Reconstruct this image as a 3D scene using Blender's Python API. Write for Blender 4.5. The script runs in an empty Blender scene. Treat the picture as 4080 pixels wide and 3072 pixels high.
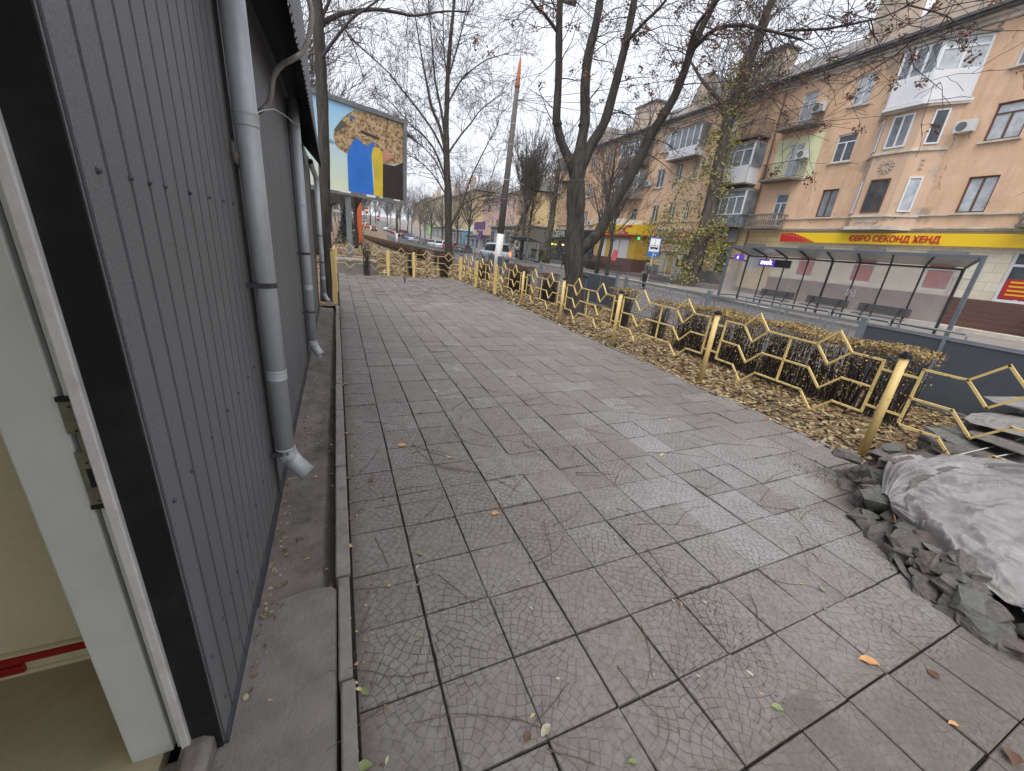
import bpy, math, random
from mathutils import Vector, Matrix, Euler
rng = random.Random(7)
PI = math.pi
R = math.radians
scene = bpy.context.scene
COL = scene.collection

# ------------------------------------------------------------------ camera
cam_d = bpy.data.cameras.new('camera')
cam = bpy.data.objects.new('camera', cam_d)
COL.objects.link(cam)
cam.matrix_world = Matrix.Translation((0.0293, -0.9455, 1.5655)) @ Matrix.Rotation(-0.4372, 4, 'Z') @ Matrix.Rotation(1.2244, 4, 'X') @ Matrix.Rotation(0.1011, 4, 'Z')
cam_d.sensor_width = 36.0
cam_d.lens = 1530.05 / 4080 * 36
cam_d.clip_start = 0.02
cam_d.clip_end = 3000
scene.camera = cam

# ------------------------------------------------------------------ world, sun, exposure
SUN_EL, SUN_AZ = 60, 214
w = bpy.data.worlds.new('World'); scene.world = w; w.use_nodes = True
nt = w.node_tree; nt.nodes.clear()
out = nt.nodes.new('ShaderNodeOutputWorld'); bg = nt.nodes.new('ShaderNodeBackground')
sky = nt.nodes.new('ShaderNodeTexSky'); sky.sky_type = 'NISHITA'; sky.sun_disc = False
sky.sun_elevation = R(SUN_EL); sky.sun_rotation = R(SUN_AZ); sky.air_density = 1.5; sky.dust_density = 4
cn = nt.nodes.new('ShaderNodeTexNoise'); cn.inputs['Scale'].default_value = 1.6; cn.inputs['Detail'].default_value = 4
tc = nt.nodes.new('ShaderNodeTexCoord')
cr = nt.nodes.new('ShaderNodeValToRGB')
cr.color_ramp.elements[0].position = .3; cr.color_ramp.elements[0].color = (4.8, 4.95, 5.5, 1)
cr.color_ramp.elements[1].position = .7; cr.color_ramp.elements[1].color = (5.35, 5.45, 5.9, 1)
mx = nt.nodes.new('ShaderNodeMix'); mx.data_type = 'RGBA'; mx.inputs[0].default_value = .9
nt.links.new(tc.outputs['Generated'], cn.inputs['Vector']); nt.links.new(cn.outputs['Fac'], cr.inputs[0])
nt.links.new(sky.outputs[0], mx.inputs[6]); nt.links.new(cr.outputs[0], mx.inputs[7])
nt.links.new(mx.outputs[2], bg.inputs[0]); bg.inputs[1].default_value = 0.1
nt.links.new(bg.outputs[0], out.inputs[0])
sd = bpy.data.lights.new('sun', 'SUN'); sd.energy = 1.5; sd.angle = R(50); sd.color = (1, .96, .9)
so = bpy.data.objects.new('sun', sd); COL.objects.link(so)
so.rotation_euler = Euler((R(90 - SUN_EL), 0, R(180 - SUN_AZ)))
scene.view_settings.view_transform = 'Standard'; scene.view_settings.look = 'None'
scene.view_settings.gamma = 1; scene.view_settings.exposure = 1.14
scene.render.engine = 'CYCLES'
try:
    scene.cycles.max_bounces = 6; scene.cycles.transparent_max_bounces = 12
except Exception: pass

# ------------------------------------------------------------------ helpers
TH = R(2.3); CT, ST = math.cos(TH), math.sin(TH)
def S2W(t, s, z=0.0):                       # street frame: t across, s along
    return Vector((t * CT + s * ST, -t * ST + s * CT, z))
STR = Matrix.Rotation(-TH, 4, 'Z')
def hill(s):                                 # the street climbs in the distance
    return 0.0 if s < 88 else 0.044 * (s - 88) * min(1, (s - 88) / 30)

class MB:
    def __init__(s): s.v = []; s.f = []; s.m = []; s.uv = {}
    def add(s, vs, fs, mi=0):
        b = len(s.v); s.v += [tuple(p) for p in vs]
        for f in fs: s.f.append([b + i for i in f]); s.m.append(mi)
        return s
    def box(s, x0, x1, y0, y1, z0, z1, mi=0):
        return s.add([(x0,y0,z0),(x1,y0,z0),(x1,y1,z0),(x0,y1,z0),(x0,y0,z1),(x1,y0,z1),(x1,y1,z1),(x0,y1,z1)],
                     [(0,3,2,1),(4,5,6,7),(0,1,5,4),(1,2,6,5),(2,3,7,6),(3,0,4,7)], mi)
    def obox(s, M, sx, sy, sz, mi=0):
        vs = [M @ Vector((x*sx/2, y*sy/2, z*sz/2)) for z in (-1,1) for y in (-1,1) for x in (-1,1)]
        return s.add(vs, [(0,2,3,1),(4,5,7,6),(0,1,5,4),(1,3,7,5),(3,2,6,7),(2,0,4,6)], mi)
    def bar(s, p, q, w, h=None, mi=0, up=Vector((0,0,1))):
        p = Vector(p); q = Vector(q); h = h or w; d = q - p; L = d.length
        if L < 1e-6: return s
        d /= L; x = d.cross(up)
        if x.length < 1e-3: x = d.cross(Vector((1,0,0)))
        x.normalize(); y = x.cross(d)
        M = Matrix(((x.x,d.x,y.x,0),(x.y,d.y,y.y,0),(x.z,d.z,y.z,0),(0,0,0,1))); M.translation = (p+q)/2
        return s.obox(M, w, L, h, mi)
    def tube(s, pts, rad, n=8, mi=0, cap=True, flat=1.0):
        pts = [Vector(p) for p in pts]
        if not hasattr(rad, '__len__'): rad = [rad]*len(pts)
        b = len(s.v); N = len(pts); prev = None
        for i, p in enumerate(pts):
            d = (pts[min(i+1,N-1)] - pts[max(i-1,0)])
            if d.length < 1e-9: d = Vector((0,0,1))
            d.normalize()
            if prev is None:
                x = d.cross(Vector((0,0,1)) if abs(d.z) < .9 else Vector((1,0,0)))
            else:
                x = prev - d * prev.dot(d)
                if x.length < 1e-6: x = d.cross(Vector((0,1,0)))
            x.normalize(); prev = x; y = d.cross(x)
            for k in range(n):
                a = 2*PI*k/n
                s.v.append(tuple(p + (x*math.cos(a) + y*math.sin(a)*flat) * rad[i]))
        for i in range(N-1):
            for k in range(n):
                k2 = (k+1) % n
                s.f.append([b+i*n+k, b+i*n+k2, b+(i+1)*n+k2, b+(i+1)*n+k]); s.m.append(mi)
        if cap:
            s.f.append([b+k for k in range(n)][::-1]); s.m.append(mi)
            s.f.append([b+(N-1)*n+k for k in range(n)]); s.m.append(mi)
        return s
    def prism(s, poly, fn, t0, t1, mi=0):    # poly: list of 2D, fn(u,v,t)->3D
        n = len(poly); vs = [fn(u,v,t0) for u,v in poly] + [fn(u,v,t1) for u,v in poly]
        fs = [tuple(range(n))[::-1], tuple(range(n, 2*n))] + [(i,(i+1)%n,n+(i+1)%n,n+i) for i in range(n)]
        return s.add(vs, fs, mi)
    def build(s, name, mats, parent=None, smooth=False, bevel=0, M=None):
        me = bpy.data.meshes.new(name); me.from_pydata(s.v, [], s.f)
        if not isinstance(mats, (list, tuple)): mats = [mats]
        for m in mats: me.materials.append(m)
        if len(mats) > 1: me.polygons.foreach_set('material_index', s.m)
        if smooth: me.polygons.foreach_set('use_smooth', [True]*len(s.f))
        me.update()
        o = bpy.data.objects.new(name, me); COL.objects.link(o)
        if parent: o.parent = parent
        if M is not None: o.matrix_world = M
        if bevel:
            b = o.modifiers.new('bevel', 'BEVEL'); b.width = bevel; b.segments = 2; b.limit_method = 'ANGLE'
        return o

def tag(o, label=None, cat=None, group=None, kind=None):
    if label: o['label'] = label
    if cat: o['category'] = cat
    if group: o['group'] = group
    if kind: o['kind'] = kind
    return o
def thing(name, label, cat, loc=(0,0,0), rz=0, group=None):
    o = bpy.data.objects.new(name, None); COL.objects.link(o)
    o.empty_display_size = .1; o.location = loc; o.rotation_euler = (0,0,rz)
    return tag(o, label, cat, group)
def struct(name, mb, m, smooth=False):
    o = mb.build(name, m, None, smooth); o['kind'] = 'structure'; return o
def kids(o): return [c for c in COL.objects if c.parent == o]
def dup(o, parent=None, **kw):
    c = o.copy(); COL.objects.link(c)
    if parent: c.parent = parent
    for ch in kids(o): dup(ch, c)
    for k, v in kw.items(): setattr(c, k, v)
    return c

# ------------------------------------------------------------------ materials
MC = {}
def nodes(name):
    m = bpy.data.materials.new(name); m.use_nodes = True
    t = m.node_tree; b = t.nodes['Principled BSDF']; return m, t, b
def N(t, typ, **kw):
    n = t.nodes.new(typ)
    for k, v in kw.items():
        if hasattr(n, k) and not k.startswith('i_'): setattr(n, k, v)
        else: n.inputs[k[2:].replace('_', ' ')].default_value = v
    return n
def c4(c): return (c[0], c[1], c[2], 1)
def mixc(t, fac, a, b, mode='MIX'):
    n = t.nodes.new('ShaderNodeMix'); n.data_type = 'RGBA'; n.blend_type = mode
    for i, x in ((0, fac), (6, a), (7, b)):
        if isinstance(x, (int, float)): n.inputs[i].default_value = x
        elif isinstance(x, tuple): n.inputs[i].default_value = c4(x)
        else: t.links.new(x, n.inputs[i])
    return n.outputs[2]
def math_(t, op, a, b=None, c=None):
    n = t.nodes.new('ShaderNodeMath'); n.operation = op
    for i, x in enumerate((a, b, c)):
        if x is None: continue
        if isinstance(x, (int, float)): n.inputs[i].default_value = x
        else: t.links.new(x, n.inputs[i])
    return n.outputs[0]
def ramp(t, src, p0, p1, c0=(0,0,0), c1=(1,1,1)):
    n = t.nodes.new('ShaderNodeValToRGB'); e = n.color_ramp.elements
    e[0].position = p0; e[1].position = p1; e[0].color = c4(c0); e[1].color = c4(c1)
    t.links.new(src, n.inputs[0]); return n.outputs[0]
def noise(t, scale, detail=4, rough=.55, vec=None, dist=0):
    n = t.nodes.new('ShaderNodeTexNoise'); n.inputs['Scale'].default_value = scale
    n.inputs['Detail'].default_value = detail; n.inputs['Roughness'].default_value = rough
    n.inputs['Distortion'].default_value = dist
    if vec is None: vec = objc(t)
    t.links.new(vec, n.inputs['Vector']); return n.outputs['Fac']
def objc(t):
    for n in t.nodes:
        if n.bl_idname == 'ShaderNodeTexCoord': return n.outputs['Object']
    return t.nodes.new('ShaderNodeTexCoord').outputs['Object']
def mapped(t, sc, vec=None):
    n = t.nodes.new('ShaderNodeMapping'); n.inputs['Scale'].default_value = sc
    t.links.new(vec or objc(t), n.inputs['Vector']); return n.outputs[0]
def bump(t, b, h, strength=.3, dist=.01):
    n = t.nodes.new('ShaderNodeBump'); n.inputs['Strength'].default_value = strength; n.inputs['Distance'].default_value = dist
    t.links.new(h, n.inputs['Height']); t.links.new(n.outputs[0], b.inputs['Normal']); return n
def mat(name, col, rough=.7, metal=0, var=.25, scale=3, bmp=.15, fine=40, dirt=None, streak=0, dirt_amt=.5, emit=None, estr=1, alpha=None, trans=0):
    if name in MC: return MC[name]
    m, t, b = nodes(name); MC[name] = m
    b.inputs['Roughness'].default_value = rough; b.inputs['Metallic'].default_value = metal
    if var or dirt:
        n1 = noise(t, scale, 6, .6)
        f = ramp(t, n1, .3, .7)
        dark = tuple(c*(1-var) for c in col); lite = tuple(min(1, c*(1+var*.6)) for c in col)
        c = mixc(t, f, dark, lite)
        n2 = noise(t, fine, 3, .6); c = mixc(t, math_(t, 'MULTIPLY', n2, .35), c, tuple(x*.55 for x in col))
        if dirt:
            vec = mapped(t, (scale*2, scale*2, scale*.25)) if streak else mapped(t, (scale*1.3,)*3)
            d = ramp(t, noise(t, 1, 7, .65, vec), .48, .72)
            c = mixc(t, math_(t, 'MULTIPLY', d, dirt_amt), c, dirt)
        t.links.new(c, b.inputs['Base Color'])
        if bmp: bump(t, b, math_(t, 'ADD', n2, n1), bmp, .01)
    else: b.inputs['Base Color'].default_value = c4(col)
    if emit:
        b.inputs['Emission Color'].default_value = c4(emit); b.inputs['Emission Strength'].default_value = estr
    if trans: b.inputs['Transmission Weight'].default_value = trans
    if alpha is not None: b.inputs['Alpha'].default_value = alpha
    return m
def island(name, cols, rough=.75, poss=None, rnd=.15, transl=.0):
    """leaf-like material: colour by random per island"""
    m, t, b = nodes(name); g = t.nodes.new('ShaderNodeNewGeometry')
    r = t.nodes.new('ShaderNodeValToRGB'); r.color_ramp.interpolation = 'LINEAR'
    e = r.color_ramp.elements
    for i, c in enumerate(cols):
        p = i/(len(cols)-1) if poss is None else poss[i]
        if i < 2: e[i].position = p; e[i].color = c4(c)
        else:
            x = e.new(p); x.color = c4(c)
    e[0].position = 0
    t.links.new(g.outputs['Random Per Island'], r.inputs[0])
    n = noise(t, 35, 3)
    c = mixc(t, math_(t, 'MULTIPLY', n, .4), r.outputs[0], (.03, .02, .012))
    t.links.new(c, b.inputs['Base Color']); b.inputs['Roughness'].default_value = rough
    return m
def text(body, size, M, m, parent=None, name='lettering', ext=.01, bold=0.0, align='LEFT', sx=1.0):
    c = bpy.data.curves.new('t', 'FONT'); c.body = body; c.size = size; c.extrude = ext; c.offset = bold*size
    c.align_x = align; c.resolution_u = 2; c.fill_mode = 'BOTH'
    o = bpy.data.objects.new('t', c); COL.objects.link(o)
    dg = bpy.context.evaluated_depsgraph_get(); dg.update()
    me = bpy.data.meshes.new_from_object(o.evaluated_get(dg)); bpy.data.objects.remove(o)
    me.materials.clear(); me.materials.append(m)
    o = bpy.data.objects.new(name, me); COL.objects.link(o)
    me.transform(M @ Matrix.Diagonal((sx,1,1,1)))
    if parent: o.parent = parent
    return o
def facing(t, s, z):      # text on a wall seen from -t side (local coords of a street thing): reading direction is -s
    return Matrix(((0,0,-1,t),(-1,0,0,s),(0,1,0,z),(0,0,0,1)))

# ------------------------------------------------------------------ SETTING: ground, road, pavements
soil = mat('soil', (.075,.062,.05), .95, var=.4, scale=5, bmp=.8, fine=60, dirt=(.035,.03,.025))
def leafground_mat():
    m, t, b = nodes('leaf_litter_ground')
    v = t.nodes.new('ShaderNodeTexVoronoi'); v.inputs['Scale'].default_value = 22; t.links.new(objc(t), v.inputs['Vector'])
    r = t.nodes.new('ShaderNodeValToRGB'); e = r.color_ramp.elements
    e[0].color = (.07,.045,.028,1); e[1].color = (.34,.23,.12,1); e[1].position = .8
    x = e.new(.35); x.color = (.16,.095,.05,1); x = e.new(.55); x.color = (.24,.16,.085,1)
    sp = t.nodes.new('ShaderNodeSeparateColor'); t.links.new(v.outputs['Color'], sp.inputs[0]); t.links.new(sp.outputs[0], r.inputs[0])
    c = mixc(t, ramp(t, noise(t, 1.1, 5), .45, .62), r.outputs[0], (.08,.066,.05))
    t.links.new(c, b.inputs['Base Color']); b.inputs['Roughness'].default_value = .9
    bump(t, b, v.outputs['Distance'], .6, .02); return m
leafground = leafground_mat()
asphalt = mat('asphalt', (.12,.115,.11), .85, var=.22, scale=.6, bmp=.3, fine=90, dirt=(.17,.155,.14), dirt_amt=.6)
walkm = mat('worn_pavement', (.24,.22,.205), .85, var=.2, scale=.9, bmp=.25, fine=50, dirt=(.12,.10,.085), dirt_amt=.6)
conc = mat('old_concrete', (.2,.19,.18), .9, var=.25, scale=6, bmp=.5, fine=70, dirt=(.09,.08,.07), dirt_amt=.7)
kerbm = mat('kerb_concrete', (.24,.22,.205), .9, var=.25, scale=9, bmp=.4, fine=110, dirt=(.1,.09,.08), dirt_amt=.6)
gutm = mat('gutter_concrete', (.19,.163,.145), .92, var=.3, scale=5, bmp=.35, fine=60, dirt=(.05,.043,.037), dirt_amt=.8)
slabm = mat('doorstep_concrete', (.2,.18,.165), .92, var=.28, scale=8, bmp=.55, fine=90, dirt=(.24,.225,.21), dirt_amt=.35)

SS = [-60, -20, -5, 0, 5, 10, 14, 18, 22, 30, 40, 50, 60, 75, 88, 95, 103, 112, 120, 140, 170, 200, 250, 300, 400, 600]
def strip(name, m, tl, tr, z, ss=SS, tf=None):
    mb = MB(); vs = []
    for s in ss:
        a = tl(s) if callable(tl) else tl; b_ = tr(s) if callable(tr) else tr
        vs.append(S2W(a, s, z + hill(s))); vs.append(S2W(b_, s, z + hill(s)))
    mb.add(vs, [(2*i, 2*i+1, 2*i+3, 2*i+2) for i in range(len(ss)-1)])
    return struct(name, mb, m)
strip('ground', soil, -400, 500, -.3)
def kerbline(s):
    P = [(-60,17.6),(10,17.7),(13.5,18.5),(18,19.7),(22,20.2),(45,20.2),(52,19),(60,17.8),(600,17.8)]
    for (a, x), (b, y) in zip(P, P[1:]):
        if a <= s <= b: return x + (y-x)*(s-a)/(b-a)
    return 17.8
strip('road', asphalt, 8.05, kerbline, -.17)
strip('pavement_far', walkm, lambda s: kerbline(s)+.0, 60, -.045)
struct('kerb_far', (lambda mb: [mb.bar(S2W(kerbline(a)-.07, a, -.11+hill(a)), S2W(kerbline(b_)-.07, b_, -.11+hill(b_)), .16, .15) for a, b_ in zip(SS[1:-4], SS[2:-3])] and mb)(MB()), conc)
# white painted edge line of the far pavement
wline = mat('worn_white_paint', (.62,.61,.58), .8, var=.2, scale=3, bmp=.2, fine=30, dirt=(.2,.18,.16), dirt_amt=.9)
mb = MB(); q = [12, 14, 16, 18, 20, 22, 25, 28, 31, 35]
for a, b_ in zip(q, q[1:]):
    mb.add([S2W(kerbline(a)+.02,a,-.038), S2W(kerbline(a)+.5,a,-.038), S2W(kerbline(b_)+.5,b_,-.038), S2W(kerbline(b_)+.02,b_,-.038)], [(0,1,2,3)])
struct('painted_edge', mb, wline)
strip('verge', leafground, lambda s: 4.48 if s < 15.4 else -12, 7.95, -.018, [-20,-5,0,5,10,15.39,15.4,20,30,40,50,60,75,88,95,103,112,120,140,170,200,250,300])
struct('kerb_near', (lambda mb: [mb.bar(S2W(8.0, a, -.09+hill(a)), S2W(8.0, b_, -.09+hill(b_)), .15, .2) for a, b_ in zip(SS[1:-4], SS[2:-3])] and mb)(MB()), conc)
mb = MB(); mb.add([(-14,8.35,-.03),(-.02,8.35,-.03),(-.02,60,-.03),(-14,60,-.03)], [(0,1,2,3)]); struct('lawn_left', mb, leafground)
mb = MB(); mb.add([(-.0,-4,-.022),(4.72,-4,-.022),(4.72,15.5,-.022),(-.0,15.5,-.022)], [(0,1,2,3)]); struct('paving_bed', mb, mat('joint_dirt', (.03,.025,.021), .95, var=.4, scale=9, bmp=.6, fine=60))

# ---- pavers 0.30 m, each a bevelled slab with its own tilt
def paver_mat():
    m, t, b = nodes('paver')
    uv = t.nodes.new('ShaderNodeUVMap'); uv.uv_map = 'UVMap'
    g = t.nodes.new('ShaderNodeNewGeometry'); rnd = g.outputs['Random Per Island']
    sp = t.nodes.new('ShaderNodeSeparateXYZ'); t.links.new(uv.outputs[0], sp.inputs[0]); U, V = sp.outputs[0], sp.outputs[1]
    def polar(u, v):
        r = math_(t, 'SQRT', math_(t, 'ADD', math_(t, 'MULTIPLY', u, u), math_(t, 'MULTIPLY', v, v)))
        return r, math_(t, 'ARCTAN2', v, u)
    nzu = math_(t, 'MULTIPLY', math_(t, 'SUBTRACT', noise(t, 28, 2), .5), .035); U = math_(t, 'ADD', U, nzu); V = math_(t, 'ADD', V, nzu)
    r1, a1 = polar(U, V)
    r2, a2 = polar(math_(t, 'SUBTRACT', 1, U), math_(t, 'SUBTRACT', 1, V))
    sel = math_(t, 'GREATER_THAN', r1, .80)
    mixf = lambda x, y: math_(t, 'ADD', math_(t, 'MULTIPLY', x, math_(t, 'SUBTRACT', 1, sel)), math_(t, 'MULTIPLY', y, sel))
    r = mixf(r1, r2); a = mixf(a1, a2)
    K = 8.5
    rk = math_(t, 'MULTIPLY', r, K); ring = math_(t, 'FLOOR', rk); fr = math_(t, 'FRACT', rk)
    def line(f, wd):
        d = math_(t, 'MINIMUM', f, math_(t, 'SUBTRACT', 1, f)); return math_(t, 'LESS_THAN', d, wd)
    cnt = math_(t, 'FLOOR', math_(t, 'ADD', math_(t, 'MULTIPLY', ring, 1.35), 2))
    ph = math_(t, 'MULTIPLY', ring, .37)
    an = math_(t, 'ADD', math_(t, 'MULTIPLY', math_(t, 'DIVIDE', a, 1.5708), cnt), ph)
    dA = math_(t, 'FRACT', an)
    # angular line width constant in metres
    wA = math_(t, 'DIVIDE', math_(t, 'MULTIPLY', cnt, .0052), math_(t, 'MAXIMUM', r, .05))
    dd = math_(t, 'MINIMUM', dA, math_(t, 'SUBTRACT', 1, dA)); lA = math_(t, 'LESS_THAN', dd, wA)
    lR = line(fr, .055)
    ln = math_(t, 'MAXIMUM', lR, lA)
    wear = ramp(t, noise(t, 1.5, 6, .65), .38, .62)          # dirt fills the grooves in patches
    wear2 = math_(t, 'ADD', math_(t, 'MULTIPLY', wear, .6), .25)
    pc = t.nodes.new('ShaderNodeValToRGB'); e = pc.color_ramp.elements
    e[0].color = (.175,.158,.146,1); e[1].color = (.285,.27,.262,1); x = e.new(.5); x.color = (.195,.177,.165,1); x = e.new(.85); x.color = (.225,.207,.196,1)
    t.links.new(rnd, pc.inputs[0])
    n1 = noise(t, 9, 6, .65); n2 = noise(t, 140, 3, .7); n3 = noise(t, .55, 4, .6)
    c = mixc(t, ramp(t, n1, .3, .75), pc.outputs[0], (.17,.15,.137))
    # cleaner, paler slabs in the middle right of the walk
    sx = t.nodes.new('ShaderNodeSeparateXYZ'); t.links.new(objc(t), sx.inputs[0])
    cl = math_(t, 'MULTIPLY', ramp(t, sx.outputs[0], .0, 1.0), 1.0)
    vor = math_(t, 'ADD', math_(t, 'ABSOLUTE', math_(t, 'SUBTRACT', sx.outputs[0], 2.7)), math_(t, 'ABSOLUTE', math_(t, 'MULTIPLY', math_(t, 'SUBTRACT', sx.outputs[1], .6), .6)))
    cln = math_(t, 'MULTIPLY', ramp(t, math_(t, 'ADD', math_(t, 'MULTIPLY', vor, .4), math_(t, 'MULTIPLY', n3, .6)), .35, .95, (1,1,1), (0,0,0)), .8)
    c = mixc(t, cln, c, mixc(t, rnd, (.21,.20,.197), (.36,.36,.37)))
    c = mixc(t, math_(t, 'MULTIPLY', ramp(t, n3, .5, .68), .5), c, (.115,.098,.085))
    c = mixc(t, math_(t, 'MULTIPLY', n2, .38), c, (.06,.052,.047))
    fac = math_(t, 'MULTIPLY', ln, math_(t, 'SUBTRACT', .95, math_(t, 'MULTIPLY', wear, .62)))
    c = mixc(t, fac, c, (.035,.03,.027))
    pd = t.nodes.new('ShaderNodeTexVoronoi'); pd.inputs['Scale'].default_value = 42; t.links.new(objc(t), pd.inputs['Vector']); ps_ = t.nodes.new('ShaderNodeSeparateColor'); t.links.new(pd.outputs['Color'], ps_.inputs[0])
    c = mixc(t, .16, c, mixc(t, ps_.outputs[0], (.09,.08,.075), (.36,.35,.34)))
    mud = math_(t, 'SUBTRACT', 1, math_(t, 'MULTIPLY', math_(t, 'ABSOLUTE', math_(t, 'SUBTRACT', sx.outputs[0], 1.58)), 3.6))
    mud = math_(t, 'MULTIPLY', mud, ramp(t, math_(t, 'ADD', sx.outputs[1], 1.5), .98, 1.0, (1,1,1), (.35,.35,.35)))
    mud = math_(t, 'MULTIPLY', mud, math_(t, 'LESS_THAN', sx.outputs[1], .5))
    m2 = ramp(t, math_(t, 'SUBTRACT', .2, sx.outputs[0]), .06, .2)
    m3 = math_(t, 'SUBTRACT', 1.15, math_(t, 'ADD', math_(t, 'ABSOLUTE', math_(t, 'MULTIPLY', math_(t, 'SUBTRACT', sx.outputs[0], 3.65), 1.5)), math_(t, 'ABSOLUTE', math_(t, 'MULTIPLY', math_(t, 'SUBTRACT', sx.outputs[1], .25), 1.9))))
    m4 = math_(t, 'MULTIPLY', ramp(t, math_(t, 'MULTIPLY', math_(t, 'ADD', sx.outputs[1], .35), -1), .0, .35), .8)
    m5 = math_(t, 'MULTIPLY', ramp(t, math_(t, 'MULTIPLY', sx.outputs[1], .1), .85, 1.15), .55)
    m2 = math_(t, 'MAXIMUM', m2, m5)
    md = math_(t, 'MAXIMUM', math_(t, 'MAXIMUM', mud, m2), math_(t, 'MAXIMUM', m3, m4))
    md = ramp(t, math_(t, 'ADD', math_(t, 'MULTIPLY', md, .7), math_(t, 'MULTIPLY', noise(t, 6, 7, .7), .75)), .62, .98)
    c = mixc(t, math_(t, 'MULTIPLY', md, .85), c, mixc(t, noise(t, 60, 4), (.055,.044,.036), (.15,.128,.11)))
    dots = ramp(t, noise(t, 55, 2, .5), .66, .72)
    c = mixc(t, math_(t, 'MULTIPLY', dots, math_(t, 'MULTIPLY', ramp(t, n1, .45, .6), .6)), c, (.05,.042,.035))
    t.links.new(c, b.inputs['Base Color']); b.inputs['Roughness'].default_value = .68
    t.links.new(ramp(t, n1, .3, .8, (.6,.6,.6), (.9,.9,.9)), b.inputs['Roughness'])
    h = math_(t, 'SUBTRACT', math_(t, 'MULTIPLY', n2, .35), math_(t, 'MULTIPLY', ln, math_(t, 'SUBTRACT', 1, math_(t, 'MULTIPLY', wear, .6))))
    bump(t, b, math_(t, 'ADD', h, math_(t, 'MULTIPLY', n1, .5)), .5, .004)
    return m
def edge_x(y):
    P = [(-4,4.25),(.58,4.3),(.87,4.4),(1.9,4.47),(2.7,4.44),(3.4,4.53),(7.4,4.55),(9,4.62),(15.5,4.7)]
    for (a, x), (b_, y2) in zip(P, P[1:]):
        if a <= y <= b_: return x + (y2-x)*(y-a)/(b_-a)
    return 4.3
mb = MB(); uvs = []
pr = random.Random(3)
for j in range(-13, 52):
    for i in range(0, 16):
        x0, x1, y0, y1 = .3*i, .3*i+.3, .3*j, .3*j+.3
        if i == 0: x0 = .012
        ex = edge_x((y0+y1)/2)
        if x0 > ex - .05: continue
        x1 = min(x1, ex + pr.uniform(-.02,.02)) if x1 > ex else x1
        pr.random()
        far = y0 > 9
        g_ = .0030 + pr.random()*.0022
        dz = pr.gauss(0, .0022)*(2 if far else 1); tx = pr.gauss(0, .004)*(2.2 if far else 1); ty = pr.gauss(0, .004)*(2.2 if far else 1)
        if (i, j) in ((3, 2), (10, 1)): dz -= .006
        ox, oy, an = pr.gauss(0,.0012), pr.gauss(0,.0012), pr.gauss(0,.004)
        cx, cy = (x0+x1)/2, (y0+y1)/2; bv = .003
        ring = []
        for inset, zz in ((0, -.02), (0, -bv), (bv, 0)):
            for (sx, sy) in ((-1,-1),(1,-1),(1,1),(-1,1)):
                px = sx*((x1-x0)/2 - g_ - inset); py = sy*((y1-y0)/2 - g_ - inset)
                qx = px*math.cos(an) - py*math.sin(an); qy = px*math.sin(an) + py*math.cos(an)
                ring.append((cx+qx+ox, cy+qy+oy, zz + dz + tx*qx/.15*.5 + ty*qy/.15*.5))
        fs = []
        for k in range(4):
            k2 = (k+1) % 4
            fs += [(k,k2,4+k2,4+k), (4+k,4+k2,8+k2,8+k)]
        fs.append((8,9,10,11))
        mb.add(ring, fs)
        ro = pr.randrange(4)
        def uvof(p):
            u, v = (p[0]-cx)/.3+.5, (p[1]-cy)/.3+.5
            for _ in range(ro): u, v = 1-v, u
            return (u, v)
        for f in fs: uvs += [uvof(ring[k]) for k in f]
pav = struct('paving', mb, paver_mat())
ul = pav.data.uv_layers.new(name='UVMap')
ul.data.foreach_set('uv', [c for p in uvs for c in p])
mb = MB(); yy = -4.0
while yy < 15.3:                                            # thin edging between the walk and the verge
    y2 = yy + .98; x0, x1 = edge_x(yy)+.02, edge_x(y2)+.02
    mb.bar((x0,yy,-.02), (x1,y2-.012,-.02), .045, .05); yy = y2
struct('walk_edging', mb, kerbm)
# crumbled bits of the walk
grit = mat('grit', (.11,.098,.088), .95, var=.4, scale=30, bmp=.4)
mb = MB(); gr = random.Random(5)
def pebble(mb, x, y, z, s, mi=0):
    vs = []; 
    for (a, b_, c) in ((1,0,0),(-1,0,0),(0,1,0),(0,-1,0),(0,0,1),(0,0,-1)):
        k = s*gr.uniform(.6,1.2); vs.append((x+a*k, y+b_*k, z+c*k*.6))
    mb.add(vs, [(0,2,4),(2,1,4),(1,3,4),(3,0,4),(2,0,5),(1,2,5),(3,1,5),(0,3,5)], mi)
for k in range(5200):
    c = gr.random()
    if c < .4: x, y = gr.gauss(.06,.05), gr.uniform(-.4, 8)
    elif c < .8: x, y = gr.gauss(1.55 - .12*0, .12), gr.gauss(.05, .5)
    elif c < .9: x, y = gr.choice(range(1,14))*.3 + gr.gauss(0,.02), gr.uniform(-.6,6)
    else: x, y = gr.uniform(.1,4.2), gr.uniform(-.8,5)
    if x < .015: continue
    pebble(mb, x, y, .001, gr.uniform(.001,.0035) * (1 if gr.random() < .95 else 1.8))
for k in range(1500):
    x, y = gr.uniform(-.33,-.07), gr.uniform(.62,5)**1; pebble(mb, x, y, -.062+.01*gr.random(), gr.uniform(.001,.004))
for k in range(900):
    x, y = 3.55 + abs(gr.gauss(0,.5)) , gr.gauss(.15,.35)
    if x < edge_x(y)+.3: pebble(mb, x, y, .003, gr.uniform(.002,.011))
tag(mb.build('grit', grit), 'loose grit and soil crumbs scattered over the paving slabs', kind='stuff')

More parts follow.
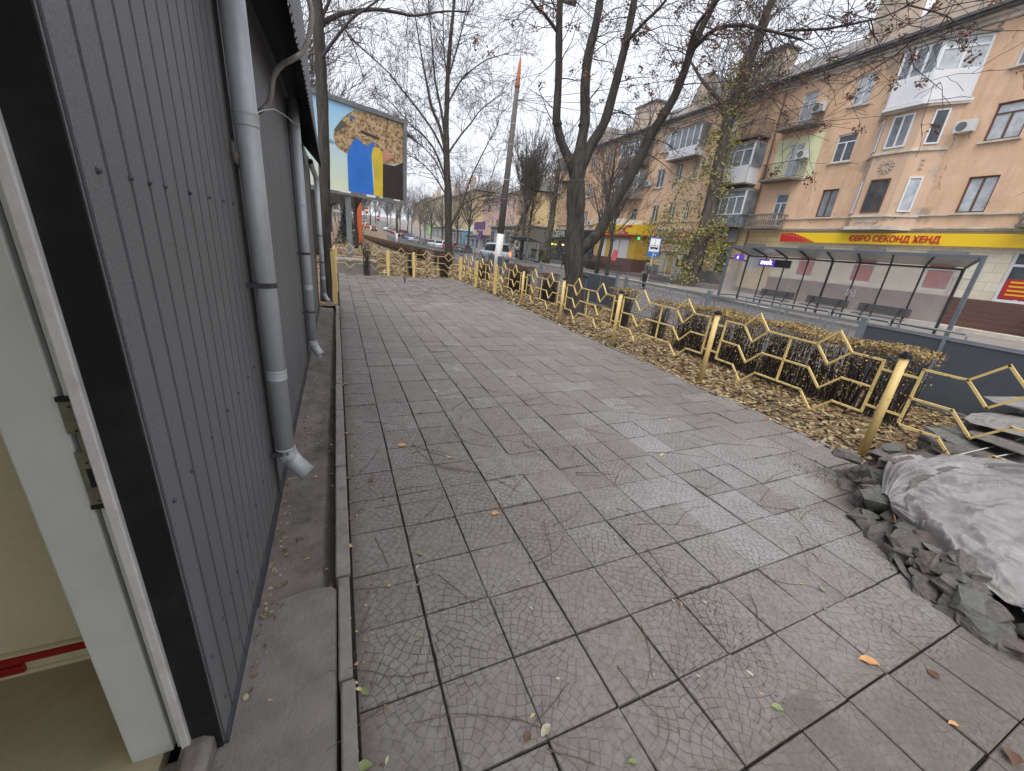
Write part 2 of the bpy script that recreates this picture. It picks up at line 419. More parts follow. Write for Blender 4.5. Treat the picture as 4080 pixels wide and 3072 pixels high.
# ---- kerb, gutter and doorstep beside the kiosk
mb = MB(); yy = -1.2; kr = random.Random(2)
for y0, y1 in ((-1.6,.12),(.13,.62),(.625,1.13),(1.135,1.62),(1.63,2.05),(2.06,2.6),(2.61,3.3),(3.31,4.2),(4.21,5.2),(5.21,6.2),(6.21,7.2),(7.21,8.2)):
    dx = kr.uniform(-.004,.004); zt = .012 + kr.uniform(-.004,.006)
    wv = -.045 if y1 < .7 else -.062
    mb.box(wv+dx, .004+dx, y0, y1-.004, -.2, zt)
o = struct('kerb', mb, kerbm); o.modifiers.new('bevel','BEVEL').width = .006
def sheet(name, m, x0, x1, y0, y1, fz, nx, ny, smooth=True):
    mb = MB(); vs = [(x0+(x1-x0)*i/nx, y0+(y1-y0)*j/ny) for j in range(ny+1) for i in range(nx+1)]
    mb.add([(x,y,fz(x,y)) for x, y in vs], [(j*(nx+1)+i, j*(nx+1)+i+1, (j+1)*(nx+1)+i+1, (j+1)*(nx+1)+i) for j in range(ny) for i in range(nx)])
    return struct(name, mb, m, smooth)
from mathutils import noise as mn
def gz(x, y):
    u = (x + .38)/.32
    z = -.045 - .03*math.sin(min(1,max(0,u))*PI*.9) + .006*mn.noise(Vector((x*9,y*5,0)))
    if u > .8: z -= .17*(u-.8)/.2
    return z
sheet('gutter', gutm, -.384, -.058, .5, 8.35, gz, 22, 200)
mb = MB()
pl = [(-.40,.565),(-.30,.585),(-.22,.60),(-.14,.605),(-.075,.592),(-.055,.57),(-.055,-1.6),(-.62,-1.6),(-.62,.06),(-.40,.06)]
mb.prism(pl, lambda u,v,t: (u,v,t), -.12, -.004)
o = struct('doorstep', mb, slabm); bv = o.modifiers.new('bevel','BEVEL'); bv.width = .012; bv.segments = 3

# ------------------------------------------------------------------ KIOSK (left)
def clad_mat():
    m, t, b = nodes('dark_cladding')
    n1 = noise(t, 240, 2, .6); n2 = noise(t, 1.5, 4, .6); n3 = noise(t, 1, 5, .6, mapped(t, (2,2,.4)))
    c = mixc(t, ramp(t, n1, .35, .7), (.125,.128,.134), (.205,.209,.215))
    c = mixc(t, math_(t, 'MULTIPLY', ramp(t, n3, .5, .75), .5), c, (.1,.096,.094))
    sx = t.nodes.new('ShaderNodeSeparateXYZ'); t.links.new(objc(t), sx.inputs[0])
    lo = ramp(t, math_(t, 'ADD', sx.outputs[2], math_(t, 'MULTIPLY', n2, .5)), .2, .5, (1,1,1), (0,0,0))
    c = mixc(t, math_(t, 'MULTIPLY', lo, .5), c, (.19,.17,.155))       # splashed mud near the ground
    t.links.new(c, b.inputs['Base Color']); b.inputs['Roughness'].default_value = .52; b.inputs['Metallic'].default_value = .1
    bump(t, b, n1, .15, .001); return m
clad = clad_mat()
blackm = mat('black_sheet', (.003,.0035,.004), .9, var=.4, scale=3, bmp=.1, dirt=(.05,.045,.04), dirt_amt=.35)
trimm = mat('dark_trim', (.05,.052,.058), .5, var=.2, scale=6, bmp=.1, dirt=(.12,.11,.1), dirt_amt=.5)
galv = mat('galvanised_steel', (.52,.55,.56), .45, .2, var=.18, scale=5, bmp=.06, fine=25, dirt=(.16,.16,.155), streak=1, dirt_amt=.55)
whitep = mat('glossy_white_paint', (.62,.65,.61), .32, var=.06, scale=2, bmp=.12, fine=9, dirt=(.32,.33,.30), dirt_amt=.25)
whitep2 = mat('chipped_white_paint', (.66,.65,.63), .45, var=.1, scale=9, bmp=.25, fine=30, dirt=(.3,.27,.24), dirt_amt=.35)
KI = thing('kiosk', 'dark grey corrugated metal kiosk with an open doorway and overhanging eave', 'kiosk', (0,0,0))
X = -.38
def ribbed(y0, y1, z0, z1, pitch=.098, rib=.013, dep=.019):
    mb = MB(); ys = []; y = y0
    prof = [(0,0),(rib*.12,-dep),(rib,-dep),(rib*1.12,0)]
    while y < y1 - pitch*.4:
        ys += [(y+a, d) for a, d in prof]; y += pitch
    ys.append((y1, 0))
    # small end return and screws
    vs = [(X+d, yy_, z) for z in (z0, z1) for yy_, d in ys]; n = len(ys)
    mb.add(vs, [(i, i+1, n+i+1, n+i) for i in range(n-1)])
    return mb
def wallpanel(y0, y1, **kw):
    p = ribbed(y0, y1, -.04, 2.75, **kw).build('wall_panel', clad, KI); md = p.modifiers.new('solid','SOLIDIFY'); md.thickness = .004; md.offset = -1
    return p
wallpanel(.06, 1.395); wallpanel(1.41, 4.3, pitch=.075); wallpanel(4.34, 8.0, pitch=.075)
mb = MB(); mb.box(-2.6, X-.012, .53, 8.0, -.25, 2.74); mb.box(-.604, X-.012, .162, .529, -.25, 2.74); mb.build('wall_core', blackm, KI)
mb = MB(); mb.box(-.462, X-.002, .05, .068, -.03, 2.8); mb.box(-.4515, X-.012, .069, .161, -.03, 2.8); mb.build('corner_return', blackm, KI)
mb = MB()
for y in (1.40, 4.32, 7.99): MB().box(X-.004, X+.014, y-.018, y+.018, -.02, 2.76).build('cover_strip', trimm, KI)
mb = MB()
vsb = []
mb.prism([(.055,-.035),(.055,.012),(.6,.02),(1.6,.03),(8.0,.03),(8.0,-.06)], lambda u,v,t: (t,u,v), X-.004, X+.012); mb.build('base_flashing', trimm, KI)
scrm = mat('screw_steel', (.10,.10,.11), .5, .4, var=.2, scale=20, bmp=0)
sr = random.Random(9)
for z, yl_ in ((1.625,(.123,.258,.357,.458,.66,.873,1.07,1.25)),(.887,(.107,.247,.45,.665,.847,1.05,1.2)),(.325,(.106,.24,.346,.442,.641,.843,1.04)),(.11,(.13,.34,.6))):
    for y in yl_: MB().tube([(X-.002,y,z),(X+.002,y,z),(X+.0021,y,z),(X+.007,y,z-.001)], [.007,.007,.004,.0035], 8).build('screw', scrm, KI)
# eave: soffit, ribbed roof sheet edge
eav = mat('soffit_black', (.006,.007,.009), .7, var=.3, scale=4, bmp=.1)
mb = MB(); y = -1.0
xo = lambda y_: -.145 + 0*(y_)
zo = lambda y_: 2.66 - .052*max(0, y_-3)*.9
zi = lambda y_: 2.86 - .03*max(0, y_-4)
while y < 6.85:
    y2 = min(6.85, y+.05)
    for yy_, d in ((y,0),(y+.025,.010)):
        mb.add([(X-.02,yy_,zi(yy_)+d),(xo(yy_),yy_,zo(yy_)+d),(xo(yy_),min(6.85,yy_+.025),zo(yy_)+(.010-d)),(X-.02,min(6.85,yy_+.025),zi(yy_)+(.010-d))], [(0,1,2,3)])
    y = y2
mb.build('soffit', eav, KI)
fasc = mat('fascia_sheet', (.20,.205,.215), .5, .2, var=.15, scale=4, bmp=.1, dirt=(.1,.1,.1), dirt_amt=.5)
mb = MB(); y = -1.0
while y < 6.83:
    for yy_, x_ in ((y,0),(y+.05,.012)):
        x2 = .012 - x_
        a = (xo(yy_)+.004+x_, yy_, zo(yy_)-.012); b_ = (xo(yy_)+.004+x2, yy_+.05, zo(yy_+.05)-.012)
        h1, h2 = .03+.235*max(0,6.83-yy_), .03+.235*max(0,6.83-yy_-.05)
        mb.add([a, b_, (b_[0]-.02,b_[1],b_[2]+h2), (a[0]-.02,a[1],a[2]+h1)], [(0,1,2,3)])
    y += .1
o = mb.build('fascia', fasc, KI); o.modifiers.new('s','SOLIDIFY').thickness = .003
mb = MB(); mb.add([(-.17,-1,2.9),(-.17,6.85,2.72),(-2.6,6.85,3.3),(-2.6,-1,3.45),(-.4,-1,2.86),(-.4,6.85,2.78)], [(0,1,2,3)]); mb.box(-2.6,-.39,6.86,8.0,2.74,2.8)
o = mb.build('roof', fasc, KI); o.modifiers.new('s','SOLIDIFY').thickness = .01
# door jamb: normal of the reveal faces the camera
JZ = 2.3
mb = MB(); mb.box(-.603, -.505, .066, .16, .03, JZ); mb.build('door_jamb', whitep, KI, bevel=.004)
mb = MB(); mb.box(-.497, -.477, .070, .16, .03, JZ); mb.build('jamb_rebate', whitep, KI, bevel=.002)
mb = MB(); mb.box(-.505, -.497, .085, .16, .03, JZ); mb.box(-.477,-.4735,.078,.16,.03,JZ); mb.build('seal_groove', blackm, KI)
mb = MB(); mb.box(-.4735, -.452, .036, .16, .03, JZ); mb.build('door_casing', whitep2, KI, bevel=.003)
steelp = mat('strike_steel', (.28,.29,.22), .38, .6, var=.15, scale=30, bmp=.1, dirt=(.12,.12,.1), dirt_amt=.5)
rub = mat('black_plastic', (.012,.012,.013), .5, var=.2, scale=20, bmp=.1)
SP = thing('strike_plate', 'electric steel strike plate with black end caps screwed on the white door jamb', 'strike plate', (-.488,.064,1.057))
mb = MB()
def plate(x0,x1,z0,z1): mb.box(x0,x1,-.006,.0,z0,z1)
plate(-.016,.013,.055,.128); plate(-.002,.013,.012,.055); plate(-.016,.013,-.03,.012)
plate(-.016,-.006,-.078,-.03); plate(.006,.013,-.078,-.03); plate(-.016,.013,-.122,-.078)
mb.build('plate', steelp, SP, bevel=.0012)
mb = MB(); mb.box(-.017,.016,-.009,.001,.128,.139); mb.box(-.017,.016,-.009,.001,-.133,-.122); mb.build('end_cap', rub, SP, bevel=.002)
mb = MB(); mb.box(.013,.018,-.007,.001,-.13,.135); mb.box(-.006,.006,-.003,.001,-.078,-.03)
for z in (.116,.062,-.015,-.112): mb.tube([(0,-.0066,z),(0,-.0055,z)], .0028, 8)
mb.build('lock_slot', rub, SP)
# interior seen through the doorway
cream = mat('cream_wall', (.74,.68,.45), .5, var=.06, scale=1.5, bmp=.1, dirt=(.42,.36,.2), dirt_amt=.3)
redp = mat('red_tape', (.36,.01,.015), .35, var=.1, scale=8, bmp=.05)
flo = mat('beige_floor', (.46,.40,.26), .75, var=.14, scale=4, bmp=.2, fine=120, dirt=(.24,.2,.13), dirt_amt=.4)
mb = MB(); mb.box(-2.6, -.604, .5, .51, .0, 2.6); mb.build('inner_wall', cream, KI)
mb = MB(); mb.box(-2.6, -.604, .484, .499, .0, .045); mb.box(-2.6,-.604,.491,.4995,.045,.12); mb.box(-2.6,-.604,.48,.499,.12,.128)
mb.build('skirting', cream, KI, bevel=.003)
mb = MB(); mb.box(-2.6,-.604,.476,.4895,.092,.119); mb.box(-2.6,-1.02,.476,.4895,.05,.082); mb.build('red_stripe', redp, KI)
mb = MB(); mb.box(-2.6, -.53, -2.2, .5, -.02, .03); mb.build('inner_floor', flo, KI)
mb = MB(); mb.box(-2.6, -2.55, -2.2, .5, .03, 2.6); mb.box(-2.6,-.5,-2.25,-2.2,.0,2.6); mb.box(-2.6,-.47,-2.2,.5,2.32,2.36); mb.build('inner_shell', cream, KI)
woodth = mat('threshold_wood', (.19,.165,.15), .8, var=.3, scale=14, bmp=.5, fine=50, dirt=(.3,.28,.27), dirt_amt=.4)
mb = MB(); mb.prism([(-.478,.0),(-.398,.0),(-.398,.055),(-.42,.075),(-.46,.075),(-.478,.06)], lambda u,v,t: (u+(t-.05)*.05*0,t,v), -1.6, .06)
mb.build('threshold', woodth, KI, bevel=.004)
# a lamp-less interior is lit by the doorway only

# ---- rain pipes
def rainpipe(x, y, ztop, zb, r, label, clamps, joints, tilt=(0,0), out=(.09,-.03)):
    t = thing('rain_pipe', label, 'rain pipe', (x, y, 0), group='galvanised rain pipes on the kiosk wall')
    mb = MB(); mb.tube([(0,0,zb+.1),(tilt[0],tilt[1],ztop)], r, 24, cap=False); o = mb.build('pipe', galv, t, True); o.modifiers.new('s','SOLIDIFY').thickness = .002
    for z in joints:
        k = (z-zb)/(ztop-zb); mb = MB()
        pts = []; rad = []
        for dz, rr in ((-.028,1.0),(-.024,1.07),(-.018,1.0),(-.006,1.03),(0,1.03),(.006,1.03),(.018,1.0),(.024,1.07),(.028,1.0)):
            pts.append((tilt[0]*k, tilt[1]*k, z+dz)); rad.append(r*rr+.0012)
        mb.tube(pts, rad, 24, cap=False); mb.build('joint_ring', galv, t, True)
    mb = MB(); pts = []; rad = []
    for i in range(13):
        u = i/12; pts.append((out[0]*.25*u*u, out[1]*.25*u*u, zb+.1-u*.075)); rad.append(r*(1.12 if i % 2 else 1.03))
    mb.tube(pts, rad, 24, cap=False)
    px, py, pz = pts[-1]
    mb.tube([(px,py,pz+.005),(px+out[0]*.3,py+out[1]*.3,pz-.03),(px+out[0],py+out[1],pz-.09)], [r*1.02,r*1.0,r*1.03], 24, cap=False)
    o = mb.build('elbow', galv, t, True); o.modifiers.new('s','SOLIDIFY').thickness = .002
    for z in clamps:
        k = (z-zb)/(ztop-zb); mb = MB(); cx, cy = tilt[0]*k, tilt[1]*k
        mb.tube([(cx,cy,z-.012),(cx,cy,z+.012)], r+.004, 24, cap=False)
        mb.bar((cx-r-.06, cy-r-.0, z), (cx+.02, cy-r-.003, z), .004, .022)
        mb.bar((-.07-.0, cy-r*.6, z), (-r*.5, cy-r*.6, z), .006, .014)
        o = mb.build('bracket', trimm, t); o.modifiers.new('s','SOLIDIFY').thickness = .002
    return t
rainpipe(-.305, 1.33, 3.0, .26, .047, 'nearest and largest galvanised rain pipe, with a rust-streaked seam', (1.27, .335), (1.97, .80), (0,0), (.085,-.04))
rainpipe(-.30, 4.12, 2.72, .18, .048, 'middle rain pipe at the joint between the cladding panels', (1.27,.62), (1.75,.9), (0,0), (.07,-.08))
p3 = rainpipe(-.265, 7.95, 2.35, .2, .043, 'farthest rain pipe with an offset bend under the end of the eave', (1.4,.9), (1.1,.6), (0,0), (.07,-.06))
mb = MB(); mb.tube([(0,0,2.33),(0,-.02,2.42),(-.03,-.4,2.5),(-.04,-.9,2.56)], .044, 16, cap=False); mb.build('offset_bend', galv, p3, True)
rag = mat('dried_rag', (.16,.14,.12), .95, var=.3, scale=25, bmp=.6)
mb = MB(); pts = []; 
mb.tube([(-.368,1.325,1.88),(-.36,1.31,1.865),(-.365,1.30,1.84),(-.355,1.285,1.825),(-.36,1.29,1.80),(-.352,1.33,1.775)], [.005,.011,.008,.015,.010,.003], 9)
tag(mb.build('dried_rag', rag, None, True), 'crumpled grey rag stuck in the cladding beside the near rain pipe', 'rag')
# cable conduit from the wall up over the eave
hosem = mat('corrugated_hose', (.33,.31,.28), .7, var=.25, scale=30, bmp=.5, fine=60, dirt=(.15,.14,.12))
mb = MB()
P = [(-.385,2.45,2.235),(-.362,2.3,2.207),(-.321,2.3,2.251),(-.297,2.28,2.30),(-.27,2.25,2.39),(-.215,2.2,2.445),(-.15,2.15,2.475),(-.097,2.15,2.52),(-.06,2.15,2.6),(-.037,2.15,2.70),(-.047,2.15,2.78),(-.09,2.2,2.95),(-.2,2.3,3.3)]
pts = []
for i in range(len(P)-1):
    for k in range(6):
        a = Vector(P[max(i-1,0)]); b_ = Vector(P[i]); c = Vector(P[i+1]); d = Vector(P[min(i+2,len(P)-1)]); u = k/6
        pts.append(.5*((2*b_)+(-a+c)*u+(2*a-5*b_+4*c-d)*u*u+(-a+3*b_-3*c+d)*u**3))
mb.tube(pts, [.0135 + .0015*(i%2) for i in range(len(pts))], 10)
tag(mb.build('cable_conduit', hosem, None, True), 'grey corrugated cable conduit curving out of the kiosk wall over the eave', 'conduit')
wirem = mat('wire', (.42,.44,.46), .4, .5, var=0)
mb = MB(); mb.tube([(-.375,1.9,2.09),(-.33,2.1,2.17),(-.295,2.35,2.24),(-.28,2.8,2.31),(-.27,3.6,2.42),(-.26,4.1,2.5)], .0035, 6)
tag(mb.build('loose_wire', wirem), 'pale loose wire strung under the eave of the kiosk', 'wire')
# ------------------------------------------------------------------ YELLOW FENCE
yel = mat('yellow_paint', (.50,.35,.115), .5, var=.12, scale=8, bmp=.2, fine=40, dirt=(.42,.34,.2), dirt_amt=.35)
def rusty_yellow():
    m, t, b = nodes('chipped_yellow'); 
    n = noise(t, 14, 5, .7); n2 = noise(t, 60, 3, .6)
    c = mixc(t, ramp(t, n2, .3, .8), (.64,.48,.19), (.54,.39,.15))
    c = mixc(t, ramp(t, n, .60, .66), c, (.11,.045,.022)); t.links.new(c, b.inputs['Base Color'])
    b.inputs['Roughness'].default_value = .5; bump(t, b, ramp(t, n, .58, .64), .25, .002); return m
yel = rusty_yellow()
PW = 1.76
def fence_panel_mb():
    """local: x along the panel 0..PW, z up"""
    mb = MB(); W2 = .022
    segs = []
    top = [(0,.9),(.24,.9)]; T, Mz, Bz = .9, .635, .38
    segs += [((0,Bz),(0,T)), ((PW,Bz),(PW,T)), ((PW/2,Bz),(PW/2,T))]
    a1, a2 = .27, .60; m1 = (a1+a2)/2; b1, b2 = PW-a2, PW-a1; m2 = (b1+b2)/2; d = .175
    segs += [((0,T),(a1,T)), ((a2,T),(b1,T)), ((b2,T),(PW,T))]
    for (x0,xm,x1) in ((a1,m1,a2),(b1,m2,b2)):
        segs += [((x0,T),(xm,T+d)), ((xm,T+d),(x1,T)), ((x0,T),(xm,T-d)), ((xm,T-d),(x1,T))]
        for z in (Mz, Bz): segs += [((x0,z),(xm,z-d)), ((xm,z-d),(x1,z))]
    for z in (Mz, Bz): segs += [((0,z),(a1,z)), ((a2,z),(b1,z)), ((b2,z),(PW,z))]
    for (p, q) in segs:
        dv = Vector((q[0]-p[0],0,q[1]-p[1])).normalized()*W2*.42
        mb.bar(Vector((p[0],0,p[1]))-dv, Vector((q[0],0,q[1]))+dv, .018, .022, up=Vector((0,1,0)) )
    return mb
def half_panel_mb():
    mb = MB(); W_ = .86; T, Mz, Bz, d = .9, .635, .38, .175; x0, xm, x1 = .27,.43,.6
    for p, q in [((0,Bz),(0,T)),((W_,Bz),(W_,T)),((0,T),(x0,T)),((x1,T),(W_,T)),((x0,T),(xm,T+d)),((xm,T+d),(x1,T)),((x0,T),(xm,T-d)),((xm,T-d),(x1,T))] + \
            [s_ for z in (Mz,Bz) for s_ in (((0,z),(x0,z)),((x0,z),(xm,z-d)),((xm,z-d),(x1,z)),((x1,z),(W_,z)))]:
        dv = Vector((q[0]-p[0],0,q[1]-p[1])).normalized()*.009
        mb.bar(Vector((p[0],0,p[1]))-dv, Vector((q[0],0,q[1]))+dv, .018, .022, up=Vector((0,1,0)))
    return mb
_me = {}
def fpanel(F, p, q, half=False):
    src = _me.get(half)
    p = Vector(p); q = Vector(q); d = q-p; L = d.length; wd = .86 if half else PW; m = (L-wd)/2
    if src is None: o = (half_panel_mb() if half else fence_panel_mb()).build('panel', yel); _me[half] = o.data
    else: o = bpy.data.objects.new('panel', src); COL.objects.link(o)
    o.parent = F
    st = p + d.normalized()*m
    o.location = (st.x, st.y, rng.uniform(-.012,.012)); o.rotation_euler = (rng.uniform(-.01,.01), rng.uniform(-.006,.006), math.atan2(d.y,d.x))
    for zz in (.82,.46):
        for a, b_ in ((-m+.03,0),(wd,wd+m-.03)):
            MB().bar((a,0,zz),(b_,0,zz),.016,.02).build('link_bar', yel, o)
capm = mat('black_cap', (.015,.015,.017), .45, var=.2, scale=30, bmp=.1)
def fpost(F, x, y, h=.97, r=.034, cap=True, sq=False):
    mb = MB()
    if sq: mb.box(-.045,.045,-.03,.03,-.02,h)
    else: mb.tube([(0,0,-.03),(0,0,h)], r, 16)
    t = mb.build('post', yel, F, not sq); t.location = (x, y, 0)
    if cap:
        mb = MB(); mb.tube([(0,0,h-.005),(0,0,h+.028),(0,0,h+.029),(0,0,h+.05)], [r*1.45, r*1.5, r*.9, r*.8], 6); mb.build('cap', capm, t)
    t.rotation_euler = (rng.uniform(-.012,.012), rng.uniform(-.012,.012), 0)
FP = [(4.66,-1.36),(4.63,.69),(4.72,2.74),(4.62,4.69),(4.68,6.77),(4.70,9.0),(4.72,11.17),(4.72,13.2),(4.74,15.4)]
FA = thing('yellow_fence', 'yellow fence of diamond panels running along the right edge of the paved walk', 'fence')
for i in range(1, 9): fpost(FA, *FP[i], cap=i != 6, sq=i >= 6)
for i in range(8): fpanel(FA, FP[i], FP[i+1])
BP = [(4.74,15.4),(2.81,15.42),(1.82,15.42),(-.05,15.42)]
FB = thing('yellow_fence', 'yellow diamond cross fence closing the far end of the paved walk', 'fence')
fpost(FB, 2.81, 15.42, cap=False, sq=True); fpost(FB, 1.82, 15.42, cap=False, sq=True)
fpanel(FB, BP[1], BP[0]); fpanel(FB, BP[2], BP[1], True); fpanel(FB, BP[3], BP[2])
FC = thing('yellow_fence', 'yellow fence seen edge-on behind the far rain pipe at the end of the gutter', 'fence')
fpost(FC, -.06, 8.5, h=1.15, cap=False, sq=True); fpost(FC, -.05, 10.6, h=1.1, cap=False, sq=True)
fpanel(FC, (-.06,8.5), (-.05,10.6)); fpanel(FC, (-.05,10.6), (-.04,12.7))

# ------------------------------------------------------------------ LEAVES, HEDGES
def leafshape(mb, M, L, W_, curl=.3, mi=0):
    """small folded leaf, 4 quads"""
    P = [(0,-.5,0),( .34,-.2,1),(.5,.1,1),(.28,.38,1),(0,.55,.3),(-.28,.38,1),(-.5,.1,1),(-.34,-.2,1)]
    vs = [M @ Vector((x*W_, y*L, c*curl*W_*(.5 if abs(x) > .1 else 0))) for x, y, c in P] + [M @ Vector((0,-.1*L,0)), M @ Vector((0,.25*L,.05*L))]
    mb.add(vs, [(0,1,2,8),(8,2,3,9),(9,3,4),(4,5,9),(9,5,6,8),(8,6,7,0)], mi)
def rotm(r_, flat=1.0):
    return Euler((r_.gauss(0,.5*flat), r_.gauss(0,.5*flat), r_.uniform(0,2*PI))).to_matrix().to_4x4()
litter = island('dry_leaf', [(.10,.052,.026),(.20,.115,.052),(.33,.225,.10),(.40,.33,.17),(.44,.41,.22),(.24,.15,.075),(.14,.075,.038),(.36,.27,.14)])
def scatter(name, label, n, fx, size, r_, m=litter, z0=0, lift=.02):
    mb = MB()
    for _ in range(n):
        x, y = fx(r_)
        s = r_.uniform(*size); M = Matrix.Translation((x, y, z0 + r_.random()*lift)) @ rotm(r_, .55)
        leafshape(mb, M, s, s*r_.uniform(.5,.85), r_.uniform(-.3,.7))
    return tag(mb.build(name, m), label, kind='stuff')
r1 = random.Random(11)
def near_f(r_):
    while 1:
        y = r_.uniform(-.9, 9.0)
        x = r_.uniform(edge_x(y)-.03, 7.7)
        if mn.noise(Vector((x*1.6, y*1.3, 3))) > -.42 - (.25 if x < 5.6 else 0) or r_.random() < .25: return x, y
scatter('fallen_leaves', 'brown and yellow fallen leaves covering the verge between the walk and the grey railing', 13500, near_f, (.035,.085), r1, z0=-.012)
scatter('fallen_leaves', 'fallen leaves drifted along the far stretch of the verge', 7500, lambda r_: (lambda y: (r_.uniform(edge_x(min(y,15.4)) if y < 15.5 else 1.4, 7.8), y))(9 + 20*r_.random()**1.4), (.07,.14), r1, z0=-.01)
scatter('fallen_leaves', 'fallen leaves on the lawn behind the cross fence', 4500, lambda r_: (r_.uniform(-9,8), 15.6 + 50*r_.random()**1.5), (.12,.24), r1, z0=-.01)
scatter('fallen_leaves', 'leaf crumbs gathered along the kerb and the foot of the kiosk wall', 420, lambda r_: ((r_.gauss(.07,.05), r_.uniform(-.3,7.5)) if r_.random() < .5 else (-.345+abs(r_.gauss(0,.03)), r_.uniform(.1,2.2))), (.006,.022), r1, z0=.004, lift=.004)
scatter('fallen_leaves', 'leaf bits lying in the gutter beside the kiosk', 300, lambda r_: (r_.uniform(-.33,-.08), .62 + 7.4*r_.random()), (.008,.03), r1, z0=-.058, lift=.004)

hedgeleaf = island('hedge_leaf', [(.13,.075,.035),(.28,.18,.07),(.42,.30,.12),(.48,.38,.17),(.32,.22,.09),(.19,.11,.05)])
hedgebrown = island('hedge_leaf_brown', [(.07,.035,.02),(.14,.07,.035),(.2,.11,.05),(.1,.05,.03)])
stemm = mat('dark_stem', (.035,.026,.022), .9, var=.3, scale=20, bmp=.2)
def hedge(label, pts, wd, h, nst, nlf, size=(.018,.034), m=hedgeleaf, group=None, name='hedge', cat='hedge', z0=0, r_=None, topfrac=.55, stemr=.0045):
    """pts: centre line (world xy)"""
    r_ = r_ or random.Random(hash(label) % 1000 if False else len(label)*7 + nst)
    P = [Vector((a, b)) for a, b in pts]
    t = thing(name, label, cat, (P[0].x, P[0].y, z0), group=group); o = P[0]
    Ls = [(P[i+1]-P[i]).length for i in range(len(P)-1)]; tot = sum(Ls)
    def at(u):
        u *= tot
        for i, L in enumerate(Ls):
            if u <= L or i == len(Ls)-1: k = u/L; d = (P[i+1]-P[i])/L; return P[i] + (P[i+1]-P[i])*min(k,1) - o, Vector((-d.y, d.x))
            u -= L
    mb = MB()
    for _ in range(nst):
        c, nn = at(r_.random()); off = r_.gauss(0,.22)*wd*.5; off2 = off + r_.gauss(0,.22)*wd*.7; hh = h*r_.uniform(.6,.99)
        off2 = max(-wd/2, min(wd/2, off2))
        al = Vector((nn.y, -nn.x))*r_.gauss(0,.07)
        p0 = Vector((c.x+nn.x*off, c.y+nn.y*off, 0)); p1 = p0.lerp(Vector((c.x+nn.x*off2+al.x, c.y+nn.y*off2+al.y, hh)), .5) + Vector((r_.gauss(0,.02), r_.gauss(0,.02), 0)); p2 = Vector((c.x+nn.x*off2+al.x, c.y+nn.y*off2+al.y, hh))
        k = stemr*r_.uniform(.6,1.6)
        mb.tube([p0,p1,p2],[k*1.4,k,k*.4], 4, cap=False)
        for __ in range(3):
            u = r_.uniform(.25,.95); q = p1.lerp(p2, u) if u > .5 else p0.lerp(p1, u*2)
            mb.tube([q, q+Vector((r_.gauss(0,.07), r_.gauss(0,.07), r_.uniform(.02,.12)))], [k*.5,k*.25], 3, cap=False)
    mb.build('stems', stemm, t)
    mb = MB()
    for _ in range(nlf):
        c, nn = at(r_.random())
        if r_.random() < topfrac: z = h*(1 - abs(r_.gauss(0,.045))); off = r_.uniform(-.5,.5)*wd
        else: z = h*(1-abs(r_.gauss(0,.33))); off = r_.choice((-.5,.5))*wd*(1-abs(r_.gauss(0,.25)))
        if z < .05: continue
        z += .03*h*math.sin(c.length*5)
        s = r_.uniform(*size)
        M = Matrix.Translation((c.x+nn.x*off+r_.gauss(0,.01), c.y+nn.y*off+r_.gauss(0,.01), z)) @ Euler((r_.uniform(-1.2,1.2), r_.uniform(-1.2,1.2), r_.uniform(0,6.3))).to_matrix().to_4x4()
        a = M @ Vector((0,-s/2,0)); b_ = M @ Vector((s*.38,0,s*.08)); d = M @ Vector((0,s/2,0)); e = M @ Vector((-s*.38,0,s*.08))
        mb.add([a,b_,d,e], [(0,1,2),(0,2,3)])
    mb.build('foliage', m, t)
    return t
hedge('long clipped hedge with yellow leaves on top, behind the three nearest fence panels', [(6.02,.95),(6.0,2.6),(6.02,4.55)], .62, .88, 700, 17000, size=(.018,.034), topfrac=.74)
hedge('narrow hedge stump between the third and fourth fence posts', [(6.28,5.15),(6.28,5.5)], .35, .78, 90, 900)
hedge('rounded hedge bush right of the forked tree', [(6.3,6.35),(6.3,6.95)], .5, .86, 170, 1700)
hedge('thin brown bush behind the fifth fence panel', [(6.25,9.9),(6.2,10.7)], .5, .85, 200, 1400, m=hedgebrown)
hedge('dense brown clipped hedge behind the sixth fence panel', [(6.1,11.6),(6.1,13.3)], .65, .92, 420, 5200, m=hedgebrown)
hedge('small brown bush behind the seventh fence panel', [(6.05,15.6),(6.05,16.6)], .5, .8, 200, 1500, m=hedgebrown)
hedge('brown bush beside the fence corner post', [(4.1,16.2),(4.4,16.3)], .5, .95, 150, 600, m=hedgebrown, name='bush', cat='bush')
hedge('dark leafless bush behind the square cross-fence post', [(2.7,15.9),(2.85,15.9)], .5, 1.05, 90, 160, m=hedgebrown, name='bush', cat='bush')
hedge('bare spindly bush in front of the concrete plinth', [(.95,15.0),(1.05,15.05)], .5, 1.4, 34, 40, m=hedgebrown, name='bush', cat='bush', stemr=.007)
hedge('short dark hedge block left of the tall fan-shaped tree', [(5.5,23.8),(6.6,24.4)], .8, .85, 420, 4500, (.03,.05), m=hedgebrown)
hedge('long brown clipped hedge running up the street behind the cross fence', [(5.9,29),(5.6,45),(5.4,60),(5.9,90),(7.2,130)], 1.1, .75, 2600, 26000, (.05,.12), m=hedgebrown, stemr=.012)
# sapling growing from the paving
mb = MB()
for k in range(7):
    a = rng.uniform(0,6.3); l_ = rng.uniform(.15,.3)
    mb.tube([(0,0,0),(l_*.2*math.cos(a),l_*.2*math.sin(a),l_*.7),(l_*.35*math.cos(a),l_*.35*math.sin(a),l_)], [.006,.004,.002], 4)
mb.tube([(0,0,0),(.02,0,.4),(.03,.01,1.0)], [.009,.006,.002], 5)
o = mb.build('sapling', stemm); o.location = (2.13, 13.2, 0); tag(o, 'thin bare sapling growing up through the paving in front of the cross fence', 'sapling')

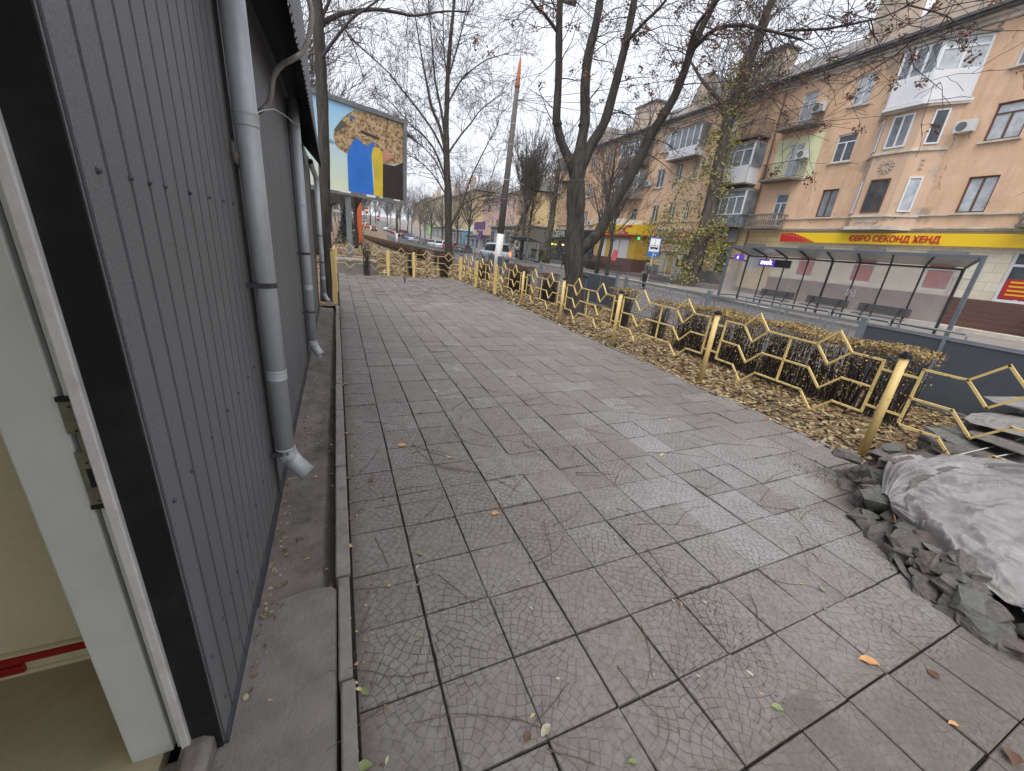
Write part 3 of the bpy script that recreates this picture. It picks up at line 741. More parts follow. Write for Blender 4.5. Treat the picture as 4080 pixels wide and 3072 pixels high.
# ------------------------------------------------------------------ ROCKS and the covered heap
def rock_mat(name, c1, c2, c3):
    m, t, b = nodes(name); n1 = noise(t, 7, 7, .65); n2 = noise(t, 45, 5, .7); n3 = noise(t, 1, 6, .6, mapped(t, (4,4,16)))
    c = mixc(t, ramp(t, n1, .35, .65), c1, c2); c = mixc(t, math_(t, 'MULTIPLY', ramp(t, n3, .5, .7), .7), c, c3)
    c = mixc(t, math_(t, 'MULTIPLY', n2, .4), c, (.04,.036,.034)); t.links.new(c, b.inputs['Base Color']); b.inputs['Roughness'].default_value = .85
    bump(t, b, math_(t, 'ADD', n2, n3), .7, .012); return m
rk = [rock_mat('rock_grey', (.095,.086,.08), (.19,.172,.16), (.065,.056,.05)), rock_mat('rock_pink', (.22,.17,.155), (.15,.13,.125), (.08,.07,.065)),
      rock_mat('rock_green', (.10,.103,.092), (.16,.16,.148), (.2,.195,.185)), rock_mat('rock_pale', (.3,.29,.275), (.19,.18,.17), (.1,.09,.085))]
def rock(loc, sz, rot, mi, label, cat='rock', strata=0, seed=0, sub=4, grp='stones of the rock heap'):
    import bmesh
    bm = bmesh.new(); q_ = random.Random(int(seed*97)+5); slab_ = min(sz)/max(sz) < .2
    for _ in range(26 if slab_ else 17):
        v = Vector((q_.gauss(0,1),q_.gauss(0,1),q_.gauss(0,1))).normalized()*.56*q_.uniform(.82,1.08); v = Vector([max(-.5,min(.5,c*1.15)) for c in v]); bm.verts.new(v)
    r__ = bmesh.ops.convex_hull(bm, input=bm.verts[:]); bmesh.ops.delete(bm, geom=[v for v in bm.verts if not v.link_faces], context='VERTS')
    bmesh.ops.triangulate(bm, faces=bm.faces[:])
    for _ in range(sub): bmesh.ops.subdivide_edges(bm, edges=bm.edges[:], cuts=1, use_grid_fill=True)
    sv = Vector(sz)
    for v in bm.verts:
        p = Vector((v.co.x*sv.x, v.co.y*sv.y, v.co.z*sv.z)); k = max(sz)
        d = .035*(1-2*abs(mn.noise(p*9+Vector((seed,2,7))))) + .018*mn.noise(p*26+Vector((seed,3,1))) + (.02*(1 if mn.noise(Vector((p.x*5,p.y*5,p.z*34+seed))) > 0 else -1))
        v.co += v.co.normalized()*d*min(1,.3/k)
    me = bpy.data.meshes.new('rock'); bm.to_mesh(me); bm.free(); me.materials.append(rk[mi])
    o = bpy.data.objects.new('rock', me); COL.objects.link(o); o.location = loc; o.scale = sz; o.rotation_euler = [R(a) for a in rot]
    tag(o, label, cat, grp); return o
RK = [((3.95,.27,.02),(.5,.42,.36),(5,10,20),0,'grey rock with flat broken faces at the heap end nearest the fence post'),
 ((3.72,.16,.10),(.34,.28,.30),(20,5,70),2,'greenish lichened rock on top of the left end of the heap'),
 ((3.55,.02,.02),(.22,.20,.26),(0,20,10),1,'small pinkish rock facing the walk at the corner of the heap'),
 ((3.68,-.10,.02),(.28,.22,.28),(10,-10,40),0,'dark square-faced rock below the greenish one'),
 ((4.35,.22,.14),(.55,.4,.36),(8,-4,-15),1,'large pale pink rock tucked beside the plastic sheet'),
 ((3.35,-.12,-.02),(.22,.18,.17),(12,0,60),0,'low grey rock at the walk edge, below the square-faced rock'),
 ((3.25,-.30,-.01),(.2,.16,.16),(0,8,-20),0,'flat dark rock beside the strap on the walk'),
 ((3.30,-.42,.0),(.36,.28,.26),(0,8,-35),0,'rough brown rock under the plastic sheet edge'),
 ((3.05,-.55,-.02),(.30,.24,.14),(5,0,-40),0,'low dirty rock near the white stone'),
 ((3.2,-.78,-.02),(.42,.34,.22),(5,0,-20),0,'long dark rock at the front foot of the heap'),
 ((2.93,-.52,.015),(.13,.08,.07),(10,0,-20),3,'small pale pointed stone on the walk in front of the heap'),
 ((3.30,-.14,.10),(.09,.05,.07),(10,50,20),3,'white broken stone wedged beside the strap'),
 ((5.8,.25,.16),(1.1,.5,.42),(0,-5,-8),0,'broad grey rock behind the plastic sheet'),
 ((5.1,.3,.2),(.5,.4,.38),(4,6,12),2,'greenish boulder under the slate slabs'),
 ((6.6,.15,.2),(1.1,.6,.4),(0,3,-5),0,'big dark boulder at the right edge of the heap'),
 ((4.95,-.02,.08),(.9,.4,.38),(0,4,10),0,'grey rock carrying the white ropes'),
 ((5.8,-.12,.06),(1.0,.5,.42),(0,0,5),0,'dark rock half hidden behind the plastic sheet'),
 ((4.1,-.3,.02),(.9,.55,.34),(0,0,-10),0,'buried base rock under the plastic sheet'),
 ((3.8,-.75,.0),(.9,.6,.34),(0,0,-10),0,'front base rock under the plastic sheet'),
 ((3.72,.36,-.02),(.2,.15,.12),(0,0,30),0,'small dark rock lying on the walk by the heap'),
 ((3.5,.22,-.02),(.14,.1,.09),(0,0,10),0,'fist-sized stone on the walk left of the heap')]
for i, (l, s, ro, mi, lab) in enumerate(RK): rock(l, s, ro, mi, lab, seed=i*1.7+.3)
q2 = random.Random(77)
moundm = mat('earthy_rubble', (.10,.086,.075), .95, var=.4, scale=7, bmp=.9, fine=50, dirt=(.05,.043,.037))
mb = MB(); nx_, ny_ = 70, 40; vs = []
for j in range(ny_+1):
    for i in range(nx_+1):
        x = 2.75+4.2*i/nx_; y = -1.5+2.1*j/ny_; ex_ = min((x-(2.95+.9*max(0,y+.35)))/.5, (.62-y)/.35); h_ = max(0,min(1,ex_)); h_ = h_*h_*(3-2*h_)
        vs.append((x,y,-.03+.27*h_+(.05*mn.noise(Vector((x*7,y*7,1)))+.025*mn.noise(Vector((x*22,y*22,5))))*min(1,h_*3)))
mb.add(vs,[(j*(nx_+1)+i,j*(nx_+1)+i+1,(j+1)*(nx_+1)+i+1,(j+1)*(nx_+1)+i) for j in range(ny_) for i in range(nx_)]); tag(mb.build('rubble_mound',moundm,None,True),'earthy mound of rubble filling under the rocks and the plastic sheet','rubble mound')
FT_ = [(3.95,.36),(3.6,.2),(3.26,.03),(3.18,-.15),(2.97,-.34),(2.86,-.51),(2.83,-.7),(2.85,-1.0)]
for k in range(80):
    u = q2.random()*(len(FT_)-1); i_ = int(u); a_ = Vector(FT_[i_]).lerp(Vector(FT_[i_+1]), u-i_); dd = abs(q2.gauss(0,.12)); s_ = q2.uniform(.07,.2)
    rock((a_.x+dd, a_.y+dd*.35, .0+dd*.8), (s_*q2.uniform(.8,1.4), s_, s_*q2.uniform(.45,.8)), (q2.uniform(-25,25),q2.uniform(-25,25),q2.uniform(0,360)), q2.choice((0,0,0,0,2,1)), 'small broken stone among the rubble at the foot of the rock heap', seed=q2.uniform(1,90), sub=2)
for k in range(26):
    x_ = q2.uniform(3.75,6.2); y_ = .12+q2.uniform(0,.35); s_ = q2.uniform(.08,.2)
    rock((x_, y_, q2.uniform(.22,.34)), (s_*1.3, s_, s_*.6), (q2.uniform(-25,25),q2.uniform(-25,25),q2.uniform(0,360)), q2.choice((0,0,1,2)), 'broken stone lying on the upper rear part of the rock heap', seed=q2.uniform(1,90), sub=2)
rock((6.0,.18,.42),(1.35,.55,.055),(3,3,-8),3,'pale layered slate slab jutting over the heap, lower of two','slate slab',seed=31.2,grp='slate slabs on the heap')
rock((6.75,.25,.50),(1.3,.55,.05),(1,2,-6),3,'topmost pale slate slab on the heap','slate slab',seed=44.1,grp='slate slabs on the heap')
rock((5.5,.12,.34),(.9,.4,.045),(4,5,12),0,'thin dark slate ledge above the ropes','slate slab',seed=12.1,grp='slate slabs on the heap')
rock((5.2,.1,.26),(.9,.45,.05),(2,6,-12),0,'second thin dark slate ledge, lower down','slate slab',seed=17.1,grp='slate slabs on the heap')
# translucent sheet draped over the heap
plas = (lambda: (lambda m,t,b: (t.links.new(mixc(t, ramp(t, noise(t,3,5,.6), .35,.65), (.12,.115,.113), (.25,.24,.243)), b.inputs['Base Color']), b.inputs['Roughness'].__setattr__('default_value',.36), b.inputs['Specular IOR Level'].__setattr__('default_value',.6), b.inputs['Coat Weight'].__setattr__('default_value',.12), bump(t,b,noise(t,1,8,.75,mapped(t,(30,12,12)),1.2),.6,.015), m)[-1])(*nodes('polythene')))()
mb = MB(); nu, nv = 200, 110
TE = [(3.36,.05,.21),(3.72,.20,.30),(4.0,.10,.345),(4.3,-.05,.37),(4.6,-.25,.40),(4.9,-.6,.42),(5.2,-1.1,.42)]
BE = [(3.30,-.05,.17),(3.22,-.17,.15),(3.11,-.31,.13),(3.05,-.48,.115),(3.02,-.66,.105),(2.99,-.88,.10),(2.95,-1.35,.10)]
def cr_(P, u):
    u = min(.9999, max(0, u))*(len(P)-1); i = int(u); f = u-i; a,b_,c,d = [Vector(P[k]) for k in (max(i-1,0), i, i+1, min(i+2, len(P)-1))]
    return .5*((2*b_)+(c-a)*f+(2*a-5*b_+4*c-d)*f*f+(3*b_-a-3*c+d)*f**3)
def rid(x, y, z): return 1 - 2*abs(mn.noise(Vector((x,y,z))))**.8
def sheetpt(u, v):
    p = cr_(TE, u).lerp(cr_(BE, u), v); k = min(1, .12 + u*3)
    p.z += .095*math.sin(PI*min(1, v*1.05))**.8 * min(1, .35+u*2) * (1 if v < .5 else 1-(v-.5)*.5)
    wu, wv = u + .06*mn.noise(Vector((u*5,v*4,3))), v + .10*mn.noise(Vector((u*4,v*3,8)))
    f = .060*rid(wu*1.6, wv*7, 1) + .042*rid(wu*2.4+wv*2, wv*13, 4) + .022*rid(wu*4-wv*3, wv*28, 6) + .006*rid(wu*12, wv*60+wu*8, 9)
    p.z += f*k*(.55 + .9*abs(mn.noise(Vector((u*3,v*3,12))))*2) ; p.x -= f*.5*k*v; p.y += .01*rid(wu*8, wv*5, 2)*k
    return p
vs = [sheetpt(i/nu, j/nv) for j in range(nv+1) for i in range(nu+1)]
mb.add(vs, [(j*(nu+1)+i, j*(nu+1)+i+1, (j+1)*(nu+1)+i+1, (j+1)*(nu+1)+i) for j in range(nv) for i in range(nu)])
o = mb.build('plastic_sheet', plas, None, True); o.modifiers.new('s','SOLIDIFY').thickness = .002
tag(o, 'crumpled translucent grey plastic sheet covering the rock heap', 'plastic sheet')
strapm = mat('grey_strap', (.10,.095,.09), .75, var=.2, scale=20, bmp=.2)
mb = MB()
SPTS = [(4.75,-.52,.52),(4.4,-.38,.515),(4.05,-.22,.505),(3.75,-.08,.45),(3.5,-.03,.355),(3.34,-.09,.24),(3.22,-.14,.12),(3.05,-.20,.045),(2.94,-.31,.018),(2.87,-.42,.01),(2.83,-.54,.01),(2.82,-.66,.008)]
for a, b_ in zip(SPTS, SPTS[1:]): mb.bar(a, b_, .035, .004)
tag(mb.build('strap', strapm), 'flat grey strap running over the plastic sheet and down onto the walk', 'strap')
ropem = mat('white_rope', (.5,.5,.5), .7, var=.1)
for p, q, lab in (((4.15,.11,.32),(6.3,.06,.36),'upper white cord stretched across the rock heap'), ((4.5,0,.335),(6.0,-.06,.33),'middle white cord stretched across the rock heap'), ((4.72,-.16,.36),(5.9,-.22,.33),'lowest white cord at the right edge of the rock heap')):
    mb = MB(); mb.tube([p, tuple((p[i]+q[i])/2 - (.01 if i == 2 else 0) for i in range(3)), q], .005, 6); tag(mb.build('cord', ropem), lab, 'cord')
stick = mat('orange_twig', (.3,.13,.05), .8, var=.3, scale=20, bmp=.3)
for P_, lab in (([(3.5,.04,.2),(3.38,-.02,.16),(3.2,-.12,.15)],'reddish twig sticking out of the left of the rock heap'), ([(3.25,-.42,.12),(3.12,-.45,.1),(3.02,-.52,.09)],'orange twig under the front edge of the plastic sheet')):
    mb = MB(); mb.tube(P_, [.006,.005,.003], 6); tag(mb.build('twig', stick), lab, 'twig')

# ------------------------------------------------------------------ twigs and single leaves on the walk
twm = mat('twig_bark', (.12,.085,.06), .85, var=.35, scale=30, bmp=.2)
TW = []
def W_(c, sc, pts):   # kept as plain lists below
    pass
TWP = [([(0.6, -0.264), (0.534, -0.214), (0.418, -0.156), (0.32, -0.115), (0.237, -0.104), (0.157, -0.093)], 'long curved stalk across the nearest slabs, bottom centre'), ([(0.764, -0.168), (0.657, -0.213), (0.566, -0.247), (0.503, -0.272)], 'straight stalk crossing the long curved one at the bottom centre'), ([(0.253, 0.054), (0.18, 0.064), (0.117, 0.091), (0.056, 0.131), (-0.028, 0.172), (-0.091, 0.178)], 'curved stalk crossing the kerb onto the doorstep'), ([(0.098, -0.012), (0.045, -0.026), (-0.032, -0.06), (-0.086, -0.078)], 'stalk lying over the lower kerb and doorstep'), ([(0.035, 0.528), (0.161, 0.497), (0.273, 0.497), (0.391, 0.501)], 'stalk lying level beside the kerb, above the doorstep end'), ([(0.403, 0.497), (0.458, 0.404), (0.508, 0.309), (0.544, 0.257)], 'short dark stalk near the kerb pointing down right'), ([(0.073, 0.396), (0.051, 0.354), (0.028, 0.282), (0.007, 0.206)], 'thin brown stalk standing along the kerb'), ([(0.594, -0.329), (0.644, -0.363), (0.693, -0.398), (0.711, -0.415)], 'pale stalk at the bottom edge of the walk'), ([(1.209, -0.064), (1.187, -0.118), (1.154, -0.185), (1.113, -0.234), (1.05, -0.279)], 'bowed stalk in the centre of the near slabs'), ([(0.99, -0.19), (0.992, -0.263), (1.004, -0.338), (1.03, -0.398), (1.061, -0.443)], 'dark stalk running down right from the moss tuft'), ([(1.887, -0.112), (1.831, -0.188), (1.759, -0.246), (1.698, -0.329), (1.653, -0.409)], 'long stalk beside the muddy strip'), ([(1.544, 0.163), (1.528, 0.077), (1.483, 0.007), (1.455, -0.076)], 'forked stalk above the muddy strip'), ([(1.553, 0.085), (1.58, 0.02), (1.612, -0.043), (1.689, -0.102)], 'thin stalk branching right above the muddy strip'), ([(2.086, -0.084), (2.166, -0.139), (2.259, -0.178), (2.314, -0.245)], 'stalk at the right of the near slabs'), ([(0.884, 0.422), (0.993, 0.436), (1.094, 0.479), (1.159, 0.549), (1.186, 0.616)], 'J-shaped pale stalk in the middle of the walk'), ([(1.107, 0.696), (1.069, 0.608), (1.039, 0.477), (0.971, 0.347)], 'thin dark stalk beside the J-shaped one'), ([(1.159, 0.652), (1.26, 0.662), (1.38, 0.724)], 'small curved stalk above the J-shaped one'), ([(1.145, 1.114), (1.035, 1.02), (0.894, 0.889), (0.833, 0.835)], 'stalk ending at the orange leaf'), ([(0.487, 1.546), (0.608, 1.481), (0.764, 1.382), (0.92, 1.292), (1.131, 1.157)], 'long reddish twig in the middle of the twig tangle'), ([(0.591, 1.485), (0.743, 1.371), (0.861, 1.308), (0.97, 1.287)], 'second straight twig in the tangle'), ([(0.506, 1.811), (0.643, 1.642), (0.796, 1.494), (0.948, 1.385)], 'upper twig of the tangle'), ([(0.501, 1.812), (0.537, 1.668), (0.577, 1.549), (0.599, 1.483)], 'short twig joining the tangle'), ([(0.484, 1.681), (0.596, 1.73), (0.715, 1.624)], 'small twig left of the tangle'), ([(0.938, 1.264), (1.004, 1.145), (1.089, 0.991)], 'twig below the right end of the tangle'), ([(1.048, 1.052), (1.136, 1.125), (1.202, 1.186)], 'short twig at the right end of the tangle'), ([(0.868, 1.943), (0.917, 1.776), (1.006, 1.692), (1.123, 1.634)], 'curved twig above the tangle'), ([(0.925, 2.242), (0.902, 2.03), (0.931, 1.861)], 'thick broken twig with buds above the tangle'), ([(1.028, 2.002), (1.131, 1.838), (1.255, 1.72), (1.413, 1.639)], 'long thin stalk right of the budded twig'), ([(1.39, 1.602), (1.475, 1.508), (1.623, 1.462), (1.736, 1.394)], 'stalk with a dark knot on the right half'), ([(1.397, 1.654), (1.411, 1.493), (1.457, 1.365), (1.505, 1.252)], 'stalk slanting down from the dark knot'), ([(1.87, 1.532), (1.757, 1.409), (1.624, 1.212)], 'hooked stalk near the path centre right'), ([(1.264, 2.681), (1.232, 2.458), (1.221, 2.252)], 'short dark twig in the upper middle'), ([(1.004, 2.455), (1.125, 2.573), (1.256, 2.7)], 'twig meeting the short dark one'), ([(0.997, 2.187), (1.07, 2.339), (1.19, 2.405), (1.298, 2.384), (1.567, 2.46)], 'wavy stalk in the upper middle'), ([(0.946, 2.805), (1.07, 2.801), (1.254, 2.899)], 'level twig beside the dark seed pod'), ([(1.419, 2.989), (1.534, 2.854), (1.728, 2.673)], 'straight twig right of the dark seed pod'), ([(0.475, 2.817), (0.511, 2.683), (0.57, 2.611)], 'small twig in the upper left'), ([(0.236, 2.795), (0.235, 2.614), (0.264, 2.442)], 'upright little twig near the kerb'), ([(0.173, 2.307), (0.29, 2.27), (0.406, 2.209), (0.516, 2.114)], 'long pale stalk near the kerb'), ([(0.232, 1.77), (0.155, 1.605), (0.078, 1.491)], 'faint stalk slanting beside the kerb'), ([(0.309, 1.242), (0.435, 1.249), (0.537, 1.235), (0.7, 1.295)], 'stalk lying level below the orange leaf'), ([(0.156, 1.102), (0.297, 1.097), (0.482, 1.088), (0.657, 1.091)], 'long level stalk in the lower left'), ([(0.447, 0.953), (0.505, 1.013), (0.537, 1.054)], 'thin stalk in the lower left pointing up'), ([(0.314, 0.787), (0.37, 0.882), (0.447, 0.953)], 'stalk ending near the green leaf'), ([(0.135, 0.842), (0.166, 0.713), (0.184, 0.632), (0.179, 0.562)], 'dark stalk near the kerb, lower left'), ([(0.045, 1.049), (0.082, 1.123), (0.113, 1.187)], 'stalk with a leaf near the kerb'), ([(0.014, 2.699), (0.059, 2.795), (0.086, 2.965)], 'curled stalk on the dirt by the kerb'), ([(2.062, 2.58), (1.744, 2.478), (1.567, 2.46)], 'pale stalk far right middle'), ([(1.75, 2.427), (1.877, 2.576), (1.953, 2.673)], 'short upright stalk on the right half'), ([(2.131, 2.34), (2.279, 2.23), (2.415, 2.108)], 'stalk near the right of the middle walk'), ([(2.254, 1.079), (2.252, 0.925), (2.279, 0.8), (2.395, 0.721)], 'long dark stalk on the pale slabs'), ([(2.395, 0.721), (2.483, 0.665), (2.67, 0.711)], 'hooked stalk on the pale slabs'), ([(1.789, 0.901), (1.963, 1.053), (2.173, 1.147)], 'curved stalk left on the pale slabs'), ([(2.414, 1.229), (2.643, 1.163), (2.77, 1.079), (2.886, 1.019)], 'long stalk below the pale yellow leaf'), ([(3.119, 1.415), (3.163, 1.279), (3.274, 1.18)], 'stalk in the distance on the right slabs'), ([(3.274, 1.18), (3.508, 1.101), (3.811, 0.958)], 'straight stalk far right with a dark tip'), ([(3.084, 0.608), (3.277, 0.655), (3.464, 0.672), (3.427, 0.579)], 'arched stalk on the right slabs'), ([(2.77, 0.441), (2.937, 0.508), (3.01, 0.528)], 'short stalk on the right slabs'), ([(3.463, 0.542), (3.653, 0.556), (3.806, 0.544)], 'stalk ending in the mud on the right'), ([(2.674, 0.411), (2.789, 0.336), (2.948, 0.256)], 'straight stalk pointing at the rock heap'), ([(2.826, 0.199), (2.976, 0.248), (3.147, 0.247)], 'curved stalk near the rock heap'), ([(3.016, 0.143), (3.063, 0.085)], 'short stalk beside the rock heap'), ([(1.649, 0.658), (1.717, 0.576), (1.765, 0.471)], 'stalk across the clean slabs'), ([(1.679, 0.497), (1.867, 0.441), (2.064, 0.359)], 'long level stalk across the clean slabs'), ([(1.923, 0.424), (2.054, 0.49), (2.19, 0.522), (2.316, 0.5)], 'reddish arched stalk on the clean slabs'), ([(2.606, 0.086), (2.532, 0.002), (2.446, -0.07), (2.345, -0.138)], 'stalk at the lower right of the slabs'), ([(2.843, 0.327), (2.808, 0.205), (2.736, 0.069)], 'dark straight stalk at the right'), ([(2.557, -0.046), (2.52, -0.107)], 'short thick twig lower right'), ([(1.574, 0.291), (1.562, 0.211), (1.552, 0.127)], 'thin stalk on the mud strip top'), ([(1.609, 1.112), (1.745, 1.084), (1.862, 1.028)], 'upper stalk of a flat pair'), ([(1.604, 1.088), (1.706, 1.044), (1.857, 1.021)], 'lower stalk of a flat pair'), ([(2.115, 1.741), (2.212, 1.643), (2.36, 1.561)], 'stalk near the walk centre'), ([(3.422, 1.599), (3.637, 1.645), (3.718, 1.634)], 'twig with a small leaf'), ([(2.808, 2.199), (3.078, 2.149)], 'far level stalk on the right-hand slabs'), ([(2.799, 2.017), (3.026, 1.893), (3.393, 1.804)], 'far gently curved stalk on the slabs'), ([(3.251, 2.418), (3.47, 2.302), (3.756, 2.293)], 'far wavy stalk near the verge'), ([(4.027, 2.458), (3.807, 2.166), (3.773, 2.04)], 'far bent stalk below the fence posts'), ([(4.021, 2.33), (4.263, 2.355), (4.432, 2.327)], 'far stalk by the verge edge'), ([(1.899, 1.417), (1.891, 1.296), (1.91, 1.204)], 'stalk on the darker slabs')]
for i, (P_, lab) in enumerate(TWP):
    mb = MB(); pts = []
    for k in range(len(P_)-1):
        a, b_ = Vector((*P_[k],0)), Vector((*P_[k+1],0))
        for u in (0,.25,.5,.75): pts.append(a.lerp(b_, u) + Vector((rng.gauss(0,.0015), rng.gauss(0,.0015), .0045+abs(rng.gauss(0,.002)))))
    pts.append(Vector((*P_[-1],.004)))
    n_ = len(pts); mb.tube(pts, [.0021*(1 - .6*j/n_) for j in range(n_)], 5)
    if rng.random() < .6: mb.tube([pts[0]-Vector((0,0,.001)), pts[0]+(pts[0]-pts[1]).normalized()*.012], [.0022,.004], 5)
    tag(mb.build('twig', twm), lab, 'twig', 'thin leaf stalks and twigs scattered on the walk')
leafc = {'o': mat('leaf_orange', (.52,.28,.11), .6, var=.3, scale=40, bmp=.2), 'y': mat('leaf_yellow', (.50,.42,.17), .6, var=.25, scale=40, bmp=.2), 'g': mat('leaf_green', (.20,.24,.10), .6, var=.25, scale=40, bmp=.2),
         'p': mat('leaf_pale', (.42,.40,.30), .6, var=.25, scale=40, bmp=.2), 'b': mat('leaf_brown', (.13,.065,.035), .7, var=.3, scale=40, bmp=.2)}
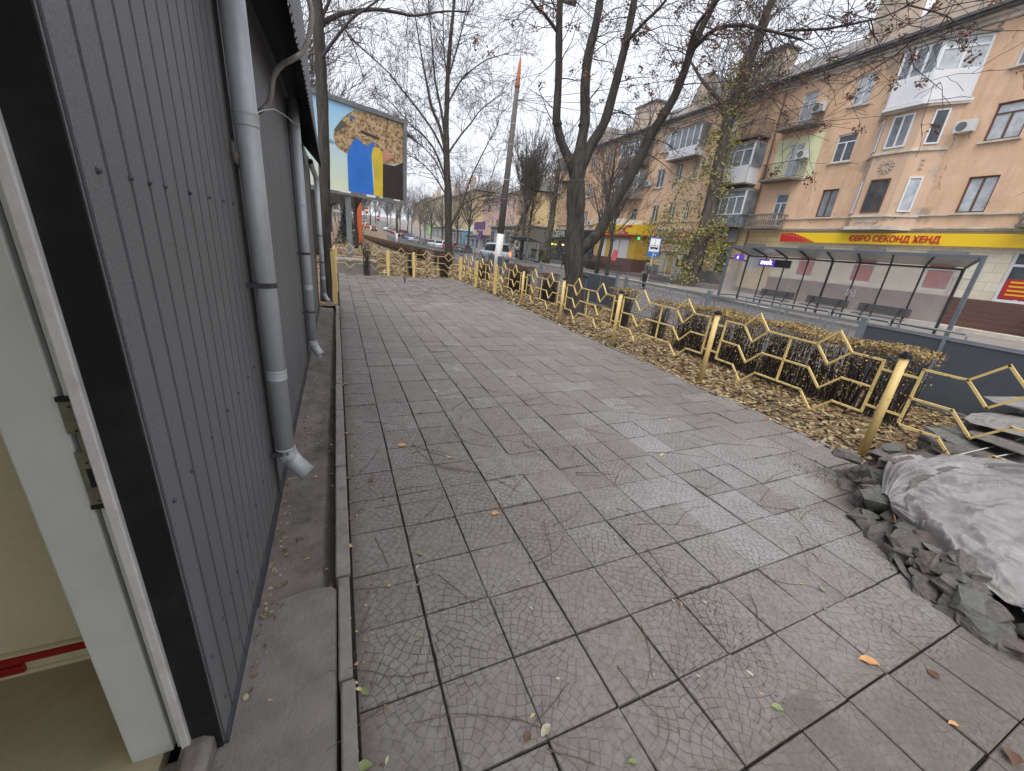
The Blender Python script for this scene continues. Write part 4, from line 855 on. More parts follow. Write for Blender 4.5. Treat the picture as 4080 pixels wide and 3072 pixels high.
LFP = [(0.844, 0.843, 0.055, 'o', 1.2, 'orange-brown leaf in the lower middle of the walk'), (0.422, 1.816, 0.07, 'o', 1.4, 'long orange leaf lying left of the twig tangle'), (0.734, 1.554, 0.04, 'y', 1.48, 'small yellow leaf above the twig tangle'), (0.003, 0.815, 0.045, 'y', 1.3, 'yellow leaf lying on the kerb'), (0.028, 0.702, 0.022, 'g', 0.65, 'green round leaf beside the kerb'), (0.931, 2.913, 0.05, 'p', 1.5, 'pale cream leaf in the upper middle'), (0.153, 1.401, 0.05, 'b', 2.49, 'curled brown leaf near the kerb'), (0.023, 2.12, 0.04, 'o', 0.97, 'small orange leaf against the kerb'), (0.346, 0.657, 0.035, 'g', 0.42, 'narrow green leaf in the lower left'), (0.467, 1.086, 0.025, 'g', 2.52, 'small green leaf on a level stalk'), (1.212, 3.1, 0.06, 'b', 5.76, 'dark dry seed pod leaf in the upper middle'), (0.036, 3.272, 0.07, 'g', 5.03, 'bunch of green leaves by the upper kerb'), (0.016, 1.455, 0.04, 'g', 4.81, 'yellow-green leaf by the kerb'), (1.008, 1.144, 0.03, 'b', 1.39, 'dark brown leaf scrap below the tangle'), (0.182, 1.014, 0.03, 'g', 3.37, 'yellowish crumpled leaf lower left'), (0.251, 0.197, 0.03, 'g', 1.74, 'yellow-green folded leaf on the lower left slabs'), (0.021, 0.076, 0.03, 'y', 1.08, 'pale leaf in the dirt by the lower kerb'), (0.04, 0.06, 0.04, 'g', 0.67, 'long yellow leaf in the dirt by the lower kerb'), (0.025, -0.161, 0.05, 'g', 1.35, 'green leaf at the bottom edge by the kerb'), (0.089, -0.169, 0.025, 'p', 5.82, 'pale leaf at the bottom edge'), (0.535, -0.271, 0.035, 'b', 5.21, 'curled brown leaf by the crossing stalks'), (0.603, -0.276, 0.05, 'p', 5.07, 'long pale pod at the crossing joint'), (0.58, -0.217, 0.025, 'y', 5.03, None), (0.732, -0.138, 0.022, 'p', 1.21, None), (0.305, 0.465, 0.028, 'g', 1.95, 'narrow green leaf under the kerb stalk'), (0.778, 0.344, 0.016, 'p', 3.94, None), (1.171, 0.067, 0.024, 'g', 4.6, 'pale green oval leaf beside a joint'), (1.146, -0.117, 0.02, 'g', 5.37, None), (1.108, -0.257, 0.018, 'p', 5.53, None), (1.284, -0.323, 0.018, 'p', 0.54, None), (1.475, -0.467, 0.03, 'o', 3.8, 'orange leaf scrap on the mud'), (1.484, -0.519, 0.045, 'g', 0.9, 'long green leaf on the lower mud strip'), (0.835, -0.453, 0.032, 'g', 4.22, 'yellow-green leaf at the bottom edge centre'), (1.458, -0.01, 0.02, 'p', 3.18, None), (1.61, -0.072, 0.022, 'p', 1.12, None), (1.483, -0.037, 0.022, 'o', 2.97, None), (2.238, -0.163, 0.022, 'y', 0.56, None), (2.31, -0.223, 0.035, 'g', 5.87, 'green leaf at the right of the near slabs'), (2.183, -0.31, 0.03, 'g', 5.44, 'green leaf on the dark joint'), (1.502, -0.389, 0.03, 'p', 3.44, None), (2.503, 1.165, 0.045, 'y', 1.89, 'pale yellow leaf on the right slabs'), (3.152, 1.738, 0.05, 'o', 5.71, 'brown maple-like leaf on the far slabs'), (4.434, 1.226, 0.06, 'o', 3.59, 'orange leaf on the walk edge'), (3.681, 1.667, 0.03, 'b', 5.54, None), (2.462, 1.807, 0.02, 'p', 5.33, None), (3.484, 1.387, 0.018, 'p', 3.19, None), (3.608, 1.387, 0.018, 'p', 2.6, None), (1.907, 1.208, 0.02, 'p', 3.76, None), (2.076, -0.545, 0.075, 'o', 0.8, 'broad brown leaf on the right slabs'), (2.298, -0.674, 0.055, 'b', 2.71, 'grey-brown leaf right of the broad brown one'), (2.106, -0.806, 0.04, 'o', 1.01, 'orange oval leaf at the lower right'), (2.171, -0.935, 0.08, 'b', 1.92, 'brown crumpled leaf in the bottom right corner'), (2.922, -0.272, 0.03, 'g', 5.1, 'narrow green leaf beside the rocks'), (2.305, -0.225, 0.03, 'g', 0.27, None), (2.183, -0.311, 0.02, 'g', 0.29, None), (2.587, 2.24, 0.02, 'y', 0.9, None), (2.779, 0.378, 0.023, 'g', 1.71, None), (0.692, 8.187, 0.014, 'p', 4.39, None), (1.174, 4.865, 0.014, 'p', 1.8, None), (1.159, 2.928, 0.024, 'y', 0.11, None), (1.22, 8.204, 0.019, 'p', 1.82, None), (0.489, 8.675, 0.018, 'p', 2.25, None), (1.892, 2.977, 0.03, 'p', 2.72, None), (0.122, 6.766, 0.023, 'p', 3.76, None), (0.091, 7.596, 0.017, 'g', 4.04, None), (0.616, 2.362, 0.02, 'g', 5.15, None), (0.329, 2.269, 0.016, 'y', 0.88, None), (0.258, 7.874, 0.03, 'g', 5.97, None), (2.695, 7.377, 0.013, 'g', 0.58, None), (0.904, 7.402, 0.029, 'y', 1.84, None), (0.533, 2.33, 0.026, 'y', 2.1, None), (1.638, 4.119, 0.017, 'p', 0.28, None), (3.691, 0.91, 0.024, 'p', 5.39, None), (2.836, 3.842, 0.019, 'g', 1.35, None), (1.058, 1.485, 0.027, 'g', 5.44, None), (0.822, 3.31, 0.028, 'g', 5.67, None), (1.831, 0.487, 0.014, 'y', 3.77, None), (0.612, 2.954, 0.021, 'p', 1.84, None), (1.455, 0.45, 0.02, 'p', 4.88, None), (1.31, 1.833, 0.029, 'p', 0.48, None), (1.2, 4.035, 0.025, 'g', 0.41, None), (1.012, 4.091, 0.026, 'p', 2.3, None), (1.039, 2.698, 0.03, 'p', 4.41, None), (0.073, 2.513, 0.021, 'g', 3.26, None), (0.314, 2.034, 0.028, 'p', 4.2, None), (2.519, 2.525, 0.02, 'y', 5.81, None), (2.102, 3.635, 0.019, 'y', 4.78, None), (0.145, 1.723, 0.027, 'p', 1.77, None), (3.855, 1.518, 0.024, 'p', 0.48, None), (0.478, 1.984, 0.028, 'p', 3.25, None), (0.985, 1.336, 0.015, 'g', 4.1, None), (4.07, 0.469, 0.03, 'p', 4.04, None), (2.785, 6.283, 0.027, 'y', 5.29, None), (0.613, 2.38, 0.019, 'y', 3.33, None), (2.196, 3.731, 0.021, 'y', 1.76, None), (0.671, 6.393, 0.023, 'y', 2.51, None), (1.624, 0.043, 0.02, 'y', 3.74, None), (0.305, 8.39, 0.028, 'p', 0.92, None), (1.015, 2.403, 0.015, 'y', 0.11, None), (1.142, 1.197, 0.017, 'y', 3.78, None), (0.527, 1.605, 0.025, 'p', 3.47, None), (2.86, 6.096, 0.021, 'p', 1.33, None), (0.238, 8.062, 0.021, 'y', 5.34, None), (0.082, 7.952, 0.012, 'p', 0.53, None), (0.316, 0.573, 0.028, 'p', 5.49, None), (1.882, 6.166, 0.024, 'g', 2.08, None), (0.596, 8.176, 0.018, 'g', 3.72, None), (1.037, 6.127, 0.018, 'g', 3.88, None), (1.424, 7.057, 0.028, 'p', 4.08, None), (2.88, 5.061, 0.03, 'y', 5.76, None), (0.767, 0.175, 0.027, 'p', 0.24, None), (2.788, 2.727, 0.014, 'y', 0.72, None), (4.013, 6.992, 0.012, 'p', 3.86, None), (2.57, -0.041, 0.013, 'g', 4.33, None), (0.913, 1.968, 0.018, 'y', 5.32, None)]
for i, (x, y, s, k, ang, lab) in enumerate(LFP):
    mb = MB(); leafshape(mb, Matrix.Translation((0,0,.003+s*.05)) @ Euler((rng.uniform(-.25,.25), rng.uniform(-.25,.25), 0)).to_matrix().to_4x4(), s, s*(.62 if s > .03 else .42), rng.uniform(.2,.7))
    mb.tube([(0,-.5*s,.004),(0,-.75*s,.006)], .0008, 4)
    o = mb.build('leaf', leafc[k], None, True); o.location = (x, y, .0 if x > 0 else (-.055 if x < -.06 else .012)); o.rotation_euler = (0,0,ang)
    tag(o, lab or 'tiny dry leaf lying among the twigs on the paving slabs', 'leaf', 'single leaves lying on the walk')

# ------------------------------------------------------------------ GREY RAILING along the road
greym = mat('grey_paint', (.20,.225,.25), .5, .1, var=.15, scale=4, bmp=.08, dirt=(.12,.11,.1), dirt_amt=.4)
sheetm = mat('grey_sheet', (.085,.10,.12), .42, .15, var=.12, scale=1.2, bmp=.05, dirt=(.13,.13,.13), dirt_amt=.35)
RT = 7.32
def rail_line(s): return RT
def meander(mb, x0, x1, z0, z1, b=.012):
    """greek-key style infill between x0..x1 (local along), z0..z1"""
    n = max(1, round((x1-x0)/.30)); w_ = (x1-x0)/n; mid = (z0+z1)/2
    mb.bar((x0,0,mid),(x1,0,mid),b,b)
    for k in range(n):
        a = x0 + k*w_; c = w_*.14
        for zl, zh, sg in ((z0, mid-.02, 1), (mid+.02, z1, -1)):
            H = zh-zl; X = lambda u: a + c + (w_-2*c)*(u if k % 2 == 0 else 1-u); Z = lambda v: (zl + H*v) if sg > 0 else (zh - H*v)
            pts = [(0,1),(0,.12),(1,.12),(1,.82),(.35,.82),(.35,.4),(.68,.4),(.68,.6)]
            for p, q in zip(pts, pts[1:]): mb.bar((X(p[0]),0,Z(p[1])),(X(q[0]),0,Z(q[1])),b,b,up=Vector((0,1,0)))
GR = thing('street_railing', 'long grey metal railing with meander panels and sheet-metal sections between the verge and the road', 'railing', (0,0,0))
GR.rotation_euler = (0,0,-TH)
p_s = [2.80 + 2.98*k for k in range(-1, 22)]
SHEET = {(-1,): 1}
def gpost(s, z):
    mb = MB(); mb.box(RT-.04,RT+.04,s-.04,s+.04,-.15+z,1.06+z); mb.build('post', greym, GR)
def gsect(s0, s1, kind, z):
    M = Matrix.Translation((RT, s0+.04, z)) @ Matrix.Rotation(PI/2, 4, 'Z'); L = s1-s0-.08
    mb = MB(); mb.bar((0,0,.97),(L,0,.97),.04,.04); mb.bar((0,0,.06),(L,0,.06),.03,.03)
    if kind == 's':
        o = mb.build('frame', greym, GR); o.matrix_local = M
        mb = MB(); mb.box(0, L, -.006, .006, .085, .945); q = mb.build('sheet', sheetm, GR); q.matrix_local = M
        mb = MB()
        for x in ([L*k/3 for k in range(4)]): MB().box(x-.018, x+.018, -.028, .028, .04, .95).build('mullion', greym, q) if 0 else None
        for x in [L*k/3 for k in range(4)]:
            c = MB().box(x-.018, x+.018, -.03, .03, .075, .95).build('mullion', greym, GR); c.matrix_local = M
    else:
        mb.bar((0,0,.85),(L,0,.85),.016,.016); n = 5
        if kind == 'm': meander(mb, .12, L-.12, .12, .85)
        else:
            for k in range(1, 22): mb.bar((L*k/22,0,.06),(L*k/22,0,.85),.014,.014)
        for k in range(n+1): mb.bar((L*k/n,0,.85),(L*k/n,0,.97),.016,.016)
        for x in (.12, L-.12): mb.bar((x,0,.06),(x,0,.85),.018,.018)
        o = mb.build('meander_panel' if kind == 'm' else 'bar_panel', greym, GR); o.matrix_local = M
ss_ = [-6.2,-3.2,-.2, 2.62, 5.6, 8.62, 9.05, 11.55, 14.5, 17.5, 19.3, 21.9] + [24.9+3*k for k in range(28)]
kd = ['s','s','s','m','m','','s','m','m','m','s','m'] + ['m']*6 + ['b']*30
for i, s in enumerate(ss_):
    z = hill(s)
    gpost(s, z)
    if i < len(ss_)-1 and kd[i]: gsect(s, ss_[i+1], kd[i], z)
# the near sheet section starts a little way past the post
# ------------------------------------------------------------------ BUS SHELTER
poly = mat('polycarbonate', (.50,.47,.46), .25, var=0); MC['polycarbonate'].node_tree.nodes['Principled BSDF'].inputs['Alpha'].default_value = .42
def polyc_mat(nm, a, col):
    m, t, b = nodes(nm); wv = t.nodes.new('ShaderNodeTexWave'); wv.wave_type = 'BANDS'; wv.bands_direction = 'Y'; wv.inputs['Scale'].default_value = 11
    t.links.new(objc(t), wv.inputs['Vector']); n = noise(t, 1.4, 5, .6)
    c = mixc(t, math_(t,'MULTIPLY',wv.outputs['Fac'],.5), col, tuple(x*.8 for x in col)); t.links.new(c, b.inputs['Base Color']); b.inputs['Roughness'].default_value = .3
    al = math_(t, 'ADD', math_(t, 'MULTIPLY', wv.outputs['Fac'], .12), math_(t, 'ADD', a-.1, math_(t,'MULTIPLY', n, .2)))
    t.links.new(al, b.inputs['Alpha']); return m
polym = polyc_mat('twinwall_sheet', .30, (.62,.58,.55)); roofp = polyc_mat('twinwall_roof', .55, (.36,.35,.33))
steel2 = mat('shelter_steel', (.13,.155,.185), .45, .2, var=.15, scale=3, bmp=.08, dirt=(.1,.1,.1), dirt_amt=.3)
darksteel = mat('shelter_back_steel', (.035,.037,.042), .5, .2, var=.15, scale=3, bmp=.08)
benchm = mat('bench_slats', (.12,.12,.125), .7, var=.2, scale=6, bmp=.2)
purple = mat('lit_purple', (.05,.02,.2), .4, var=0, emit=(.10,.04,.42), estr=.35); litw = mat('lit_white', (.9,.9,.9), .4, var=0, emit=(.85,.85,1), estr=1.2)
blackg = mat('black_panel', (.01,.01,.012), .25, var=.2, scale=2, bmp=0)
def shelter(name, label, s0, s1, tb, tf, zb, zf, z0, nbay, benches, sign=True, ins=0.0):
    """tb back plane, tf front plane; zb back eave height, zf front eave height"""
    t = thing(name, label, 'bus shelter', S2W(tb, s0, z0), -TH); L = s1-s0; D = tf-tb
    for i in range(nbay+1):
        y = ins+(L-ins)*i/nbay; thick = .07 if i in (0, nbay, nbay//2) else .045
        MB().box(-thick/2,thick/2,y-thick/2,y+thick/2,0,zb).build('back_post', darksteel, t)
    for y in (0, L): MB().box(D-.05,D+.05,y-.05,y+.05,0,zf).build('front_post', steel2, t)
    for i in range(nbay+1):
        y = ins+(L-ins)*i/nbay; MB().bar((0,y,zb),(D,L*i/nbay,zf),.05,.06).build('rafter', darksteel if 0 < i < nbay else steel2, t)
    MB().bar((D,-.05,zf),(D,L+.05,zf),.08,.09).build('front_beam', steel2, t)
    MB().bar((0,ins,zb-.02),(0,L,zb-.02),.05,.07).build('back_beam', darksteel, t)
    MB().bar((0,ins,.28),(0,L,.28),.04,.04).build('lower_rail', darksteel, t)
    for i in range(nbay):
        a, b_ = ins+(L-ins)*i/nbay+.03, ins+(L-ins)*(i+1)/nbay-.03
        MB().box(-.005,.005,a,b_,.30,zb-.06).build('wall_sheet', polym, t)
    MB().add([(-.05,ins-.02,zb+.035),(D+.05,-.02,zf+.045),(D+.05,L+.02,zf+.045),(-.05,L+.02,zb+.035)], [(0,1,2,3)]).add([(-.05,ins-.02,zb+.045),(D+.05,-.02,zf+.055),(D+.05,L+.02,zf+.055),(-.05,L+.02,zb+.045)], [(0,1,2,3)]).build('roof_sheet', roofp, t)
    for y in (L,):                                           # end wall frame at the far end
        MB().bar((0,y,2.12),(D,y,2.18),.04,.05).build('end_rail', darksteel, t); MB().bar((0,y,.33),(D,y,.33),.04,.04).build('end_rail', darksteel, t)
        MB().box(D*.98,D*.04,y-.004,y+.004,.36,2.1).build('end_sheet', polym, t)
    for (a, b_) in benches:
        q = thing('bench', 'x', 'x', (-.32*(1 if D < 0 else -1), a, 0)); del q['label']; del q['category']; q.parent = t; q.name = 'bench'
        for k, (x, z) in enumerate(((-.10,.45),(-.02,.46),(.06,.46),(.26,.62),(.275,.72),(.29,.82))):
            MB().box(x-.035 if k < 3 else x-.012, x+.035 if k < 3 else x+.012, 0, b_-a, z-.015 if k < 3 else z-.04, z+.015 if k < 3 else z+.04).build('slat', benchm, q)
        for y in (.3, b_-a-.3): MB().bar((0,y,0),(.02,y,.45),.05,.05).bar((.02,y,.4),(.28,y,.86),.03,.04).build('leg', darksteel, q)
    return t
# sizes back-projected from the photograph
SH = shelter('bus_shelter', 'large grey-framed bus shelter with translucent corrugated walls in front of the long yellow shop sign', 5.5, 14.6, 19.3, 17.9, 2.40, 2.72, -.10, 8, ((6.1,7.8),(3.8,5.5),(1.7,3.4)), ins=.85)
MB().box(-.08,.0,6.74,8.35,1.93,2.27).build('dark_board', blackg, SH)
MB().box(-.09,-.0805,7.5,8.33,1.94,2.26).build('lit_sign', purple, SH)
text('mok', .34, facing(-.095, 8.25, 2.02) , litw, SH, 'sign_letters', .004, .012)
MB().box(-1.40,-1.3,8.3,8.75,2.1,2.36).build('end_sign', purple, SH); text('4', .2, facing(-1.41, 8.6, 2.15), litw, SH, 'sign_letters', .004, .01)
whp = mat('white_spray', (.7,.7,.7), .7, var=.1)
MB().bar((-.02,4.0,1.35),(-.02,4.03,1.05),.008,.04).bar((-.02,3.92,1.33),(-.02,3.95,1.05),.008,.03).bar((-.02,3.87,1.25),(-.02,3.78,1.04),.008,.035).bar((-.02,3.72,1.33),(-.02,3.71,1.04),.008,.035).build('white_scrawl', whp, SH)
# barrier between road and shelter
BR = thing('pedestrian_barrier', 'low grey tubular barrier hoops standing at the road edge in front of the bus shelter', 'barrier', S2W(15.7, 4.3, -.15), -TH)
for k in range(4):
    y = 1.78*k; mb = MB(); mb.tube([(0,y,0),(0,y,.57),(0,y+.04,.62),(0,y+1.5,.62),(0,y+1.54,.57),(0,y+1.54,0)], .028, 8); mb.tube([(0,y,.55),(0,y+2.25,.55)], .018, 6) if 0 else None
    mb.build('hoop', greym, BR)
shelter('bus_shelter', 'smaller distant bus shelter behind the silver car with a woman waiting in front', 42.5, 49.5, 20.0, 18.4, 2.45, 2.85, -.1, 7, ((1,3),(4,6)))

# ------------------------------------------------------------------ LONG APARTMENT BUILDING across the street
def plaster(name, c, c2, bare=(.24,.21,.18), amt=.6):
    m, t, b = nodes(name)
    n1 = noise(t, .55, 8, .65); n2 = noise(t, 1, 6, .65, mapped(t, (1.2,1.2,.22))); n3 = noise(t, 18, 4, .6); n4 = noise(t, 1.6, 7, .7)
    k = mixc(t, ramp(t, n4, .35, .65), c, c2)
    k = mixc(t, math_(t,'MULTIPLY', ramp(t, n2, .46, .68), .55), k, tuple(x*.62 for x in c))
    k = mixc(t, math_(t,'MULTIPLY', ramp(t, n1, .58, .64), amt), k, bare)
    k = mixc(t, math_(t,'MULTIPLY', n3, .25), k, tuple(x*.6 for x in c))
    v = t.nodes.new('ShaderNodeTexVoronoi'); v.feature = 'DISTANCE_TO_EDGE'; v.inputs['Scale'].default_value = .33
    wn = t.nodes.new('ShaderNodeTexNoise'); wn.inputs['Scale'].default_value = 1.3; wn.inputs['Detail'].default_value = 5; t.links.new(objc(t), wn.inputs['Vector'])
    wv = mixc(t, .45, objc(t), wn.outputs['Color']); t.links.new(wv, v.inputs['Vector'])
    cr_ = math_(t,'MULTIPLY', ramp(t, v.outputs['Distance'], .002, .006, (1,1,1), (0,0,0)), ramp(t, n4, .5, .56))
    k = mixc(t, math_(t,'MULTIPLY',cr_,.8), k, (.12,.08,.06))
    sx = t.nodes.new('ShaderNodeSeparateXYZ'); t.links.new(objc(t), sx.inputs[0]); n5 = noise(t, 1, 7, .7, mapped(t, (.5,.5,.16)))
    ht = ramp(t, math_(t,'ADD', math_(t,'MULTIPLY', sx.outputs[2], .1), math_(t,'MULTIPLY', n5, .35)), 1.33, 1.52)
    k = mixc(t, math_(t,'MULTIPLY', ht, .75), k, bare)
    k = mixc(t, math_(t,'MULTIPLY', ramp(t, n5, .52, .66), .45), k, tuple(.5*(x+y) for x, y in zip(c, bare)))
    t.links.new(k, b.inputs['Base Color']); b.inputs['Roughness'].default_value = .9
    bump(t, b, math_(t,'SUBTRACT', math_(t,'ADD', n3, n1), cr_), .3, .03); return m
pOr = plaster('orange_plaster', (.66,.43,.27), (.74,.53,.37), amt=.7)
pPink = plaster('peach_plaster', (.72,.52,.38), (.66,.45,.31))
pGrey = plaster('grey_plaster', (.46,.39,.33), (.60,.45,.33), (.30,.28,.26))
pCr = plaster('cream_render', (.60,.52,.38), (.54,.43,.29))
pBay = plaster('bay_plaster', (.66,.45,.30), (.56,.43,.33), (.36,.33,.31), .9)
trimc = mat('cream_cornice', (.62,.57,.49), .85, var=.2, scale=1.5, bmp=.3, fine=12, dirt=(.2,.18,.16), dirt_amt=.7)
def block_mat(name, c, c2, mort, sx=.45, sz=.3):
    m, t, b = nodes(name); br = t.nodes.new('ShaderNodeTexBrick'); sw = t.nodes.new('ShaderNodeSeparateXYZ'); cb = t.nodes.new('ShaderNodeCombineXYZ')
    t.links.new(objc(t), sw.inputs[0]); t.links.new(sw.outputs[1], cb.inputs[0]); t.links.new(sw.outputs[2], cb.inputs[1]); t.links.new(cb.outputs[0], br.inputs['Vector'])
    br.inputs['Scale'].default_value = 1; br.inputs['Brick Width'].default_value = sx; br.inputs['Row Height'].default_value = sz; br.inputs['Mortar Size'].default_value = .012
    br.inputs['Color1'].default_value = c4(c); br.inputs['Color2'].default_value = c4(c2); br.inputs['Mortar'].default_value = c4(mort)
    k = mixc(t, math_(t,'MULTIPLY', ramp(t, noise(t, 1.2, 6), .4, .7), .4), br.outputs['Color'], tuple(x*.6 for x in c)); t.links.new(k, b.inputs['Base Color']); b.inputs['Roughness'].default_value = .8
    bump(t, b, math_(t,'SUBTRACT', noise(t, 9, 5), br.outputs['Fac']), .5, .02); return m
stoneY = block_mat('cream_stone_blocks', (.68,.62,.48), (.72,.68,.56), (.5,.45,.36), .8, .42)
stoneO = block_mat('ochre_blocks', (.62,.47,.25), (.66,.52,.31), (.33,.23,.12), .7, .36)
granite = mat('red_brown_granite', (.13,.068,.055), .35, var=.3, scale=12, bmp=.05, fine=80)
plinthg = mat('grey_plinth', (.2,.2,.21), .85, var=.2, scale=2, bmp=.3, dirt=(.3,.28,.26), dirt_amt=.5)
rooft = mat('slate_roof', (.22,.21,.20), .85, var=.25, scale=1.5, bmp=.3, fine=8, dirt=(.1,.09,.085), dirt_amt=.6)
brickw = block_mat('pale_bricks', (.42,.36,.29), (.48,.42,.35), (.26,.22,.18), .25, .085)
wfr = mat('white_upvc', (.72,.74,.76), .35, var=.05, scale=2, bmp=0); bfr = mat('brown_frame', (.12,.055,.035), .6, var=.2, scale=8, bmp=.1)
gd = mat('window_glass', (.07,.085,.10), .06, var=.6, scale=1.4, bmp=0); gc = mat('curtained_glass', (.48,.52,.56), .08, var=.4, scale=2.4, bmp=0); gm = mat('dim_glass', (.20,.23,.26), .06, var=.6, scale=1.6, bmp=0)
iron = mat('wrought_iron', (.03,.028,.028), .6, var=.3, scale=8, bmp=.1)
whitepan = mat('white_balcony_panel', (.70,.71,.74), .4, var=.06, scale=.8, bmp=.03, dirt=(.5,.5,.5), dirt_amt=.3)
conb = mat('weathered_balcony', (.2,.17,.145), .9, var=.3, scale=3, bmp=.4, dirt=(.1,.08,.07), dirt_amt=.7)
rollm = mat('roller_box', (.30,.29,.30), .5, .2, var=.1, scale=3, bmp=.05)

def frame_from(P, Q):
    """local frame on a wall: x along P->Q, y outwards (towards the street, -x world-ish), z up"""
    P = Vector((*P,0)); Q = Vector((*Q,0)); u = (Q-P).normalized(); o = Vector((-u.y, u.x, 0))
    if o.x > 0: o = -o
    return Matrix(((u.x,o.x,0,P.x),(u.y,o.y,0,P.y),(0,0,1,0),(0,0,0,1)))
def fbox(mb, F, u0,u1,y0,y1,z0,z1, mi=0):
    n = len(mb.v); mb.box(u0,u1,y0,y1,z0,z1,mi)
    for i in range(n, len(mb.v)): mb.v[i] = tuple(F @ Vector(mb.v[i]))
    return mb
def window(par, F, u0,u1,z0,z1, fm=None, gl=None, style='2', dep=-.14, sill=True, fw=.07, name='window'):
    fm = fm or wfr; gl = gl or gd; mb = MB(); d0, d1 = dep, dep+.06
    fbox(mb,F,u0,u1,d0,d1,z0,z0+fw); fbox(mb,F,u0,u1,d0,d1,z1-fw,z1); fbox(mb,F,u0,u0+fw,d0,d1,z0+fw,z1-fw); fbox(mb,F,u1-fw,u1,d0,d1,z0+fw,z1-fw)
    top = z1-fw
    if 'T' in style: top = z0+(z1-z0)*.72; fbox(mb,F,u0+fw,u1-fw,d0,d1-.005,top-fw*.45,top+fw*.45)
    n = int(style[-1]) if style[-1].isdigit() else 2
    for k in range(1,n):
        x = u0+(u1-u0)*k/n; fbox(mb,F,x-fw*.55,x+fw*.55,d0,d1+.002,z0+fw,top-(fw*.45 if 'T' in style else 0))
    w_ = mb.build(name, fm, par)
    fbox(MB(),F,u0+.02,u1-.02,dep-.02,dep+.022,z0+.02,z1-.02).build('pane', gl, w_)
    if sill: fbox(MB(),F,u0-.12,u1+.12,-.02,.13,z0-.10,z0-.02).build('sill', trimc, w_)
    return w_
def wallmesh(F, u0,u1,z0,z1, ops, dep=.18):
    us = sorted({u0,u1,*[o[0] for o in ops],*[o[1] for o in ops]}); zs = sorted({z0,z1,*[o[2] for o in ops],*[o[3] for o in ops]})
    us = [u for u in us if u0<=u<=u1]; zs = [z for z in zs if z0<=z<=z1]; mb = MB()
    for a,b_ in zip(us,us[1:]):
        for c,d in zip(zs,zs[1:]):
            mu,mz = (a+b_)/2,(c+d)/2
            if any(o[0]<mu<o[1] and o[2]<mz<o[3] for o in ops): continue
            mb.add([F@Vector((x,0,z)) for x,z in ((a,c),(b_,c),(b_,d),(a,d))],[(0,1,2,3)])
    for o in ops:
        a,b_,c,d = o[:4]
        for p,q in (((a,c),(b_,c)),((b_,c),(b_,d)),((b_,d),(a,d)),((a,d),(a,c))):
            mb.add([F@Vector((p[0],0,p[1])),F@Vector((q[0],0,q[1])),F@Vector((q[0],-dep,q[1])),F@Vector((p[0],-dep,p[1]))],[(0,1,2,3)])
    return mb
A = thing('apartment_building', 'long four-storey orange plastered apartment building across the street with shops below', 'building', S2W(27.2,0,0), -TH)
F0 = frame_from((0,0),(0,1))                     # u == s
ops = []; wn_ = []
def W(u0,u1,z0,z1,fm='w',g_='d',st='2',sill=True):
    ops.append((u0,u1,z0,z1)); wn_.append((u0,u1,z0,z1,{'w':wfr,'b':bfr}[fm],{'d':gd,'c':gc,'m':gm}[g_],st,sill))
for a in [(9.6,10.63,5.12,6.68,'b','c','2'),(16.24,17.18,5.1,6.67,'b','m','2'),(19.3,20.2,4.6,6.66,'w','m','T2',False),(28.05,28.62,5.12,6.7),(29.75,30.64,5.15,6.75,'w','d','2'),(31.97,32.93,5.03,6.6),(35.3,36.2,5.1,6.5,'w','d','T2'),(38.1,39.4,5.1,6.5,'w','m','2'),(41.6,42.6,5.2,6.6,'w','d'),(45.0,45.9,4.95,6.55,'w','m'),(49.0,50.0,5.1,6.6,'w','d'),
          (9.6,10.75,8.15,9.65,'b','c','T2'),(16.25,17.33,8.15,9.62,'w','d','T2'),(19.25,20.2,7.5,9.55,'w','c','T2',False),(25.4,26.2,8.2,9.8,'w','c'),(28.1,28.62,8.45,9.85,'w','d'),(29.94,30.7,8.45,9.94,'w','d'),(32.12,33.2,8.15,9.7,'w','d'),(41.6,42.6,8.2,9.7,'w','d'),(45.0,46.0,8.2,9.7,'w','m'),(49.0,50.0,8.2,9.7),
          (9.6,10.8,11.04,12.5,'w','m'),(16.33,17.24,11.04,12.53,'w','c'),(19.4,20.35,10.7,12.5,'w','c','T2',False),(25.3,26.1,11.1,12.6,'w','c'),(32.1,33.25,11.15,12.65,'w','c'),(41.6,42.6,11.2,12.6,'w','m'),(45.0,46.0,11.2,12.6),(49,50,11.2,12.6,'w','m'),
          (3.2,4.4,5.1,6.68,'b','c'),(3.2,4.4,8.15,9.65,'w','c'),(3.2,4.4,11.05,12.5),(6.4,7.4,5.1,6.6,'w','m'),(6.4,7.4,8.15,9.6,'b','d'),(6.4,7.4,11,12.5),(-1,0.2,5.1,6.68),(-1,.2,8.15,9.6),(-1,.2,11,12.5)]: W(*a)
def part_wall(u0,u1,z0,z1,m,name='upper_wall'):
    oo = [o for o in ops if o[0] >= u0 and o[1] <= u1 and o[2] >= z0-.01 and o[3] <= z1+.01]
    return wallmesh(F0,u0,u1,z0,z1,oo).build(name, m, A)
part_wall(-6,18.2,4.45,13.3,pOr); part_wall(18.2,21.15,4.45,7.43,pOr); part_wall(18.2,21.15,9.99,13.3,pOr)
lime = mat('lime_green_render', (.68,.70,.45), .8, var=.05, scale=2, bmp=.1)
part_wall(18.2,21.15,7.43,9.99,lime,'green_wall')
part_wall(21.15,27.0,4.45,13.3,pOr); part_wall(27.0,33.6,4.45,10.2,pPink); part_wall(27.0,33.6,10.2,13.3,pOr); part_wall(33.6,53,4.45,13.3,pOr)
gops = [(16.15,17.3,1.5,3.25),(12.9,14.1,1.5,3.25),(9.6,10.75,1.5,3.25),(6.6,8.0,1.3,3.5),(20.0,21.3,1.6,3.3),(28.45,29.5,.32,2.45),(25.0,26.0,.9,2.9),(22.6,24.0,1.0,3.0)]
